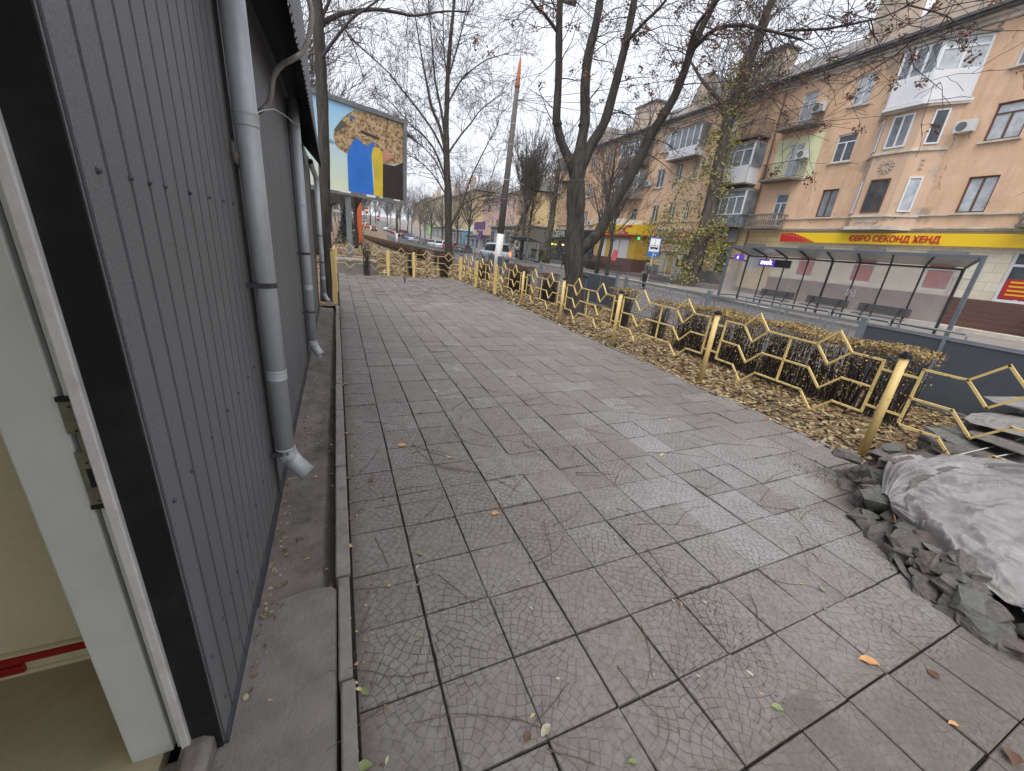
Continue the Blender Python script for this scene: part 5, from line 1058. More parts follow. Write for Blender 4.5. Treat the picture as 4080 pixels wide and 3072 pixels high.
def gw(u0,u1,z0,z1,m,name): return wallmesh(F0,u0,u1,z0,z1,[o for o in gops if o[0]>=u0 and o[1]<=u1 and o[2]>=z0 and o[3]<=z1],.25).build(name,m,A)
gw(-6,18.9,1.3,4.45,stoneY,'ground_floor_wall'); gw(18.9,33.6,.3,4.45,stoneO,'ground_floor_wall'); gw(33.6,53,0,4.45,pGrey,'ground_floor_wall')
MB().box(-.10,0,8.1,18.9,-.1,1.3).box(-.10,0,-6,5.2,-.1,1.3).box(0,.3,5.2,8.1,-.1,1.28).build('granite_plinth', granite, A)
MB().box(-.07,0,21.4,28.2,.28,1.2).box(-.07,0,29.7,33.5,.28,1.2).build('plinth', plinthg, A)
# flank, back and inner fill so the block is solid
MB().box(.35,12,-6,53,-.1,13.25).build('inner_core', mat('dark_inside',(.02,.02,.022),.9,var=0), A)
MB().box(0,12,53,53.12,0,13.3).box(0,12,-6.1,-6,0,13.3).build('end_wall', pOr, A)
MB().box(-.02,.35,-6,53,4.2,4.2001).build('string_fill', pOr, A)
for z0,z1,d in ((4.30,4.38,.16),(4.38,4.46,.24),(5.0,5.07,.09)):
    mb = MB(); mb.box(-d,-.001,-6,11.9,z0,z1); mb.box(-d,-.001,15.2,53,z0,z1); mb.build('string_course', trimc, A)
MB().box(-.10,-.001,-6,53,13.0,13.2).box(-.28,-.0,-6,53,13.2,13.3).build('cornice', trimc, A)
MB().box(-.5,-.0,-6,53,13.31,13.42).box(-.62,-.4,-6,53,13.43,13.56).build('gutter_edge', mat('zinc_gutter',(.11,.11,.11),.6,.3,var=.2,scale=3,bmp=.1), A)
MB().add([(-.6,-6.3,13.5),(-.6,53.4,13.5),(5.5,48.5,17.0),(5.5,-6.3,17.0),(12.4,-6.3,13.5),(12.4,53.4,13.5)],[(0,1,2,3),(3,2,5,4),(1,5,2)]).build('roof', rooft, A)
for u0,u1,zt,x0 in ((16.5,18.1,16.6,.9),(36.6,39.8,16.3,.9),(24.4,26.0,16.8,2.0),(3,4.6,16.6,1)):
    ch = MB().box(x0,x0+1.3,u0,u1,13.6,zt).build('chimney', pGrey, A); MB().box(x0-.12,x0+1.42,u0-.12,u1+.12,zt,zt+.16).build('chimney_cap', rooft, ch)
for c_, hw, zt in ((29.0,1.9,16.0),(13.6,1.9,15.8),(44.0,1.6,15.4)):
    mb = MB(); mb.prism([(c_-hw,13.3),(c_+hw,13.3),(c_+hw*.6,14.3),(c_+.25,zt),(c_-.25,zt),(c_-hw*.6,14.3)], lambda u,v,t: (t,u,v), -.32, .6); g_ = mb.build('gable', pGrey, A)
    MB().add([(-.35,c_-.3,zt+.02),(-.35,c_+.3,zt+.02),(4,c_+.3,zt+.02),(4,c_-.3,zt+.02),(-.35,c_-hw*.65,14.3),(-.35,c_+hw*.65,14.3),(4,c_-hw*.65,14.3),(4,c_+hw*.65,14.3)],[(0,1,2,3),(0,3,6,4),(1,5,7,2)]).build('gable_roof', rooft, g_)
for (u0,u1,z0,z1,fm,gl,st,sl) in wn_: window(A,F0,u0,u1,z0,z1,fm,gl,st,sill=sl)
for (u0,u1,z0,z1) in gops[:3]:
    w_ = window(A,F0,u0,u1,z0,z1-.35,wfr,mat('red_poster_glass',(.42,.05,.045),.25,var=.25,scale=3,bmp=0),'T1',dep=-.12,sill=False,fw=.09)
    fbox(MB(),F0,u0-.15,u1+.15,-.05,.16,z1-.32,z1+.1).build('roller_box', rollm, w_)
w_ = window(A,F0,20.0,21.3,1.6,3.3,wfr,gc,'2',sill=False); fbox(MB(),F0,19.9,21.4,-.05,.15,2.9,3.4).build('roller_box',rollm,w_)
w_ = window(A,F0,6.6,8.0,1.3,3.5,wfr,gd,'T2',sill=False,fw=.12,name='shop_door'); fbox(MB(),F0,6.75,7.85,-.10,-.07,1.45,2.3).build('red_poster', mat('sign_red', (.50,.015,.02), .4, var=.05, scale=1, bmp=0), w_)
for z_ in (1.6,1.78,1.96,2.14): fbox(MB(),F0,6.95,7.7,-.068,-.06,z_,z_+.07).build('yellow_line', mat('sign_yellow', (.86,.58,.01), .4, var=.04, scale=1, bmp=0), w_)
d_ = window(A,F0,28.45,29.5,.32,2.45,wfr,mat('yellow_door_glass',(.45,.36,.16),.3,var=.5,scale=5,bmp=0),'1',sill=False,fw=.10,name='pharmacy_door')
window(A,F0,25.0,26.0,.9,2.9,wfr,gd,'T1',sill=False,fw=.1)
w_ = window(A,F0,22.6,24.0,1.0,3.0,wfr,mat('green_poster',(.02,.09,.06),.3,var=.5,scale=4,bmp=0),'1',sill=False,fw=.08)
# bay with three facets (floors 2-3) and the glazed balcony on floor 4
BV = [(0,15.25),(-.62,14.65),(-.62,13.05),(0,11.95)]
def baywall(pts, z0, z1, m, name, par): 
    return MB().prism(pts, lambda u,v,t: (u,v,t), z0, z1).build(name, m, par)
bay = baywall([(.05,15.3)]+BV+[(.05,11.9)], 4.46, 9.95, pBay, 'bay', A)
for z0,z1,e in ((4.95,5.06,.09),(8.02,8.14,.1),(4.3,4.46,.22),(9.93,10.1,.22)):
    pts = [(0,15.25+e),(-.62-e,14.65+e*.6),(-.62-e,13.05-e*.6),(0,11.95-e)]; baywall([(.06,15.3+e)]+pts+[(.06,11.9-e)], z0, z1, trimc, 'bay_ledge', bay)
Ff = frame_from((-.62,13.05),(-.62,14.65)); Fr = frame_from((0,11.95),(-.62,13.05)); Fl = frame_from((-.62,14.65),(0,15.25))
for z0,z1,st,fm,gl in ((5.2,6.85,'2',bfr,gd),(8.3,9.8,'2',wfr,gm)):
    window(bay,Ff,.38,1.28,z0,z1,fm,gl,st,dep=.0,sill=False); window(bay,Fr,.38,.92,z0,z1,wfr,gc if z0 < 6 else gd,'1',dep=.0,sill=False); window(bay,Fl,.25,.62,z0,z1,wfr,gm,'1',dep=.0,sill=False)
orn = mat('plaster_ornament', (.50,.42,.34), .85, var=.2, scale=8, bmp=.4)
for k in range(12):
    a = PI*k/6; MB().obox(Ff @ Matrix.Translation((.82+.24*math.cos(a),.03,7.45+.24*math.sin(a))) @ Matrix.Rotation(-a,4,'Y'), .22,.06,.07).build('ornament', orn, bay)
for u_ in (.35,.55,.75,1.05,1.3): MB().obox(Ff @ Matrix.Translation((u_,.03,4.72)) @ Matrix.Rotation(u_*3,4,'Y'), .14,.05,.06).build('ornament', orn, bay)
for z_ in (7.25,7.45,7.65): MB().obox(Fr @ Matrix.Translation((.65,.03,z_)), .12,.05,.12).build('ornament', orn, bay)
BV4 = [(0,15.35),(-.95,14.75),(-.95,13.2),(0,11.85)]
gb = baywall([(.05,15.4)]+BV4+[(.05,11.8)], 10.1, 11.3, whitepan, 'glazed_balcony', A)
baywall([(.05,15.45),(0,15.45),(-1.05,14.8),(-1.05,13.1),(0,11.7),(.05,11.7)], 10.02, 10.13, whitepan, 'base_trim', gb)
baywall([(.05,15.45),(0,15.45),(-1.05,14.8),(-1.05,13.1),(0,11.7),(.05,11.7)], 12.62, 12.72, rooft, 'balcony_roof', gb)
for P_,Q_,n in ((BV4[2],BV4[1],3),(BV4[3],BV4[2],2),(BV4[1],BV4[0],1)):
    F_ = frame_from(P_,Q_); L_ = (Vector(Q_)-Vector(P_)).length; window(gb,F_,.0,L_,11.3,12.62,wfr,gc if n == 2 else gm,'T%d'%n if n == 2 else '%d'%n,dep=-.06,sill=False,fw=.09)
    fbox(MB(),F_,.05,L_-.05,-.0,.02,10.2,11.25).build('panel', whitepan, gb)
mb = MB(); mb.prism([(13.55+.95*math.cos(PI*k/10)*1.05, 12.75+.42*math.sin(PI*k/10)) for k in range(11)], lambda u,v,t: (t,u,v), -.2, .0); mb.build('arch_moulding', trimc, A)
# balconies
def balcony(u0,u1,z,dep,kind,zt=.9,name='balcony'):
    sl = MB().prism([(0,u0),(-dep,u0+.25*(kind=='iron')),(-dep,u1-.25*(kind=='iron')),(0,u1)], lambda u,v,t: (u,v,t), z-.14, z).build(name, conb, A)
    if kind in ('iron','dark'):
        mb = MB(); pl = [(-.03,u0+.02),(-dep+.05,u0+.28 if kind=='iron' else u0+.02),(-dep+.05,u1-.28 if kind=='iron' else u1-.02),(-.03,u1-.02)]
        for a,b_ in zip(pl,pl[1:]):
            mb.bar((*a,z+zt),(*b_,z+zt),.04,.03); mb.bar((*a,z+.08),(*b_,z+.08),.03,.02); L_ = (Vector(b_)-Vector(a)).length; n = max(2,int(L_/.11))
            for k in range(n+1):
                p = Vector(a).lerp(Vector(b_),k/n); mb.bar((p.x,p.y,z+.05),(p.x,p.y,z+zt),.014,.014)
                if k % 6 == 3:
                    for j in range(5): mb.bar((p.x,p.y-.05,z+.12+j*.15),(p.x,p.y+.05,z+.2+j*.15),.014,.014)
        mb.build('railing', iron, sl)
    elif kind == 'baluster':
        mb = MB()
        for u_ in (u0+.02,): mb.box(-dep,-.0,u0,u0+.06,z+.72,z+.8).box(-dep,0,u1-.06,u1,z+.72,z+.8)
        mb.box(-dep,-dep+.12,u0,u1,z+.72,z+.82)
        for k in range(15):
            y = u0+.08+(u1-u0-.16)*k/14; mb.tube([(-dep+.06,y,z),(-dep+.06,y,z+.25),(-dep+.06,y,z+.5),(-dep+.06,y,z+.74)],[.035,.055,.03,.04],6)
        for x in (-dep*.3,-dep*.7):
            for y in (u0+.04,u1-.04): mb.tube([(x,y,z),(x,y,z+.74)],.04,6)
        mb.build('balustrade', conb, sl)
    return sl
def glazed(u0,u1,z0,zm,z1,dep,low,n,fl=True,st='T'):
    b_ = MB().box(-dep,0,u0,u1,z0,z0+.1).build('glazed_balcony', conb, A)
    MB().box(-dep,-dep+.06,u0,u1,z0+.1,zm).box(-dep,0,u0,u0+.06,z0+.1,zm).box(-dep,0,u1-.06,u1,z0+.1,zm).build('panel', low, b_)
    window(b_,frame_from((-dep,u0),(-dep,u1)),0,u1-u0,zm,z1,wfr,gm,st+str(n),dep=-.07,sill=False,fw=.07)
    window(b_,frame_from((-dep,u0),(0,u0)),0.02,dep,zm,z1,wfr,gm,st+'1',dep=-.07,sill=False,fw=.07)
    MB().box(-dep-.08,0,u0-.06,u1+.06,z1,z1+.08).build('balcony_roof', conb, b_); return b_
balcony(18.7,21.4,7.5,.95,'iron'); balcony(18.9,21.3,4.5,.9,'baluster'); balcony(18.6,21.0,10.5,.95,'dark'); balcony(21.9,24.2,10.45,1.0,'dark')
balcony(5.2,8.1,4.5,.95,'baluster')
glazed(22.1,24.4,7.35,8.5,10.0,1.1,whitepan,3); glazed(21.65,24.4,4.45,5.3,6.95,1.2,gm,4)
ops2 = glazed(27.8,31.3,10.0,10.75,12.35,.9,whitepan,5,st='')
glazed(34.7,38.5,7.2,8.15,9.75,1.0,brickw,5); glazed(34.7,38.5,10.3,11.2,12.7,1.0,conb,5); glazed(50.8,53.1,10.4,11.5,13.1,1.1,pPink,2); 
# rain pipe of the facade
MB().tube([(-.1,21.5,.9),(-.1,21.5,4.3)],.06,8).tube([(-.1,21.5,4.6),(-.1,21.6,12.9)],.06,8).build('down_pipe', mat('rust_brown_pipe',(.22,.12,.07),.7,var=.3,scale=3,bmp=.2), A)
# steps, platform
ST_ = thing('granite_steps', 'red-brown granite steps rising to the shop door right of the bus shelter', 'steps', S2W(27.2,0,0), -TH)
mb = MB()
for k in range(7): mb = MB().box(-2.6+k*.30,-.1,5.6,8.95,-.05+k*.19,.14+k*.19) ; mb.build('step', granite, ST_)
MB().box(-2.9,-.1,5.2,5.6,-.05,1.5).build('side_wall', granite, ST_); MB().box(-3.2,-2.6,5.6,9.4,-.05,.12).build('step', trimc, ST_)
mb = MB(); mb.tube([(-.4,8.8,1.3),(-.4,8.8,2.15),(-.4,9.8,2.15)],.02,6); mb.tube([(-.4,9.4,1.3),(-.4,9.4,2.15)],.02,6); mb.build('handrail', greym, ST_)
mb = MB(); mb.box(-2.6,0,21.6,31.5,-.1,.28); mb.box(-2.5,0,31.5,39.6,-.1,.16)
o = mb.build('shop_terrace', conc, None, M=Matrix.Translation(S2W(27.2,0,0)) @ STR); tag(o,'cracked raised concrete terrace under the pharmacy and the yellow shop','terrace')
BM = Matrix.Translation(S2W(27.2,0,0)) @ STR
def sgn(name, label, cat='sign'): return thing(name, label, cat, S2W(27.2,0,0), -TH)
# ---- shop signs
yels = mat('sign_yellow', (.86,.58,.01), .4, var=.04, scale=1, bmp=0); reds = mat('sign_red', (.50,.015,.02), .4, var=.05, scale=1, bmp=0); greys = mat('sign_grey', (.24,.25,.27), .45, var=.08, scale=1, bmp=.02); whites = mat('sign_white', (.78,.78,.78), .4, var=.03, scale=2, bmp=0); greens = mat('sign_green', (.02,.25,.12), .4, var=.05, bmp=0, scale=2); blacks = mat('sign_black', (.015,.015,.017), .4, var=.1, bmp=0, scale=2); blues = mat('sign_blue',(.02,.13,.42),.4,var=.05,bmp=0,scale=2); darkr = mat('dark_red',(.28,.02,.02),.5,var=.1,bmp=0,scale=2)
S = sgn('shop_sign','long yellow shop sign with red lettering and red corners above the bus shelter')
MB().box(-.36,-.26,3.4,18.75,3.58,4.15).build('board', yels, S)
mb = MB(); mb.prism([(18.72,3.6),(18.72,4.13),(17.9,4.13),(17.2,3.9),(16.4,3.6)], lambda u,v,t:(t,u,v), -.375,-.362); mb.prism([(3.42,3.6),(3.42,4.13),(5.2,4.13),(7.4,3.6)], lambda u,v,t:(t,u,v), -.375,-.362); mb.build('red_corner', reds, S)
mb = MB()
for k in range(9): u_ = 18.5-.22*k; mb.box(-.382,-.376,u_-.03,u_+.03,4.03-.035*k-.03*(k>4)*(k-4),4.08-.035*k-.03*(k>4)*(k-4))
mb.build('dots', yels, S)
text('ЄВРО СЕКОНД ХЕНД', .42, facing(-.37,14.55,3.72), reds, S, 'lettering', .03, .022, sx=.92)
S = sgn('shop_sign','grey pharmacy sign with big red letters, green cross logos and heart emblems','sign')
MB().box(-.65,-.25,22.2,31.6,3.45,4.28).build('board', greys, S)
text('АПТЕКА', .82, facing(-.67,29.3,3.6), whites, S, 'letter_edge', .005, .035, sx=.93); text('АПТЕКА', .82, facing(-.68,29.28,3.61), reds, S, 'lettering', .03, .01, sx=.93)
def heart(u, z, s, par):
    pts = []
    for k in range(24):
        a = 2*PI*k/24; x = 16*math.sin(a)**3; y = 13*math.cos(a)-5*math.cos(2*a)-2*math.cos(3*a)-math.cos(4*a); pts.append((u-x*s/32, z+y*s/32))
    MB().prism(pts, lambda a,b_,t:(t,a,b_), -.70,-.66).build('heart', reds, par); MB().box(-.71,-.701,u-s*.06,u+s*.06,z-s*.2,z+s*.22).box(-.7135,-.7105,u-s*.2,u+s*.2,z-s*.05,z+s*.08).build('cross_mark', whites, par)
for u_ in (31.1,24.45):
    heart(u_,3.9,.75,S); MB().box(-.69,-.66,u_-1.7,u_-.4,3.82,4.12).build('green_plate', greens, S); MB().box(-.69,-.66,u_-1.6,u_-.5,3.66,3.78).build('red_line', reds, S)
    text('НЕ БОЛІЙ', .26, facing(-.70,u_-.48,3.87), whites, S, 'lettering', .004, .012, sx=.85)
S = sgn('pharmacy_cross','glowing green pharmacy cross above the bus stop sign','pharmacy sign')
gl_ = mat('lit_green',(.02,.4,.12),.4,var=0,emit=(.03,.85,.2),estr=1.1); MB().box(-1.75,-1.65,32.05,32.35,3.05,3.85).box(-1.76,-1.66,31.8,32.6,3.32,3.6).build('cross', gl_, S); MB().bar((-1.6,32.2,3.45),(-.3,32.2,3.45),.05).build('arm', greys, S)
S = sgn('shop_sign','white sign with red letters over the pharmacy door'); MB().box(-.32,-.2,27.95,30.7,2.5,3.1).build('board', whites, S); text('АНАЛІЗИ', .42, facing(-.33,30.2,2.63), reds, S, 'lettering', .01, .02, sx=.95); MB().box(-.345,-.321,30.25,30.62,2.58,3.02).build('emblem', reds, S)
_dp = lambda a_,b__: MB().box(-.12,-.02,a_,b__,.32,2.45).build('door_poster', mat('poster_strip',(.5,.5,.46),.5,var=.6,scale=9,bmp=0), S)
_dp(29.55,30.15); _dp(27.85,28.4)
T_ = thing('payment_terminal','grey payment kiosk with dark green poster beside the ivy-clad poplar','terminal', S2W(26.2,26.2,.28), -TH)
MB().box(-.25,.25,-.4,.4,0,1.05).build('base', mat('terminal_grey',(.38,.42,.45),.4,var=.08,scale=2,bmp=0), T_); MB().box(-.28,.28,-.55,.6,1.05,2.05).build('head', mat('terminal_green',(.015,.07,.05),.35,var=.2,scale=3,bmp=0), T_); MB().box(-.29,-.281,-.1,.5,1.6,1.95).build('label_plate', whites, T_); MB().box(-.295,-.281,-.15,.25,1.12,1.5).build('yellow_plate', yels, T_); MB().box(-.2,.2,-.5,.55,2.05,2.35).build('head_board', mat('terminal_grey',(.38,.42,.45)), T_)
# ---- yellow clothes-store pavilion
K_ = thing('shop_pavilion','single-storey yellow shop annex with closed white roller shutters and a red-brown granite base','shop', S2W(27.2,0,0), -TH)
ky = mat('yellow_wall',(.58,.36,.05),.6,var=.12,scale=1.5,bmp=.1); shut = mat('roller_shutter',(.62,.62,.63),.5,var=.05,scale=1,bmp=0)
def slatbump(m):
    t = m.node_tree; b = t.nodes['Principled BSDF']; wv = t.nodes.new('ShaderNodeTexWave'); wv.bands_direction = 'Z'; wv.inputs['Scale'].default_value = 6; t.links.new(objc(t), wv.inputs['Vector']); bump(t,b,wv.outputs['Fac'],.4,.02)
slatbump(shut)
MB().box(-1.9,0,31.95,39.0,.1,3.55).build('wall', ky, K_); MB().box(-1.98,0,31.87,39.08,.1,1.5).build('granite_base', granite, K_)
for a,b_ in ((36.9,38.3),(34.6,36.0),(33.0,34.4)): MB().box(-1.96,-1.9,a,b_,1.42,3.25).build('shutter', shut, K_); MB().box(-2.0,-1.9,a-.06,b_+.06,3.25,3.42).build('shutter_box', rollm, K_)
MB().box(-2.3,0,31.7,39.3,3.55,3.72).build('canopy', darkr, K_)
S = thing('shop_sign','yellow fascia sign with black and red lettering above the roller shutters','sign', S2W(27.2,0,0), -TH)
MB().box(-2.25,-.1,31.8,39.2,3.73,4.62).build('board', yels, S); text('КОНФІСКЛАД', .52, facing(-2.27,38.95,4.08), blacks, S, 'lettering', .01, .02, sx=1.02)
MB().box(-2.275,-2.251,35.4,38.7,3.82,3.98).build('red_line', reds, S)
for k,(tx,u_,z_) in enumerate((('ОДЯГ',33.6,4.4),('ВЗУТТЯ',34.6,4.2),('та',33.9,4.0),('АКСЕСУАРИ',34.6,3.8))):
    MB().box(-2.275,-2.251,u_-(1.6 if k==3 else 1.1 if k!=2 else .4),u_+.05,z_-.03,z_+.16).build('red_plate', reds, S); text(tx,.17,facing(-2.28,u_,z_),whites,S,'lettering',.004,.01)
MB().box(-1.7,-.6,35.0,37.5,4.62,5.3).box(-1.6,-.6,33.2,34.9,4.62,5.15).build('rooftop_unit', whites, K_)
# ---- dark cafe
S = sgn('cafe_front','dark grey cafe front with white block letters, warm hanging lamps and steps','shop front'); dk = mat('dark_facade',(.018,.022,.026),.35,var=.2,scale=2,bmp=0)
MB().box(-.8,-.0,39.8,53.4,-.05,3.3).build('facade', dk, S); MB().box(-1.5,0,39.7,53.6,3.3,4.12).build('fascia', dk, S)
text('БАНДЕРА', .95, facing(-1.52,53.2,3.4), whites, S, 'lettering', .02, .02, sx=1.25)
text('БАНДЕРА', .42, Matrix(((0,0,-1,-.83),(0,1,0,40.6),(1,0,0,.7),(0,0,0,1))) @ Matrix.Identity(4), whites, S, 'lettering', .02, .02)
for a,b_ in ((41.2,43.3),(44,46.2),(47,49),(50.2,52.4)): MB().box(-.84,-.8,a,b_,.5,3.0).build('glass', gd, S)
warm = mat('warm_lamp',(.9,.6,.3),.4,var=0,emit=(1,.55,.2),estr=2.5); yl = mat('lit_yellow',(.7,.7,.1),.4,var=0,emit=(.8,.85,.1),estr=1.5); og = mat('lit_orange',(.7,.2,.05),.4,var=0,emit=(1,.25,.08),estr=1.2)
for u_ in (41.7,46.5,48.7,51.0): MB().tube([(-.95,u_,2.3),(-.95,u_,2.42),(-.95,u_,2.5)],[.05,.13,.05],10).build('lamp', warm, S)
MB().box(-.9,-.85,51.8,52.4,2.3,2.55).build('lit_plate', yl, S); MB().box(-.9,-.85,42.4,43.0,2.45,2.75).build('lit_plate', og, S)
for k in range(3): MB().box(-2.2+.35*k,-.8,46,53,-.06+.14*k,.08+.14*k).build('step', conc, S)
# ---- air conditioners
AC = thing('air_conditioner','x','air conditioner',(0,0,0)); acm = mat('ac_white',(.62,.63,.62),.4,var=.05,scale=3,bmp=0); acd = mat('ac_fan',(.12,.13,.13),.5,var=.1,scale=9,bmp=.2)
MB().box(-.28,0,-.36,.36,0,.5).build('casing', acm, AC, bevel=.02)
mb = MB(); mb.tube([(-.285,.10,.25),(-.30,.10,.25)],.19,20); mb.build('fan_grille', acd, AC); MB().bar((0,-.25,-.03),(-.35,-.25,-.03),.03).bar((0,.25,-.03),(-.35,.25,-.03),.03).bar((0,-.25,-.25),(-.3,-.25,-.04),.02).bar((0,.25,-.25),(-.3,.25,-.04),.02).build('bracket', greym, AC)
AL = [((-.15,11.45,8.6),'air conditioner left of the brown third-floor window at the right edge'),((-.15,19.0,8.6),'air conditioner on the lime-green wall patch'),((-.15,18.9,11.1),'air conditioner beside the top-floor balcony door'),((-.15,33.9,8.35),'air conditioner beside the third-floor window left of the peach wall'),((-.15,27.1,9.25),'air conditioner half hidden behind the poplar'),((-.15,43.6,4.9),'air conditioner above the dark cafe'),((-.15,9.0,11.0),'air conditioner under the topmost window at the right edge')]
for i,(l,lab) in enumerate(AL):
    o = AC if i == 0 else dup(AC); o.location = BM @ Vector((l[0]+.15-.12,l[1],l[2])); o.rotation_euler = (0,0,-TH); tag(o,lab,'air conditioner','air conditioners on the facades')
# ------------------------------------------------------------------ buildings further up the street
def block(label, s0, s1, t0, dep, zb, zeave, zr, m, win=True, ground=None, gabled=0, wstep=3.1, floors=(4.9,8.0,11.1)):
    b_ = thing('apartment_building', label, 'building', S2W(t0,s0,zb), -TH); L = s1-s0
    oo = []; 
    if win:
        n = int(L/wstep)
        for k in range(n):
            for f in floors:
                if f+1.6 < zeave: oo.append((1.0+k*wstep, 2.15+k*wstep, f, f+1.5))
    wallmesh(F0,0,L,3.4,zeave,oo).build('wall', m, b_); MB().box(.3,dep-.02,.02,L,0,zeave-.05).build('inner_core', MC['dark_inside'], b_)
    MB().box(0,dep,-.12,0,0,zeave).box(0,dep,L,L+.12,0,zeave).build('end_wall', m, b_)
    MB().box(-.05,.3,0,L,0,3.4).build('ground_floor_wall', ground or pGrey, b_)
    MB().box(-.3,.0,-.2,L+.2,zeave,zeave+.25).build('cornice', trimc, b_)
    MB().add([(-.5,-.6,zeave+.2),(-.5,L+.6,zeave+.2),(dep/2,L-4,zr),(dep/2,4,zr),(dep+.5,-.6,zeave+.2),(dep+.5,L+.6,zeave+.2)],[(0,1,2,3),(3,2,5,4),(0,3,4),(1,5,2)]).build('roof', rooft, b_)
    for k,o_ in enumerate(oo): window(b_,F0,*o_,wfr if k % 5 else bfr,(gd,gm,gc)[k % 3],'2',sill=False,fw=.1)
    for c_ in range(gabled):
        u = L*(c_+.5)/gabled; mb = MB(); mb.prism([(u-2,zeave),(u+2,zeave),(u,zeave+2.8)], lambda a,b2,t:(t,a,b2), -.2,.5); mb.build('gable', pGrey, b_); ch = MB().box(2,3.2,u+3,u+4.4,zeave,zr+1.2).build('chimney', pGrey, b_)
    return b_
pOch = plaster('ochre_plaster', (.58,.43,.22), (.62,.49,.29)); pRose = plaster('rose_plaster', (.62,.42,.36), (.56,.38,.30))
block('pink and ochre apartment house with a hipped grey roof beyond the cafe',64,92,27.4,13,0,10.4,14.2,pRose,floors=(4.9,8.0))
wallmesh(frame_from((27.6,63.85),(40.0,63.85)),0,12.6,4.5,10.3,[]).build('ochre_end_wall', pOch, None, M=STR).parent = None
_e = [o for o in COL.objects if o.name.startswith('ochre_end_wall')][0]; tag(_e,'flat ochre end wall of the house beyond the cafe, facing down the street','wall')
block('cream apartment house with steep gables far up the street',100,136,27.6,12,.6,12.8,16.4,pOch,gabled=2)
block('distant ochre apartment house with a peaked grey roof near the traffic lights',142,178,28,12,2.4,12.6,16.5,pCr,gabled=1)
block('hazy far apartment house at the top of the street',185,235,30,12,5,12.6,15,pOch,win=True,wstep=4.2)
# small shops along the pavement
def kiosk(name,label,s0,s1,t0,t1,z0,h,wm,rm,txt=None,tm=None,bm=None,doors=1):
    k_ = thing(name,label,'shop',S2W(t0,s0,z0),-TH); L = s1-s0; D = t1-t0
    MB().box(0,D,0,L,-.1,h).build('wall', wm, k_); MB().box(-.7,D,-.2,L+.2,h,h+.18).build('roof', rm, k_)
    n = max(1,int(L/2.6))
    for i in range(n):
        a = L*i/n+.3; b_ = L*(i+1)/n-.3; f = MB().box(-.05,0,a,b_,.15 if i % 3 == 0 else .7,h-.55).build('shop_window', wfr, k_); MB().box(-.07,-.051,a+.1,b_-.1,.3 if i % 3 == 0 else .8,h-.7).build('pane', (gd,gm,gc)[i % 3], f)
    if txt: MB().box(-.75,-.68,L*.15,L*.85,h-.15,h+.55).build('sign_board', bm or blues, k_); text(txt,.5,facing(-.77,L*.8,h-.0),tm or whites,k_,'lettering',.01,.02)
    return k_
pv = mat('purple_sign',(.13,.045,.18),.4,var=.05,bmp=0,scale=2); gk = mat('grey_kiosk',(.25,.26,.27),.6,var=.1,scale=1,bmp=.1); tq = mat('turquoise_panel',(.08,.32,.5),.5,var=.1,scale=2,bmp=0); lg = mat('lime_sign',(.35,.62,.2),.5,var=.1,scale=2,bmp=0)
kiosk('shop','grey flat-roofed shop block behind the far bus shelter',56,76,24.6,27.3,0,4.6,gk,gk)
PS = kiosk('shop','brown shop under the purple two-part sign behind the silver car',77,88,25,27.3,0,3.0,pGrey,rollm)
MB().box(-1.2,-1.0,1.0,8.5,4.1,5.6).build('sign_board', pv, PS); MB().box(-1.22,-1.0,2.5,6.5,2.2,3.95).build('sign_board', pv, PS); MB().box(-1.25,-1.0,8.6,12,4.0,5.0).build('sign_board', whites, PS); text('НОВА ПОШТА'[:0]+'ТВІЙ МАГАЗИН'[:0]+'ЗАЛ', .6, facing(-1.24,6.2,3.1), whites, PS, 'lettering', .01, .01)
kiosk('shop','pale shop with a turquoise panel right of the fan-shaped tree',90,99,25.4,27.5,.1,2.9,gk,rollm,None)
MB().box(25.2,25.3,86,89.6,.3,2.4).build('blue_board', tq, None, M=STR); tag([o for o in COL.objects if o.name=='blue_board'][0],'bright blue advertising board beside the far bus shelter','advertising board')
kiosk('shop','dark-topped shop with a blue fascia seen past the tree trunk',108,120,25.2,27.6,.9,3.3,walkm,blacks)
kiosk('shop','long low grey shop row far up the street',124,146,25.2,27.6,1.8,3.2,gk,rollm)
kiosk('shop','distant shop with a lime-green front',152,160,25,27.6,3.0,3.4,lg,rollm)
kiosk('shop','blue and white kiosk behind the parked dark car',100,106,25.0,27.5,.5,3.6,tq,whites)

# ------------------------------------------------------------------ TREES
def bark(name, c, c2, sc=6, b_=.7):
    m, t, b = nodes(name); v = mapped(t, (sc,sc,sc*.16)); n = noise(t,1,8,.7,v,.6); n2 = noise(t,30,4,.6)
    k = mixc(t, ramp(t,n,.38,.62), c, c2); k = mixc(t, math_(t,'MULTIPLY',n2,.3), k, tuple(x*.5 for x in c)); t.links.new(k,b.inputs['Base Color']); b.inputs['Roughness'].default_value = .95
    bump(t,b,n,b_,.03); return m
bk = bark('bark_dark',(.022,.020,.017),(.075,.066,.055),14); bkp = bark('bark_poplar',(.035,.029,.024),(.13,.108,.09),5,1.0); twb = mat('fine_branches',(.075,.062,.052),.9,var=.25,scale=2,bmp=0); twr = mat('purple_brown_branches',(.06,.045,.045),.9,var=.2,scale=2,bmp=0)
seedm = island('dry_seed_cluster',[(.10,.045,.03),(.20,.095,.06),(.14,.07,.05)]); poplf = island('poplar_leaf',[(.20,.20,.045),(.34,.32,.09),(.42,.37,.10),(.25,.22,.07),(.13,.15,.05)]); tinyl = island('hanging_pods',[(.09,.06,.04),(.16,.11,.07)])
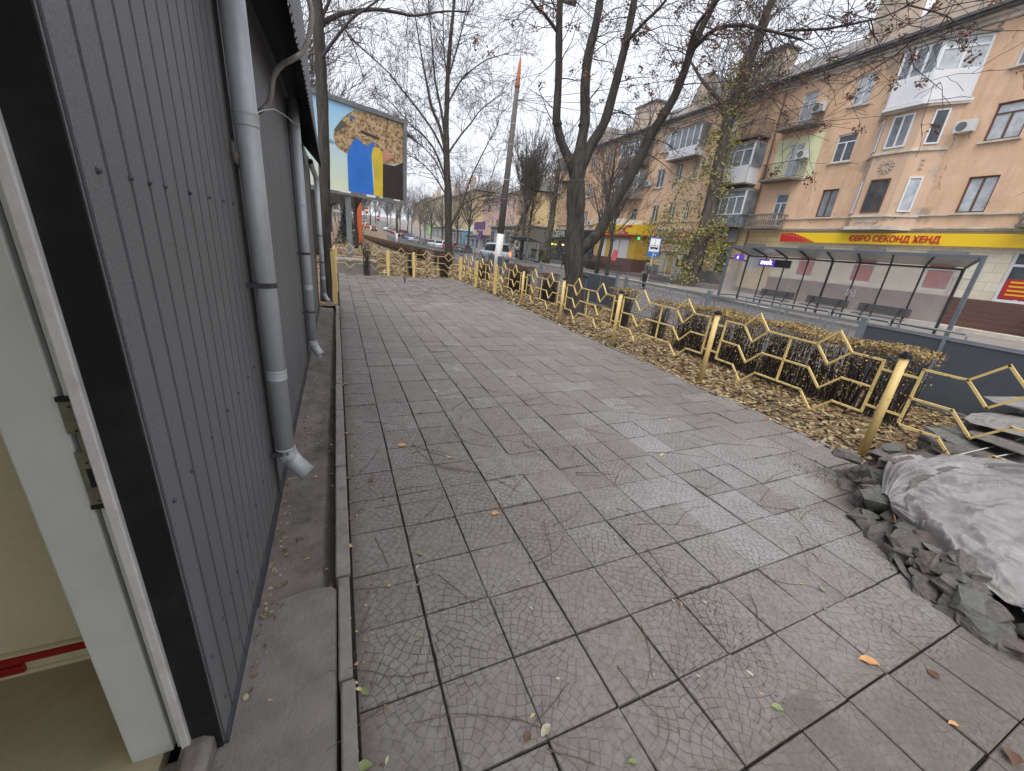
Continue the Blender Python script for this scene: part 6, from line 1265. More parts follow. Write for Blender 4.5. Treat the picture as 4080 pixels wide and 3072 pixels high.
def smooth_pts(P, k=3):
    P = [Vector(p) for p in P]; out = []
    for i in range(len(P)-1):
        a,b_,c,d = P[max(i-1,0)],P[i],P[i+1],P[min(i+2,len(P)-1)]
        for j in range(k):
            u = j/k; out.append(.5*((2*b_)+(c-a)*u+(2*a-5*b_+4*c-d)*u*u+(3*b_-a-3*c+d)*u**3))
    out.append(P[-1]); return out
def limb(mb, P, r0, r1, n=8, k=3, knob=0, r_=None):
    Q = smooth_pts(P,k); L = len(Q); rr = [r0+(r1-r0)*i/(L-1) for i in range(L)]
    if knob and r_: rr = [x*(1+r_.uniform(-.05,.09)) for x in rr]
    mb.tube(Q, rr, n, cap=True); return Q, rr
def grow(mb, p, d, L, r, depth, r_, up=.15, wig=.18, nch=3, spread=.7, droop=0, lf=None, minr=.0, seg=4):
    pts = [p.copy()]; q = p.copy(); d = d.normalized(); rr = [r]
    for i in range(seg):
        d = (d + Vector((r_.gauss(0,wig),r_.gauss(0,wig),r_.gauss(0,wig)*.7+up-droop*(i/seg)))).normalized(); q = q + d*L/seg; pts.append(q.copy()); rr.append(max(minr, r*(1-.75*(i+1)/seg)))
    mb.tube(pts, rr, 5 if r > .03 else (4 if r > .012 else 3), cap=False)
    if depth > 0:
        for c in range(nch):
            u = r_.uniform(.25,1); i = min(seg-1,int(u*seg)); f = u*seg-i; b_ = pts[i].lerp(pts[i+1], min(1,f)); ax = Vector((r_.gauss(0,1),r_.gauss(0,1),r_.gauss(0,1))).normalized()
            nd = (d + ax*spread).normalized(); grow(mb, b_, nd, L*r_.uniform(.5,.75), max(minr, rr[i]*.6), depth-1, r_, up, wig, nch, spread, droop, lf, minr, seg)
    elif lf is not None and r_.random() < lf[1]:
        lf[0].append(pts[-1])
    return pts
def along(Q, u):
    i = min(len(Q)-2, int(u*(len(Q)-1))); return Q[i].lerp(Q[i+1], u*(len(Q)-1)-i), (Q[i+1]-Q[i]).normalized()
def cluster(mb, p, r_, n, s, spread_):
    for _ in range(n):
        M = Matrix.Translation(p + Vector((r_.gauss(0,spread_),r_.gauss(0,spread_),r_.gauss(-spread_*.8,spread_)))) @ Euler((r_.uniform(-1.5,1.5),r_.uniform(-1.5,1.5),r_.uniform(0,6.3))).to_matrix().to_4x4(); k = s*r_.uniform(.6,1.3)
        a,b_,c,e = (M @ Vector(v) for v in ((0,-k/2,0),(k*.4,0,k*.1),(0,k/2,0),(-k*.4,0,k*.1))); mb.add([a,b_,c,e],[(0,1,2),(0,2,3)])

# --- the big forked tree in the verge (tree of heaven with dry seed clusters)
r_ = random.Random(21); T = thing('forked_tree','large dark tree forking into four limbs behind the yellow fence','tree',(5.72,7.9,0)); inv = Matrix.Translation((-5.72,-7.9,0))
def loc_(P): return [inv @ Vector(p) for p in P]
mb = MB(); limb(mb, loc_([(5.80,7.86,-.1),(5.76,7.89,.12),(5.72,7.92,.5),(5.6,8.0,1.4),(5.52,8.05,2.28),(5.45,8.1,2.95),(5.43,8.11,3.2)]), .27, .205, 16, 4, 1, r_)
mb.v = [(x*(1+.35*max(0,.25-z)),y*(1+.35*max(0,.25-z)),z) for x,y,z in mb.v]
LM = {'a':([(5.45,8.12,3.0),(5.35,8.16,3.35),(5.22,8.17,3.57),(4.98,8.25,3.93),(4.81,8.28,4.28),(4.75,8.25,4.51),(4.68,8.22,5.18),(4.58,8.21,5.82),(4.5,8.19,6.41),(4.41,8.17,7.4),(4.3,8.2,8.6)],.12,.05),
 'b':([(5.42,8.10,3.0),(5.41,8.12,3.36),(5.45,8.18,3.74),(5.5,8.24,4.1),(5.54,8.3,4.55),(5.5,8.42,5.18),(5.52,8.5,5.8),(5.62,8.52,6.41),(5.69,8.57,7.2),(5.79,8.59,8.8)],.15,.07),
 'c':([(5.44,8.08,3.0),(5.48,8.08,3.4),(5.54,8.07,3.66),(5.67,8.01,4.04),(5.85,7.93,4.45),(5.93,7.9,4.95),(6.01,7.88,5.57),(6.07,7.87,6.18),(6.11,7.87,7.0),(6.2,7.87,8.6)],.14,.06),
 'd':([(5.6,7.97,1.35),(5.72,7.92,1.62),(5.9,7.8,1.88),(6.05,7.7,2.14),(6.21,7.6,2.68),(6.44,7.45,3.31),(6.6,7.34,3.83),(6.66,7.25,4.15),(6.76,7.11,4.5),(6.87,6.94,4.91),(6.9,6.84,5.29),(6.92,6.77,5.63),(6.96,6.66,6.0),(7.05,6.5,6.5),(7.2,6.3,7.4)],.155,.05),
 'd3':([(6.88,6.8,5.4),(6.8,6.7,5.7),(6.72,6.5,6.0),(6.75,6.07,6.24),(6.82,5.7,6.7)],.05,.02),'e':([(6.93,6.72,5.70),(6.94,6.33,5.86),(7.05,5.93,5.84),(7.13,5.55,5.70),(7.31,5.11,5.5),(7.5,4.8,5.35)],.04,.018),
 'f':([(6.02,7.8,5.95),(6.1,7.43,6.16),(6.27,7.08,6.42),(6.35,6.6,6.9)],.04,.02),'g':([(4.62,8.22,5.85),(4.24,8.24,6.1),(3.88,8.2,6.24),(3.2,8.0,6.7)],.04,.018),
 'h':([(7.10,5.6,5.75),(7.2,5.34,5.56),(7.21,5.14,5.32),(7.2,4.96,4.97),(6.96,4.93,4.67),(6.74,4.88,4.32)],.018,.007),'k':([(7.3,5.0,5.5),(7.6,4.5,5.42),(7.78,3.97,5.38),(8.09,3.88,5.5),(8.51,3.73,5.74)],.022,.009),'j':([(8.3,3.8,5.65),(8.79,3.38,5.45),(8.44,3.42,5.21),(8.12,3.45,4.95),(7.82,3.46,4.77)],.012,.005),
 'stub':([(5.72,7.9,1.10),(5.79,7.87,1.06),(5.97,7.77,1.0)],.045,.04)}
QS = {}
for kx,(P,a,b_) in LM.items():
    if kx in 'abcd' or kx == 'stub': QS[kx] = limb(mb, loc_(P), a, b_, 12 if a > .05 else 7, 4, 1, r_)
for p in ((4.8,8.26,4.3),(5.5,8.28,4.4),(5.72,7.98,4.15),(6.62,7.3,4.0),(6.78,7.06,4.6),(5.42,8.2,2.9)):
    q = inv @ Vector(p); mb.tube([q+Vector((0,0,-.1)),q,q+Vector((0,0,.1))],[.04,.13 if p[0] < 6.6 else .115,.04],8)
mb.build('trunk', bk, T, True)
mb = MB(); tips = []
for kx,(P,a,b_) in LM.items():
    if not (kx in 'abcd' or kx == 'stub'): QS[kx] = limb(mb, loc_(P), a, b_, 6, 4)
for kx,n,lo in (('a',16,.4),('b',16,.4),('c',18,.4),('d',30,.42),('d3',14,.2),('e',26,.1),('f',14,.2),('g',16,.1),('h',12,.1),('k',20,.1),('j',14,.1)):
    Q,rr = QS[kx]
    for i in range(n):
        p,d = along(Q, lo+(1-lo)*r_.random()); ax = Vector((r_.gauss(0,1),r_.gauss(0,1),r_.gauss(0,.6))).normalized()
        grow(mb, p, (d*.5+ax), r_.uniform(.5,1.5), .014 if kx in 'abcd' else .010, 2, r_, .05, .26, 3, .9, .14, (tips,.13), .0036)
mb.build('branches', twr, T, True)
mb = MB()
r_.shuffle(tips)
for p in tips[:190]: cluster(mb, p, r_, 30, .045, .042)
mb.build('seed_clusters', seedm, T)
# --- trunk beside the kiosk
r_ = random.Random(5); T = thing('slender_tree','slender grey-brown trunk rising beside the far corner of the kiosk, with arching branches','tree',(-.2,9.0,0)); inv = Matrix.Translation((.2,-9.0,0))
mb = MB(); limb(mb, loc_([(-.27,9,-.1),(-.22,9.0,.9),(-.18,9.0,1.95),(-.15,9.0,2.4),(-.11,9.0,3.25),(-.09,9.0,4.05),(-.08,9.0,4.79),(-.08,9.0,5.48),(-.1,9.0,6.6),(0,9.1,8)]), .125, .085, 12, 4, 1, r_)
q = inv @ Vector((-.07,8.97,2.0)); mb.tube([q,q+Vector((.14,-.02,.12))],[.03,.02],6); mb.build('trunk', bk, T, True)
mb = MB()
for P,a,b_,n in (([(-.10,9.0,5.0),(-.0,9.12,5.21),(.23,9.23,5.41),(.44,9.35,5.57),(.98,9.47,5.81),(1.45,9.6,5.93),(1.82,9.71,6.02),(2.46,9.84,6.31),(3.1,9.9,6.5)],.055,.015,22),([(-.12,9.0,4.45),(-.03,8.92,4.63),(.2,8.84,4.92),(.51,8.76,5.28),(.77,8.68,5.47),(1.3,8.52,5.87)],.038,.014,14),([(-.05,9,5.2),(.16,9,5.6),(.4,9,6.4)],.04,.015,6),([(.23,9.2,5.42),(.38,9.01,5.17),(.55,9.01,4.9),(.75,9.1,4.3)],.016,.006,5)):
    Q,rr = limb(mb, loc_(P), a, b_, 6, 4)
    for i in range(n):
        p,d = along(Q, .15+.85*r_.random()); grow(mb, p, d*.6+Vector((r_.gauss(0,.7),r_.gauss(0,.7),r_.gauss(0,.8))), r_.uniform(.4,1.3), .009, 2, r_, .0, .2, 2, .8, .12, None, .003)
mb.build('branches', twr, T, True)
# --- tall fan-shaped tree
r_ = random.Random(8); T = thing('fan_shaped_tree','tall bare tree with a fan of steep branches left of the concrete lamp post','tree',(6.9,26,-.1)); inv = Matrix.Translation((-6.9,-26,.1))
mb = MB(); limb(mb, loc_([(6.95,26,-.1),(6.85,26.02,2.0),(6.75,26.06,4.39),(6.65,26.09,5.37),(6.56,26.11,6.91),(6.5,26.13,8.11),(6.51,26.13,9.28),(6.5,26.13,10.41),(6.57,26.11,12.04),(6.65,26.09,13.1),(6.79,26.05,15)]),.27,.07,12,3,1,r_); mb.build('trunk', bk, T, True)
mb = MB(); lv = []
FT = [([(6.56,26.12,6.5),(6.16,26.22,7.89),(5.65,26.35,8.87),(5.37,26.42,9.96),(5.1,26.49,11.01),(4.84,26.56,12.29),(4.4,26.69,14.5)],.11),([(6.45,26.16,7.6),(6.16,26.22,8.94),(5.8,26.31,10.3),(5.57,26.37,12.15),(5.29,26.44,14.5)],.09),([(6.5,26.17,6.5),(5.74,26.33,7.71),(4.69,26.6,8.85),(3.93,26.79,9.58),(3.32,26.95,10.2),(2.02,27.29,11.06),(1.0,27.3,11.6)],.075),
 ([(6.65,26.1,5.0),(5.9,26.29,6.64),(5.22,26.46,7.34),(4.37,26.68,7.94),(3.2,26.84,8.9)],.07),([(6.56,26.11,9.2),(7.21,25.95,10.4),(7.82,25.79,11.05),(8.75,25.55,11.74),(9.9,25.3,12.2)],.06),([(6.6,26.08,6.5),(7.34,25.91,7.63),(7.97,25.75,8.43),(8.59,25.59,9.29),(9.9,25.34,10.3)],.07),([(6.52,26.12,10.4),(7.0,26.0,12.11),(7.26,25.93,13.2),(7.6,25.87,15)],.06),
 ([(6.9,26,2.2),(7.25,25.93,3.04),(7.57,25.85,3.65),(7.8,25.79,4.3),(8.1,25.7,5.4),(8.9,25.5,7.2),(9.6,25.4,8.6)],.10),([(7.6,25.84,3.7),(8.6,25.6,4.35),(9.8,25.5,4.6),(11,25.4,4.9)],.045),([(6.75,26.1,4.6),(5.84,26.3,6.2),(4.6,26.5,7.1),(3.6,26.6,7.5)],.05),([(6.8,26.1,4.0),(5.9,26.2,5.2),(5.0,26.3,5.9),(4.2,26.4,6.2)],.05),([(6.55,26.1,10),(6.2,26.1,12),(6.1,26.1,14.5)],.05)]
for P,a in FT:
    Q,rr = limb(mb, loc_(P), a, .02, 6, 3)
    for i in range(17):
        p,d = along(Q, .18+.82*r_.random()); grow(mb, p, d*.8+Vector((r_.gauss(0,.7),r_.gauss(0,.7),r_.gauss(.1,.5))), r_.uniform(1.0,2.4), .018, 3, r_, .04, .2, 3, .75, .12, (lv,.10), .0065, 3)
mb.build('branches', twb, T); 
mb = MB()
for p in lv: cluster(mb, p, r_, 3, .07, .07)
mb.build('hanging_pods', tinyl, T)
# --- ivy-clad poplar in front of the pharmacy
r_ = random.Random(14); T = thing('ivy_clad_poplar','huge old poplar trunk clad with yellowing climbing leaves in front of the pharmacy','tree',(25.3,22.7,-.05)); inv = Matrix.Translation((-25.3,-22.7,.05))
mb = MB(); Q,rr = limb(mb, loc_([(25.4,22.6,-.1),(25.4,22.6,.5),(25.5,22.4,2.0),(25.6,22.3,4.2),(25.6,22.3,6.3),(25.5,22.4,9.2),(25.45,22.45,11.5),(25.56,22.34,13.6),(25.8,22.1,15.8),(26.0,21.8,17.7),(26.3,21.5,20)]),.62,.16,18,4,1,r_)
vv = []
for x,y,z in mb.v:
    k = 1 + .75*max(0,(1.2-z)/1.2)**2 * (1+.5*math.sin(math.atan2(y,x)*5)); cx,cy = .1,-.1; vv.append((cx+(x-cx)*k, cy+(y-cy)*k, z))
mb.v = vv
for P,a in (([(25.5,22.45,10.6),(25.16,22.79,12.0),(24.6,23.4,12.76),(23.92,24.15,13.68),(23.2,24.94,14.9)],.2),([(25.5,22.4,11.2),(25.78,22.11,12.6),(25.9,22.0,14.8),(26.2,21.77,17)],.2)): limb(mb, loc_(P), a, .07, 8, 3)
mb.build('trunk', bkp, T, True)
mb = MB(); lv = []
for i in range(70):
    p,d = along(Q, .52+.48*r_.random()); a = r_.uniform(0,6.3); grow(mb, p, Vector((math.cos(a),math.sin(a),.7)), r_.uniform(1.5,3.6), .03, 3, r_, .09, .16, 3, .6, .02, (lv,.06), .011, 3)
mb.build('branches', twb, T)
mb = MB()
for i in range(150):                                                    # climbing leaves hug the trunk in drifts
    u = r_.random()**.8*.75; p,d = along(Q, u); a = r_.uniform(0,6.3); rad = .62-.4*u+r_.uniform(0,.5)+(.5 if 1.5 < p.z < 6 and r_.random() < .6 else 0); c = p+Vector((math.cos(a)*rad,math.sin(a)*rad,0)); cluster(mb, c, r_, r_.randrange(14,44), .17, .3)
for (x,y,z,n,sp) in ((24.0,24.4,3.6,260,.5),(23.6,25.2,3.0,160,.5),(23.8,24.6,5.4,260,.55),(23.2,25.4,4.4,200,.5),(24.2,24.0,7.4,160,.5),(25.0,23.0,8.8,160,.5),(25.2,22.8,10.5,140,.5),(26.6,21.0,1.9,160,.4),(26.3,21.2,3.4,140,.4),(24.2,23.8,3.4,150,.55),(23.9,24.4,4.6,150,.6),(24.5,23.6,5.6,130,.6),(24.6,23.2,2.6,90,.4),(26.2,21.4,2.6,90,.45),(24.0,24.0,6.8,60,.6),(26.0,21.6,4.8,60,.5)): cluster(mb, inv@Vector((x,y,z)), r_, n, .165, sp)
for p in lv[:220]: cluster(mb, p, r_, 8, .15, .22)
mb.build('climbing_leaves', poplf, T)
# --- further trees: one build of each kind, then copies
def bare_tree(h, r, seed, n=26, upright=False, lean=0, m=bk):
    r_ = random.Random(seed); T = thing('bare_tree','x','tree',(0,0,0)); mb = MB(); P = [Vector((lean*k/5+r_.gauss(0,.06*k/5), r_.gauss(0,.08), h*.62*k/5)) for k in range(6)]; Q,rr = limb(mb, P, r, r*.45, 9, 3, 1, r_)
    if not upright:
        for k in range(3): a = r_.uniform(0,6.3); q,d = along(Q, r_.uniform(.45,.8)); limb(mb,[q,q+Vector((math.cos(a)*h*.05,math.sin(a)*h*.05,h*.1)),q+Vector((math.cos(a)*h*.12,math.sin(a)*h*.12,h*.28))], r*.5,r*.12,6,3)
    mb.build('trunk', m, T, True); mb = MB()
    for i in range(n):
        p,d = along(Q, (.86+.14*r_.random()) if upright else (.45+.55*r_.random())); a = r_.uniform(0,6.3); k = r_.uniform(.2,.5) if upright else r_.uniform(.6,1.1)
        grow(mb, p, Vector((math.cos(a)*k,math.sin(a)*k,1)), h*r_.uniform(.2,.4), r*.22, 3, r_, .12 if upright else .06, .12, 3, .35 if upright else .6, 0, None, max(.008, r*.05), 3)
    mb.build('branches', twb, T); return T
kindA = bare_tree(11,.19,31); kindB = bare_tree(13,.22,32,30); kindC = bare_tree(12,.3,33,46,True)
PL = [(kindC,(15.2*0+21.8,47,0),.2,1.0,'pollarded tree with upright shoots between the cafe and the lamp post'),
 (kindA,(20.6,26.6,0),.9,.80,'thin bare tree with a red poster on its trunk in front of the yellow shop'),(kindB,(21.6,29.5,0),2.1,.95,'thick bare trunk just left of the poster tree'),
 (kindB,(19.3,62,0),.4,.95,'bare street tree with a leaning trunk behind the silver car'),(kindA,(19.7,70,0),1.3,.9,'slim bare tree beside the purple sign'),(kindA,(20,83,0),3.3,.9,'bare tree by the small shops'),
 (kindB,(20.5,96,.3),.2,.85,'street tree behind the white parked cars'),(kindA,(21,106,.7),2.2,.85,'street tree behind the black parked saloon'),(kindB,(21.5,116,1.2),4.2,.85,'street tree above the row of parked cars'),(kindA,(21,127,1.7),5.2,.9,'far street tree left of the distant gables'),
 (kindB,(22,140,2.3),1.2,.95,'far street tree above the red parked car'),(kindB,(21,152,2.8),3.2,1,'far street tree near the second lamp post'),(kindA,(22,166,3.4),4.6,1.1,'hazy street tree below the billboard edge'),(kindB,(20,182,4.1),2.6,1.1,'hazy street tree farther up'),(kindA,(22,200,5),1.6,1.2,'hazy street tree near the traffic lights'),(kindB,(19,225,6),.6,1.2,'farthest hazy street tree'),
 (kindB,(-2.3,22,0),1.4,.9,'bare dark tree left of the billboard pole'),(kindA,(-1.0,26,0),2.9,.95,'bare tree behind the billboard pole'),(kindB,(-4.5,30,0),.3,1,'bare tree deep on the lawn behind the kiosk'),(kindA,(1.6,38,0),3.9,.9,'bare tree on the lawn under the billboard'),(kindB,(-1.5,44,0),5.2,1,'bare tree far back on the lawn'),
 (kindA,(3.0,60,0),1.9,1,'bare tree beyond the billboard, at the hedge'),(kindB,(4.5,95,.3),3.1,1.1,'bare tree at the upper end of the long hedge'),(kindA,(5,130,1.6),2.7,1.2,'bare tree left of the road far away'),(kindB,(8,160,3),.9,1.2,'bare tree in the distance between lawn and road'),(kindA,(9.5,190,4.4),.4,1.3,'farthest bare tree on the lawn side'),
 (kindB,(36,64,0),.4,1.2,'bare treetop rising over the roof beyond the cafe'),(kindA,(-2.9,21.5,0),4.4,1.0,'bare tree close behind the billboard, seen over its top edge')]
for _i,(x_,y_) in enumerate(((-7,24),(-9,32),(-6,36),(-3.2,33),(-8,42),(-5,50),(-2,56),(-9,58),(-6,70),(-1,74),(-4,88),(1.5,92),(-9,92),(-1,110),(2,118),(-6,122),(3,140),(-2,150),(5,176),(0,190),(12,240),(17,262),(23,250),(8,265),(28,240))):
    PL.append(((kindA,kindB)[_i%2],(x_,y_,hill(y_)),_i*1.7,.85+.05*(_i%7),'bare tree standing in the wooded strip left of the street' if _i < 20 else 'hazy bare tree closing the far end of the street'))
usedk = set()
for k,(src,l,rz,sc,lab) in enumerate(PL):
    if src.name in usedk: o = dup(src)
    else: o = src; usedk.add(src.name)
    o.location = l; o.rotation_euler = (0,0,rz); o.scale = (sc,)*3; tag(o,lab,'tree','bare trees along the street')
# leaning tree and the leafy poplar by the cafe
r_ = random.Random(44)
def leafy(label, base, lean, h, r, nl, m, seed, spread_=1.4, zlo=.15):
    r_ = random.Random(seed); T = thing('ivy_clad_tree',label,'tree',base); mb = MB(); P = [Vector((lean[0]*k/5,lean[1]*k/5,h*k/5)) for k in range(6)]; Q,rr = limb(mb,P,r,r*.4,9,3,1,r_); mb.build('trunk',bkp,T,True); mb = MB()
    for i in range(26): p,d = along(Q,.45+.55*r_.random()); a = r_.uniform(0,6.3); grow(mb,p,Vector((math.cos(a)*.5,math.sin(a)*.5,1)),r_.uniform(1.5,3.5),.035,3,r_,.1,.14,3,.5,0,None,.012,3)
    mb.build('branches',twb,T); mb = MB()
    for i in range(nl): p,d = along(Q,zlo+(1-zlo)*r_.random()**1.3); a = r_.uniform(0,6.3); rad = abs(r_.gauss(0,spread_*.6)); cluster(mb,p+Vector((math.cos(a)*rad,math.sin(a)*rad,r_.gauss(0,.4))),r_,r_.randrange(10,26),.17,.35)
    mb.build('climbing_leaves',m,T); return T
ochl = island('ochre_leaf',[(.30,.22,.08),(.42,.33,.13),(.22,.2,.08),(.36,.26,.10)]); grnl = island('ivy_green',[(.06,.09,.035),(.12,.15,.05),(.2,.2,.07),(.09,.11,.04)])
r_ = random.Random(91)
def thicket(label, x0, x1, y0, y1, n, h, seed):
    r_ = random.Random(seed); mb = MB()
    for _ in range(n):
        x, y = r_.uniform(x0,x1), r_.uniform(y0,y1); grow(mb, Vector((x,y,hill(y)-.1)), Vector((r_.gauss(0,.1),r_.gauss(0,.1),1)), h*r_.uniform(.6,1.1), .07, 4, r_, .12, .12, 3, .45, 0, None, .02, 3)
    tag(mb.build('far_wood', twb), label, kind='stuff')
thicket('far bare wood closing the view left of the street', -30, 6, 70, 150, 70, 9, 5)
thicket('far bare wood at the top of the street', -10, 60, 250, 300, 60, 15, 6)
leafy('dark leaning tree with ochre leaves behind the far bus shelter',(22.5,54,0),(3.8,-1.5,0),11,.42,60,ochl,3,1.6,.3)
leafy('ivy-covered poplar with green and yellow leaves beside the cafe',(24.2,44.5,0),(.2,-.2,0),11,.5,110,grnl,4,1.5,.05)
leafy('slim tree with thin ochre foliage left of the cafe',(23.4,49,0),(.4,0,0),8,.25,80,ochl,6,1.5,.15)
hedge('low rusty shrub between the big tree trunk and the yellow shop',[(25.6,36),(26.6,38.5)],1.6,1.0,300,1500,(.06,.1),m=hedgebrown,name='shrub',cat='shrub')
hedge('green bush under the ivy-covered poplar',[(21.9,42),(22.6,44.5)],1.4,1.5,150,2600,(.08,.13),m=grnl,name='shrub',cat='shrub')
# conifer glimpsed at the far left
r_ = random.Random(2); T = thing('spruce','small dark spruce beyond the lawn left of the billboard pole','tree',(1.2,50,0)); MB().tube([(0,0,0),(0,0,4)],[.12,.03],6).build('trunk',bk,T); mb = MB()
for i in range(900):
    z = .3+3.9*r_.random(); rad = (4.4-z)*.38*math.sqrt(r_.random()); a = r_.uniform(0,6.3); cluster(mb,Vector((math.cos(a)*rad,math.sin(a)*rad,z-rad*.3)),r_,3,.2,.08)
mb.build('crown', mat('spruce_green',(.02,.045,.03),.8,var=.3,scale=3,bmp=0), T)

# ------------------------------------------------------------------ LAMP POSTS, WIRES, BILLBOARD
concp = mat('lamp_concrete',(.115,.105,.097),.9,var=.2,scale=2,bmp=.3,fine=30,dirt=(.09,.085,.08),dirt_amt=.6); wp = mat('whitewash',(.62,.62,.63),.8,var=.12,scale=3,bmp=.2,dirt=(.35,.34,.32),dirt_amt=.5); rust = mat('rust_steel',(.36,.13,.05),.85,var=.35,scale=4,bmp=.3,dirt=(.12,.06,.04),dirt_amt=.6)
T = thing('lamp_post','concrete street lamp post with a whitewashed foot and rusty bracket behind the grey railing','lamp post',(8.15,20.05,-.15))
ln = Vector((.30,-.12,8.95)); MB().tube([(0,0,0),ln*.255],[.205,.19],14).build('painted_foot', wp, T, True); MB().tube([ln*.255,ln],[.178,.115],14).build('pole', concp, T, True); MB().tube([ln,ln+Vector((0,0,.12)),ln*1.13],[.13,.12,.05],12).build('bracket_sleeve', rust, T, True)
MB().tube(smooth_pts([ln*1.12,ln+Vector((0,-.05,1.9)),ln+Vector((.1,-.15,2.6)),ln+Vector((.5,-.3,3.1)),ln+Vector((1.1,-.5,3.35)),ln+Vector((1.7,-.7,3.5))],4),.035,8).build('arm', galv, T, True)
MB().tube([ln+Vector((1.6,-.68,3.5)),ln+Vector((2.2,-.9,3.5))],[.09,.14],10).build('lamp_head', concp, T, True)
for z in (.27,.36,.45,.55,.64,.73,.83): MB().tube([ln*z-Vector((0,0,.012)),ln*z+Vector((0,0,.012))],.165-.05*z+.02,12).build('strap_ring', rust if z in (.64,.27) else galv, T)
MB().tube([ln*.26+Vector((-.2,0,0)),ln*.4+Vector((-.22,0,0)),ln*.55+Vector((-.15,0,0)),ln*.9+Vector((-.11,0,0))],.013,5).build('cable', rub, T)
def farlamp(l,h,label): t = thing('lamp_post',label,'lamp post',l); MB().tube([(0,0,0),(0,0,h*.22)],.2,8).build('painted_foot',wp,t,True); MB().tube([(0,0,h*.22),(0,0,h)],[.18,.11],8).build('pole',concp,t,True); MB().tube([(0,0,h),(.3,0,h+1.2),(1.6,0,h+1.8)],.04,6).build('arm',galv,t)
farlamp((9.9,75,-.1),8.5,'second concrete lamp post with whitewashed foot, seen right under the billboard edge'); farlamp((8.6,118,1.2),9,'far concrete lamp post between the billboard pole and the second post'); farlamp((8.0,150,2.6),9,'farthest visible lamp post by the tail lights')
wm = mat('black_wire',(.03,.03,.035),.6,var=0); tp = Vector((8.45,19.9,8.3)); WL = [((27.2,13,9.9),'lower'),((30,22,15),'upper'),((34,40,16),'middle'),((22,3,11.2),'steepest'),((24,75,9),'street-side')]
for q,lab in WL:
    q = Vector(q); pts = [tp.lerp(q,k/16)-Vector((0,0,1.1*math.sin(PI*k/16)*(q-tp).length/30)) for k in range(17)]; tag(MB().tube(pts,.012,4).build('overhead_wire',wm),lab+' overhead wire running from the lamp post to the apartment building','wire')
pts = [Vector((-4,12,7.5)).lerp(tp,k/12)-Vector((0,0,.5*math.sin(PI*k/12))) for k in range(13)]; 
# billboard
B = thing('billboard','large billboard showing a uniformed torso holding a blue and yellow flag','billboard',(.55,18.35,0)); dx,dy = 3.015-.0,1.36; ba = math.atan2(19.376-18.02,3.015-.0)
b1 = Vector((3.10,19.41,0)); ud = Vector((math.cos(ba),math.sin(ba),0)); bl = b1-ud*6.2; Fb = Matrix(((ud.x,-ud.y*-1*-1,0,bl.x),(ud.y,ud.x*-1*-1,0,bl.y),(0,0,1,0),(0,0,0,1)))
nrm = Vector((ud.y,-ud.x,0)); Fb = Matrix(((ud.x,nrm.x,0,bl.x-.55),(ud.y,nrm.y,0,bl.y-18.35),(0,0,1,0),(0,0,0,1)))   # x along, y towards the viewer
bbf = mat('billboard_frame',(.15,.16,.165),.6,.2,var=.15,scale=3,bmp=.1,dirt=(.3,.3,.29),dirt_amt=.5)
def bb(name,m,*a,par=B): return fbox(MB(),Fb,*a).build(name,m,par)
bb('back_box',bbf,0,6.2,-.35,-.02,2.95,6.3); 
mb = MB(); 
for a in ((0,6.2,-.02,.07,6.15,6.32),(0,.14,-.02,.07,3.05,6.15),(6.04,6.2,-.02,.07,3.05,6.15),(0,6.2,-.02,.09,2.9,3.07)): fbox(mb,Fb,*a)
mb.build('frame',bbf,B); mb = MB(); r_ = random.Random(3); u = .1
while u < 5.9:
    l_ = r_.uniform(.08,.5)
    if r_.random() < .6: fbox(mb,Fb,u,u+l_,.09,.093,3.03-r_.uniform(.0,.05),3.068)
    u += l_+r_.uniform(0,.25)
mb.build('peeled_paint',whites,B)
MB().box(-.11,.11,-.11,.11,-.1,3.0).build('pole',bbf,B)
def poster_mat():
    m,t,b = nodes('poster_print'); tc_ = objc(t); sp = t.nodes.new('ShaderNodeSeparateXYZ'); t.links.new(tc_,sp.inputs[0])
    c = ramp(t, math_(t,'MULTIPLY',math_(t,'SUBTRACT',sp.outputs[2],3.0),.33), .05,.95,(.62,.68,.50),(.30,.55,.78)); t.links.new(c,b.inputs['Base Color']); b.inputs['Roughness'].default_value = .4; return m
pc = plates = None
def camo():
    m,t,b = nodes('camo_print'); v = t.nodes.new('ShaderNodeTexVoronoi'); v.distance = 'CHEBYCHEV'; v.inputs['Scale'].default_value = 13
    wv = mixc(t,.12,objc(t),noise_col(t)); t.links.new(wv,v.inputs['Vector']); sc = t.nodes.new('ShaderNodeSeparateColor'); t.links.new(v.outputs['Color'],sc.inputs[0]); r = t.nodes.new('ShaderNodeValToRGB'); r.color_ramp.interpolation = 'CONSTANT'; e = r.color_ramp.elements
    e[0].color = (.36,.24,.12,1); e[1].position = .35; e[1].color = (.46,.33,.18,1); x = e.new(.62); x.color = (.24,.15,.075,1); x = e.new(.8); x.color = (.14,.085,.045,1); t.links.new(sc.outputs[0],r.inputs[0]); t.links.new(r.outputs[0],b.inputs['Base Color']); b.inputs['Roughness'].default_value = .4; return m
def noise_col(t): n = t.nodes.new('ShaderNodeTexNoise'); n.inputs['Scale'].default_value = 3; t.links.new(objc(t),n.inputs['Vector']); return n.outputs['Color']
def pm(name,c,c2=None,sc=2): return mat(name,c,.4,var=.25,scale=sc,bmp=0)
# poster fields are given as fractions of the visible right part: u 0..1 == 2.9..6.04 m, v 0..1 == 3.07..6.15 m
def pp(name,poly,m,lay,par):
    U = lambda u: 2.95+u*3.09; V = lambda v: 3.07+v*3.08; mb = MB(); n = len(poly)
    mb.add([Fb @ Vector((U(a),-.012+.004*lay,V(b_))) for a,b_ in poly],[tuple(range(n))]); return mb.build(name,m,par)
P0 = fbox(MB(),Fb,.14,6.04,-.02,-.012,3.07,6.15).build('poster',poster_mat(),B)
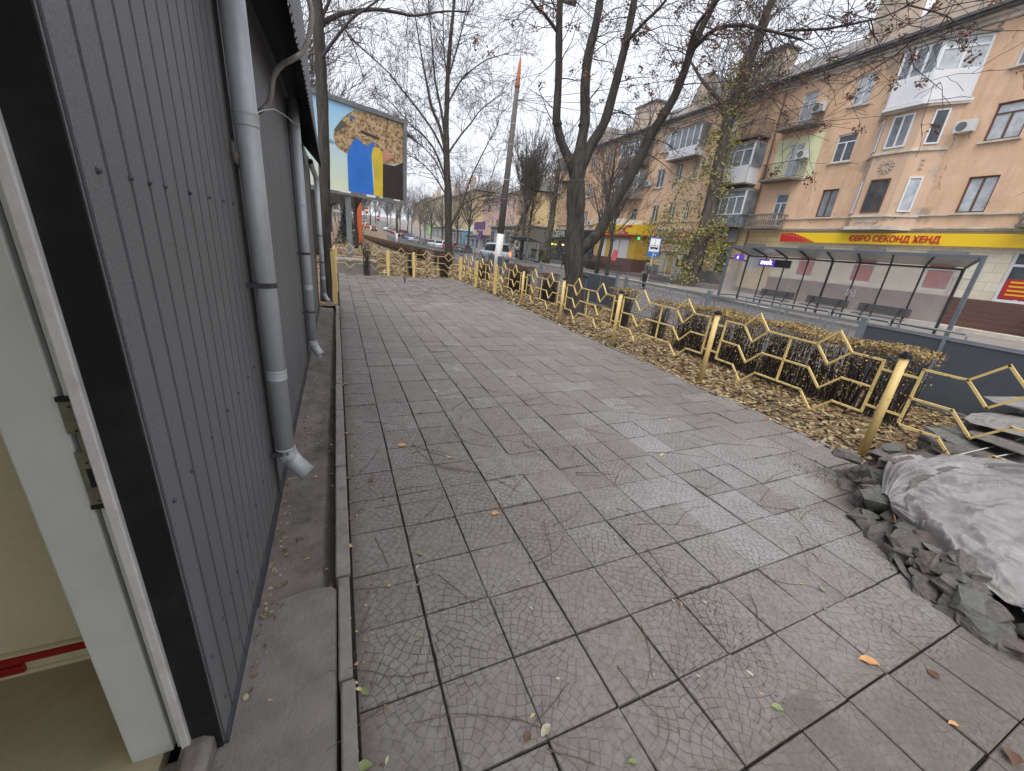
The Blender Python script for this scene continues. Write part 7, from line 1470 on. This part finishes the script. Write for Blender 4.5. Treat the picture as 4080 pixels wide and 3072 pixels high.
# polygons sampled from the photograph of the flat print
cm = camo(); pp('printed_jacket',[(.302,.985),(.20,.91),(.119,.837),(.014,.686),(-.007,.611),(.034,.494),(.165,.447),(.282,.548),(.42,.50),(.52,.56),(.555,.50),(.669,.43),(.786,.44),(.98,.50),(1,.50),(1,1),(.6,1)],cm,1,P0)
pp('printed_trousers',[(.667,.0),(1,.0),(1,.51),(.86,.44),(.675,.431)],pm('print_black',(.025,.018,.018)),2,P0)
pp('printed_flag_blue',[(.161,.0),(.164,.42),(.175,.474),(.24,.60),(.287,.659),(.322,.66),(.38,.615),(.464,.60),(.51,.66),(.548,.668),(.555,.609),(.505,.491),(.53,.0)],pm('print_blue',(.02,.17,.62),sc=1.2),3,P0)
pp('printed_flag_yellow',[(.525,.0),(.54,.3),(.506,.506),(.53,.59),(.556,.616),(.631,.61),(.678,.558),(.667,.0)],pm('print_yellow',(.66,.50,.04),sc=1.5),4,P0)
pp('printed_hand',[(.679,.581),(.74,.59),(.787,.585),(.847,.545),(.80,.53),(.765,.489),(.682,.448)],pm('print_skin',(.55,.26,.19)),4,P0)
pp('printed_patch',[(.006,.684),(.11,.821),(.183,.784),(.036,.664)],pm('print_olive',(.08,.10,.06)),3,P0); pp('printed_strap',[(.362,.771),(.36,.735),(.633,.71),(.634,.74)],pm('print_dark',(.03,.025,.02)),3,P0)
pp('printed_badge',[(.221,.892),(.247,.91),(.271,.863),(.245,.849)],pm('print_badge',(.03,.2,.5)),4,P0)
Mt = (Fb @ Matrix.Translation((2.95-.30,.002,3.07+.52*3.08)))
text('ЕДНАНІ', .20, Mt @ Matrix(((1,0,0,-.35),(0,0,1,0),(0,1,0,0),(0,0,0,1))), pm('print_ink',(.05,.07,.1)), P0, 'lettering', .001, .0)
# concrete plinth
o = MB().box(-.15,1.42,15.62,16.9,-.05,.42).build('concrete_plinth', conc); tag(o,'low concrete plinth block behind the cross fence under the billboard','plinth'); q_ = MB().box(-.17,1.44,15.6,16.92,.421,.50).build('top_slab', walkm, o)
# orange banner, traffic lights, distant signs
orng = mat('orange_banner',(.65,.13,.03),.5,var=.1,scale=1,bmp=0); o = MB().box(-.35,.35,-.1,.1,0,4.6).build('orange_pylon',orng); o.location = (2.45,50,-.1); tag(o,'tall narrow orange pylon beside the billboard pole','pylon')
redl = mat('red_light',(.8,.05,.02),.4,var=0,emit=(1,.08,.02),estr=4)
for (x,y,z,r__,lab) in ((9.9,150,5.6,.55,'red traffic light hanging over the far crossing'),(13.6,152,3.6,.35,'red traffic light on the right of the far crossing')):
    t = thing('traffic_light',lab,'traffic light',(x,y,hill(150))); MB().box(-.3,.3,-.2,.2,z-1.0,z+.8).build('housing',rub,t); MB().tube([(0,-.25,z),(0,-.22,z)],r__*.5,12).build('lamp',redl,t); MB().tube([(.4,0,0),(.4,0,z)],.08,6).build('pole',galv,t)
# advertising stand and bus stop sign
t = thing('bus_stop_sign','blue and white bus stop sign on a post in front of the yellow shop','sign',(21.4,22.6,-.04)); MB().tube([(0,0,0),(0,0,3.1)],.04,8).build('pole',galv,t)
Mz = Matrix.Rotation(R(-38),4,'Z'); MB().box(-.4,.4,-.02,.02,1.85,3.2).build('plate',blues,t,M=None).matrix_local = Mz; q_ = MB().box(-.34,.34,-.03,-.021,2.22,3.12).build('white_field',whites,t); q_.matrix_local = Mz
q_ = MB().box(-.27,.27,-.04,-.031,2.42,2.66).box(-.22,-.12,-.04,-.031,2.36,2.42).box(.12,.22,-.04,-.031,2.36,2.42).build('bus_symbol',blacks,t,M=None); q_.matrix_local = Mz
q_ = MB().box(-.24,-.10,-.045,-.041,2.53,2.63).box(-.07,.07,-.045,-.041,2.53,2.63).box(.10,.24,-.045,-.041,2.53,2.63).build('symbol_windows',whites,t); q_.matrix_local = Mz
text('11', .24, Mz @ Matrix(((1,0,0,.02),(0,0,-1,-.03),(0,1,0,1.93),(0,0,0,1))), whites, t, 'lettering', .003, .01)
o = MB().box(-.2,.2,-.02,.02,1.3,2.1).build('tree_poster', mat('red_poster',(.5,.08,.1),.5,var=.6,scale=6,bmp=0)); o.location = (20.3,26.2,0); o.rotation_euler = (0,.2,R(-40)); tag(o,'tilted red and white poster fixed to the thin tree trunk','poster')
# black railings on the far pavement
fe = mat('black_railing',(.02,.018,.018),.6,var=.2,scale=5,bmp=0)
for a,b_,lab in (((20.2,29.6),(22.4,27.0),'low black railing by the poster tree, longer piece'),((21.0,22.9),(21.6,20.8),'low black railing beside the waiting man')):
    A_,B_ = Vector((*a,0)),Vector((*b_,0)); L_ = (B_-A_).length; n = int(L_/.13); mb = MB(); mb.bar(A_+Vector((0,0,.12)),B_+Vector((0,0,.12)),.03); mb.bar(A_+Vector((0,0,.8)),B_+Vector((0,0,.8)),.03)
    for k in range(n+1): p = A_.lerp(B_,k/n); mb.bar(p,p+Vector((0,0,.95)),.02)
    tag(mb.build('low_railing',fe),lab,'railing')

# ------------------------------------------------------------------ CARS
tyre = mat('tyre',(.015,.015,.015),.8,var=.1,scale=9,bmp=.1); rim = mat('rim',(.4,.41,.42),.35,.7,var=0); cgl = mat('car_glass',(.02,.025,.03),.05,var=0); lampw = mat('headlamp',(.7,.72,.75),.1,var=0); lampr = mat('tail_lamp',(.45,.02,.01),.2,var=0); lampon = mat('tail_lamp_on',(.8,.06,.02),.2,var=0,emit=(1,.12,.03),estr=2.2); platem = mat('number_plate',(.6,.6,.6),.5,var=.1,scale=9,bmp=0)
def car_mat(n,c): m = mat('car_'+n,c,.28,.25,var=.04,scale=1,bmp=0); m.node_tree.nodes['Principled BSDF'].inputs['Coat Weight'].default_value = .6; return m
def car(kind, col, label, loc, rz, lit=False, roof_rails=False):
    """x forward; origin at ground centre"""
    P = {'suv':dict(L=4.75,W=.94,H=1.86,bl=1.08,g=.36,cab=(-2.2,-1.95,.55,1.2),hood=1.12,wr=.39,rear=1.05),'hatch':dict(L=4.1,W=.86,H=1.48,bl=.92,g=.2,cab=(-1.95,-1.45,.45,1.25),hood=.92,wr=.31,rear=.95),'sedan':dict(L=4.5,W=.88,H=1.44,bl=.92,g=.19,cab=(-1.75,-.95,.35,1.2),hood=.9,wr=.32,rear=.98)}[kind]
    L,W_,H,bl,g_ = P['L'],P['W'],P['H'],P['bl'],P['g']; t = thing('parked_car',label,'car',loc,rz,None); m = col
    xs = [-L/2,-L/2+.12,-L/2+.5,-L*.28,-L*.08,L*.14,L*.28,L/2-.45,L/2-.12,L/2]; zt = [P['rear']-.12,P['rear'],bl+.02,bl,bl,bl,P['hood']+.02,P['hood']-.05,P['hood']-.2,P['hood']-.36]; wd = [.80,.93,.98,1,1,1,1,.98,.90,.74]; zb = [g_+.18,g_+.08,g_,g_,g_,g_,g_,g_,g_+.05,g_+.14]
    mb = MB(); n = len(xs); ring = []
    for x,a,k,c in zip(xs,zt,wd,zb):
        w_ = W_*k; ring += [(x,0,c),(x,w_*.86,c),(x,w_*.99,c+.14),(x,w_,c+(a-c)*.55),(x,w_*.95,a-.05),(x,w_*.86,a),(x,0,a+.03),(x,-w_*.86,a),(x,-w_*.95,a-.05),(x,-w_,c+(a-c)*.55),(x,-w_*.99,c+.14),(x,-w_*.86,c)]
    fs = []
    for i in range(n-1):
        for k in range(12): k2 = (k+1)%12; fs.append((i*12+k,(i+1)*12+k,(i+1)*12+k2,i*12+k2))
    fs += [tuple(range(12)),tuple(range((n-1)*12,n*12))[::-1]]; mb.add(ring,fs); b_ = mb.build('body',m,t,True); bv = b_.modifiers.new('s','SUBSURF'); bv.levels = 1; bv.render_levels = 1
    c0,c1,c2,c3 = P['cab']; wi = W_*.90; wt = W_*.72
    base = [(c0,wi*.96),(c3,wi*.93)]; mb = MB(); sec = [(c0,bl-.05,wi*.95),(c1,H-.02,wt*.97),((c1+c2)/2,H+.015,wt),(c2,H-.03,wt*.98),(c3,bl-.04,wi*.92)]
    low = [(c0,wi*.95),(c1,wi),((c1+c2)/2,wi),(c2,wi),(c3,wi*.92)]
    vs = []; 
    for (x,z,w_),(xl,wl) in zip(sec,low): vs += [(xl,wl,bl-.05),(x,w_,z),(x,-w_,z),(xl,-wl,bl-.05)]
    fs = [];
    for i in range(4):
        for k in range(3): fs.append((i*4+k,(i+1)*4+k,(i+1)*4+k+1,i*4+k+1))
    mb.add(vs,fs); cb = mb.build('cabin',m,t,True)
    def quad(name,pts,par,mm=cgl):
        mb = MB(); mb.add(pts,[tuple(range(len(pts)))]); o_ = mb.build(name,mm,par); s_ = o_.modifiers.new('s','SOLIDIFY'); s_.thickness = .02; s_.offset = 0; return o_
    for sg in (1,-1):
        def sp_(x,f): # point on side glass: x position, f height 0..1
            if x < c1: ztop = bl+(H-bl)*(x-c0)/(c1-c0)
            elif x > c2: ztop = bl+(H-bl)*(c3-x)/(c3-c2)
            else: ztop = H
            z = bl+.03+(ztop-bl-.13)*f; w_ = wi+(wt-wi)*(z-bl)/(H-bl)+.008; return (x,sg*w_,z)
        xs_ = [c1-.05 if kind != 'suv' else c1+.05,(c1*.45+c2*.55)-.25,c2-.02+.45]
        x0 = c0+.3 if kind != 'suv' else c0+.2
        segs = [(x0,x0+.45),(c1+.35,(c1+c2)/2+.25),((c1+c2)/2+.33,c3-.35)]
        for a,d in segs: quad('side_window',[sp_(a,0),sp_(d,0),sp_(d,1) if d < c2+.1 else sp_(c2+.1,1),sp_(max(a,c0+.3),1)],t)
        quad('headlight',[(L/2-.32,sg*W_*.93,P['hood']-.32),(L/2-.02,sg*W_*.66,P['hood']-.42),(L/2-.03,sg*W_*.62,P['hood']-.27),(L/2-.38,sg*W_*.91,P['hood']-.15)],t,lampw)
        quad('tail_light',[(-L/2-.0,sg*W_*.74,P['rear']-.34),(-L/2+.16,sg*W_*.96,P['rear']-.34),(-L/2+.18,sg*W_*.95,P['rear']+.12 if kind=='suv' else P['rear']-.08),(-L/2+.05,sg*W_*.76,P['rear']+.12 if kind=='suv' else P['rear']-.08)],t,lampon if lit else lampr)
        MB().box(c3-.45,c3-.25,sg*(wi+.02)-.08,sg*(wi+.02)+.08,bl+.02,bl+.16).build('mirror',m,t,bevel=.03)
        if kind == 'suv': MB().tube([(c1+.1,sg*wt*.9,H+.0),(c1+.2,sg*wt*.9,H+.06),(c2-.2,sg*wt*.9,H+.06),(c2-.05,sg*wt*.9,H)],.02,6).build('roof_rail',rim,t)
        for xw in (-L*.31,L*.31):
            wh = MB().tube([(xw,sg*(W_-.19),P['wr']),(xw,sg*(W_+.015),P['wr'])],P['wr'],20).build('wheel',tyre,t,False,bevel=.02); MB().tube([(xw,sg*(W_+.016),P['wr']),(xw,sg*(W_+.022),P['wr'])],P['wr']*.62,14).build('rim',rim,wh)
            MB().tube([(xw,sg*(W_*.6),P['wr']+.03),(xw,sg*(W_+.002),P['wr']+.03)],P['wr']*1.18,20).build('wheel_arch',tyre,t)
    lerp = lambda a,d,f: tuple(a[i]+(d[i]-a[i])*f for i in range(3))
    def ws(xb,xt,sgn): return [lerp((xb,s_*wi*.86,bl-.0),(xt,s_*wt*.9,H-.02),f) for s_,f in ((-1,.1),(1,.1),(1,.93),(-1,.93))]
    o1 = quad('windscreen',[(x+.012,y,z+.012) for x,y,z in ws(c3,c2,1)],t); o2 = quad('rear_window',[(x-.012,y,z+.012) for x,y,z in ws(c0,c1,-1)],t)
    MB().box(-L/2-.03,-L/2+.02,-.27,.27,g_+.32,g_+.44).build('number_plate',platem,t); MB().box(-L/2-.05,-L/2+.2,-W_*.8,W_*.8,g_+.08,g_+.24).build('bumper',m if kind != 'suv' else m,t,bevel=.04)
    if kind == 'suv': MB().box(-L/2-.2,-L/2-.04,-.1-.25,.42-.25,.75,1.3).build('spare_wheel_cover',m,t,bevel=.08) if 0 else None
    return t
HS = PI/2-TH
silver = car_mat('silver',(.42,.48,.52)); wht = car_mat('white',(.66,.67,.68)); redc = car_mat('red',(.33,.02,.025)); blk = car_mat('black',(.012,.013,.015)); grn = car_mat('dark_green',(.008,.022,.02)); gry = car_mat('grey',(.16,.17,.19)); blu = car_mat('blue',(.03,.10,.26)); mar = car_mat('maroon',(.12,.015,.02))
car('suv',silver,'silver off-road car with glowing tail lights waiting behind the lamp post',(15.3,39.5,-.17),HS+R(5),lit=True)
CL = [('sedan',grn,(18.6,62,-.17),-.55,'dark green estate parked behind the fan-shaped tree'),('sedan',redc,(17.9,67.5,-.17),-.5,'red car parked between the dark one and the white one'),('hatch',wht,(17.6,73,-.17),-.5,'white hatchback parked nearest the red car'),('hatch',silver,(17.4,78.5,-.17),-.5,'pale silver hatchback next to the black saloon'),('sedan',blk,(17.3,87,-.17),-.5,'black saloon in the middle of the parked row'),('sedan',gry,(17.3,94,0),-.45,'grey saloon left of the black one'),('sedan',silver,(17.2,100,.3),-.45,'silver-grey saloon next to the blue car'),('hatch',blu,(17,106,.6),-.45,'blue car in the parked row'),('suv',mar,(16.9,115,1.05),-.4,'dark red tall car behind the second lamp post'),('hatch',wht,(16.8,123,1.4),-.4,'white car beyond the dark red one'),('sedan',redc,(16.6,131,1.75),-.35,'small red car far up the parked row'),('sedan',gry,(16.4,139,2.1),-.3,'grey car second from the far end of the parked row'),('sedan',wht,(16.2,148,2.5),-.3,'white car at the far end of the parked row'),
      ('sedan',blk,(10.5,132,1.9),0,'dark car driving uphill with red brake lights'),('sedan',redc,(8.6*1.15,150,2.7),0,'red-lit car waiting at the far lights'),('hatch',wht,(9.6,170,3.6),0,'white van-like car beyond the far crossing'),('hatch',wht,(11.2,178,4.0),0,'second white car beyond the far crossing')]
for k,(kd_,c_,l,a,lab) in enumerate(CL): 
    o = car(kd_,c_,lab,l,HS+a,lit=k in (13,14)); o['group'] = 'cars along the street'

# ------------------------------------------------------------------ PEOPLE
skinm = mat('skin',(.45,.27,.2),.5,var=.05,scale=9,bmp=0); jack = mat('olive_jacket',(.075,.08,.06),.85,var=.2,scale=14,bmp=.2); dkc = mat('dark_cloth',(.012,.012,.014),.85,var=.2,scale=14,bmp=.2); gcl = mat('grey_cloth',(.10,.10,.11),.85,var=.2,scale=10,bmp=.2); hairw = mat('white_hat',(.55,.52,.5),.8,var=.1,scale=20,bmp=.1)
def skin(name, verts, edges, rad, m, par, root=0):
    me = bpy.data.meshes.new(name); me.from_pydata(verts, edges, []); me.materials.append(m); o = bpy.data.objects.new(name, me); COL.objects.link(o); o.parent = par
    s_ = o.modifiers.new('skin','SKIN'); 
    if not me.skin_vertices: me.attributes.new('skin', 'FLOAT', 'POINT') if 0 else None
    sv = me.skin_vertices
    if not sv:
        bpy.context.view_layer.objects.active = o; bpy.ops.mesh.customdata_skin_add(); sv = me.skin_vertices
    for i,r__ in enumerate(rad): sv[0].data[i].radius = (r__ if isinstance(r__,tuple) else (r__,r__)); sv[0].data[i].use_root = i == root
    s_.use_smooth_shade = True; b_ = o.modifiers.new('sub','SUBSURF'); b_.levels = 1; b_.render_levels = 2; return o
def person(label, loc, rz, h, pose, top, legs, hat=None, coat=False, pack=None):
    """faces +x in local space; pose: dict of joints"""
    t = thing('person', label, 'person', loc, rz); k = h/1.75; t.scale = (k,)*3; J = pose
    V = {'pelvis':(0,0,.95),'waist':(0,0,1.10),'chest':(.02,0,1.32),'neck':(.02,0,1.48),'head':(.05,0,1.58),'crown':(.04,0,1.68),'shR':(0,-.19,1.43),'shL':(0,.19,1.43)}; V.update(J)
    nm_ = ['pelvis','waist','chest','neck','head','crown','shL','elL','haL','shR','elR','haR','hpL','knL','anL','toL','hpR','knR','anR','toR']
    V.setdefault('hpL',(0,.09,.9)); V.setdefault('hpR',(0,-.09,.9)); ix = {n:i for i,n in enumerate(nm_)}
    E_ = [('pelvis','waist'),('waist','chest'),('chest','neck'),('neck','head'),('head','crown'),('chest','shL'),('shL','elL'),('elL','haL'),('chest','shR'),('shR','elR'),('elR','haR'),('pelvis','hpL'),('hpL','knL'),('knL','anL'),('anL','toL'),('pelvis','hpR'),('hpR','knR'),('knR','anR'),('anR','toR')]
    rd = {'pelvis':(.12,.15),'waist':(.10,.13),'chest':(.11,.15),'neck':.05,'head':.085,'crown':.075,'sh':.055,'el':.038,'ha':.032,'hp':.085,'kn':.055,'an':.035,'to':.035}
    skin('body',[V[n] for n in nm_],[(ix[a],ix[b_]) for a,b_ in E_],[rd.get(n, rd.get(n[:2])) for n in nm_],skinm,t)
    a = ['waist','chest','neck','shL','elL','haL','shR','elR','haR','pelvis']; jx = {n:i for i,n in enumerate(a)}
    hv = {n:Vector(V[n]) for n in a}; hv['neck'] = Vector(V['neck'])-Vector((0,0,.02)); 
    for s_ in 'LR': hv['ha'+s_] = Vector(V['el'+s_]).lerp(Vector(V['ha'+s_]),.85)
    rr = {'waist':.165,'chest':.17,'neck':.075,'sh':.085,'el':.065,'ha':.05,'pelvis':.16}
    skin('coat' if coat else 'jacket',[tuple(hv[n]) for n in a],[(jx[x],jx[y]) for x,y in (('waist','chest'),('chest','neck'),('chest','shL'),('shL','elL'),('elL','haL'),('chest','shR'),('shR','elR'),('elR','haR'),('waist','pelvis'))],[rr.get(n,rr.get(n[:2])) for n in a],top,t)
    if coat: MB().tube([(0,0,1.08),(0,0,.85),(.0,0,.48)],[.17,.21,.235],16,flat=.9).build('coat_skirt',top,t,True)
    for s_ in 'LR':
        p = [V['hp'+s_],V['kn'+s_],Vector(V['an'+s_])+Vector((0,0,.04))]; MB().tube(smooth_pts(p,3),[.115,.11,.10,.085,.075,.068,.062][:7],12).build('trouser_leg',legs,t,True)
        a_,b_ = Vector(V['an'+s_]),Vector(V['to'+s_]); MB().tube([a_-(b_-a_)*.35-Vector((0,0,.03)),a_-Vector((0,0,.035)),a_.lerp(b_,.6)-Vector((0,0,.02)),b_],[.05,.062,.055,.035],10,flat=.8).build('shoe',dkc,t,True)
        hd = Vector(V['ha'+s_]); el = Vector(V['el'+s_]); d_ = (hd-el).normalized()
        for j in range(4): MB().tube([hd+d_*.02+Vector((.012*(j-1.5),0,0)),hd+d_*(.06+.01*(j in (1,2)))+Vector((.016*(j-1.5),0,0)),hd+d_*.095+Vector((.016*(j-1.5)+.008,0,-.01))],[.010,.009,.007],6).build('finger',skinm,t,True)
        MB().tube([hd+Vector((.02,0,0)),hd+d_*.03+Vector((.045,0,0)),hd+d_*.055+Vector((.05,0,0))],[.011,.010,.008],6).build('thumb',skinm,t,True)
    hp = Vector(V['head']); 
    MB().tube([hp+Vector((.075,0,.02)),hp+Vector((.11,0,-.015)),hp+Vector((.09,0,-.03))],[.008,.014,.01],6).build('nose',skinm,t,True)
    for s_ in (1,-1): MB().tube([hp+Vector((.082,s_*.032,.022)),hp+Vector((.092,s_*.032,.022))],.008,6).build('eye',dkc,t); MB().tube([hp+Vector((.0,s_*.083,.0)),hp+Vector((0,s_*.10,.0))],[.025,.02],8).build('ear',skinm,t,True)
    if hat: c = Vector(V['crown']); MB().tube([c+Vector((-.015,0,-.07)),c+Vector((-.01,0,-.02)),c+Vector((-.01,0,.05)),c+Vector((-.01,0,.085))],[.112,.118,.09,.03],14).build('hat',hat,t,True)
    if pack: MB().box(-.34,-.15,-.15,.15,1.0,1.42).build('backpack',pack,t,bevel=.05)
    return t
stand = {'elL':(-.02,.26,1.17),'haL':(.12,.2,1.02),'elR':(-.02,-.26,1.17),'haR':(.12,-.2,1.02),'knL':(.03,.1,.5),'anL':(-.02,.1,.08),'toL':(.14,.12,.03),'knR':(.0,-.1,.5),'anR':(-.05,-.1,.08),'toR':(.11,-.12,.03)}
person('man in olive jacket and dark cap with grey backpack standing on the road',(17.4,18.45,-.17),R(165),1.76,stand,jack,dkc,hat=dkc,pack=gcl)
woman = {'elL':(-.02,.25,1.17),'haL':(.20,.07,1.12),'elR':(-.02,-.25,1.17),'haR':(.20,-.07,1.12),'knL':(.02,.08,.5),'anL':(0,.08,.08),'toL':(.13,.1,.03),'knR':(.02,-.08,.5),'anR':(0,-.08,.08),'toR':(.13,-.1,.03)}
person('woman in a long black coat standing before the far bus shelter',(19.7,43.6,-.17),R(250),1.66,woman,dkc,dkc,hat=hairw,coat=True)
walk = {'elL':(-.12,.25,1.2),'haL':(-.14,.27,.98),'elR':(.1,-.25,1.2),'haR':(.25,-.22,1.05),'knL':(.2,.09,.55),'anL':(.28,.09,.14),'toL':(.42,.1,.1),'knR':(-.08,-.09,.5),'anR':(-.32,-.09,.14),'toR':(-.18,-.1,.05)}
person('man in a black jacket and cap walking left on the far pavement',(21.6,35.6,-.05),R(190),1.74,walk,dkc,dkc,hat=dkc)

# ------------------------------------------------------------------ air
hz_ = bpy.data.materials.new('haze'); hz_.use_nodes = True; t = hz_.node_tree; t.nodes.clear(); ou = t.nodes.new('ShaderNodeOutputMaterial'); pv_ = t.nodes.new('ShaderNodeVolumePrincipled'); pv_.inputs['Density'].default_value = .00045; pv_.inputs['Color'].default_value = (.97,.98,1,1); pv_.inputs['Anisotropy'].default_value = .2
t.links.new(pv_.outputs[0], ou.inputs['Volume'])
o = MB().box(-500,700,-150,700,-2,45).build('haze', hz_); o['kind'] = 'stuff'; o['label'] = 'thin pale autumn haze hanging over the whole street'
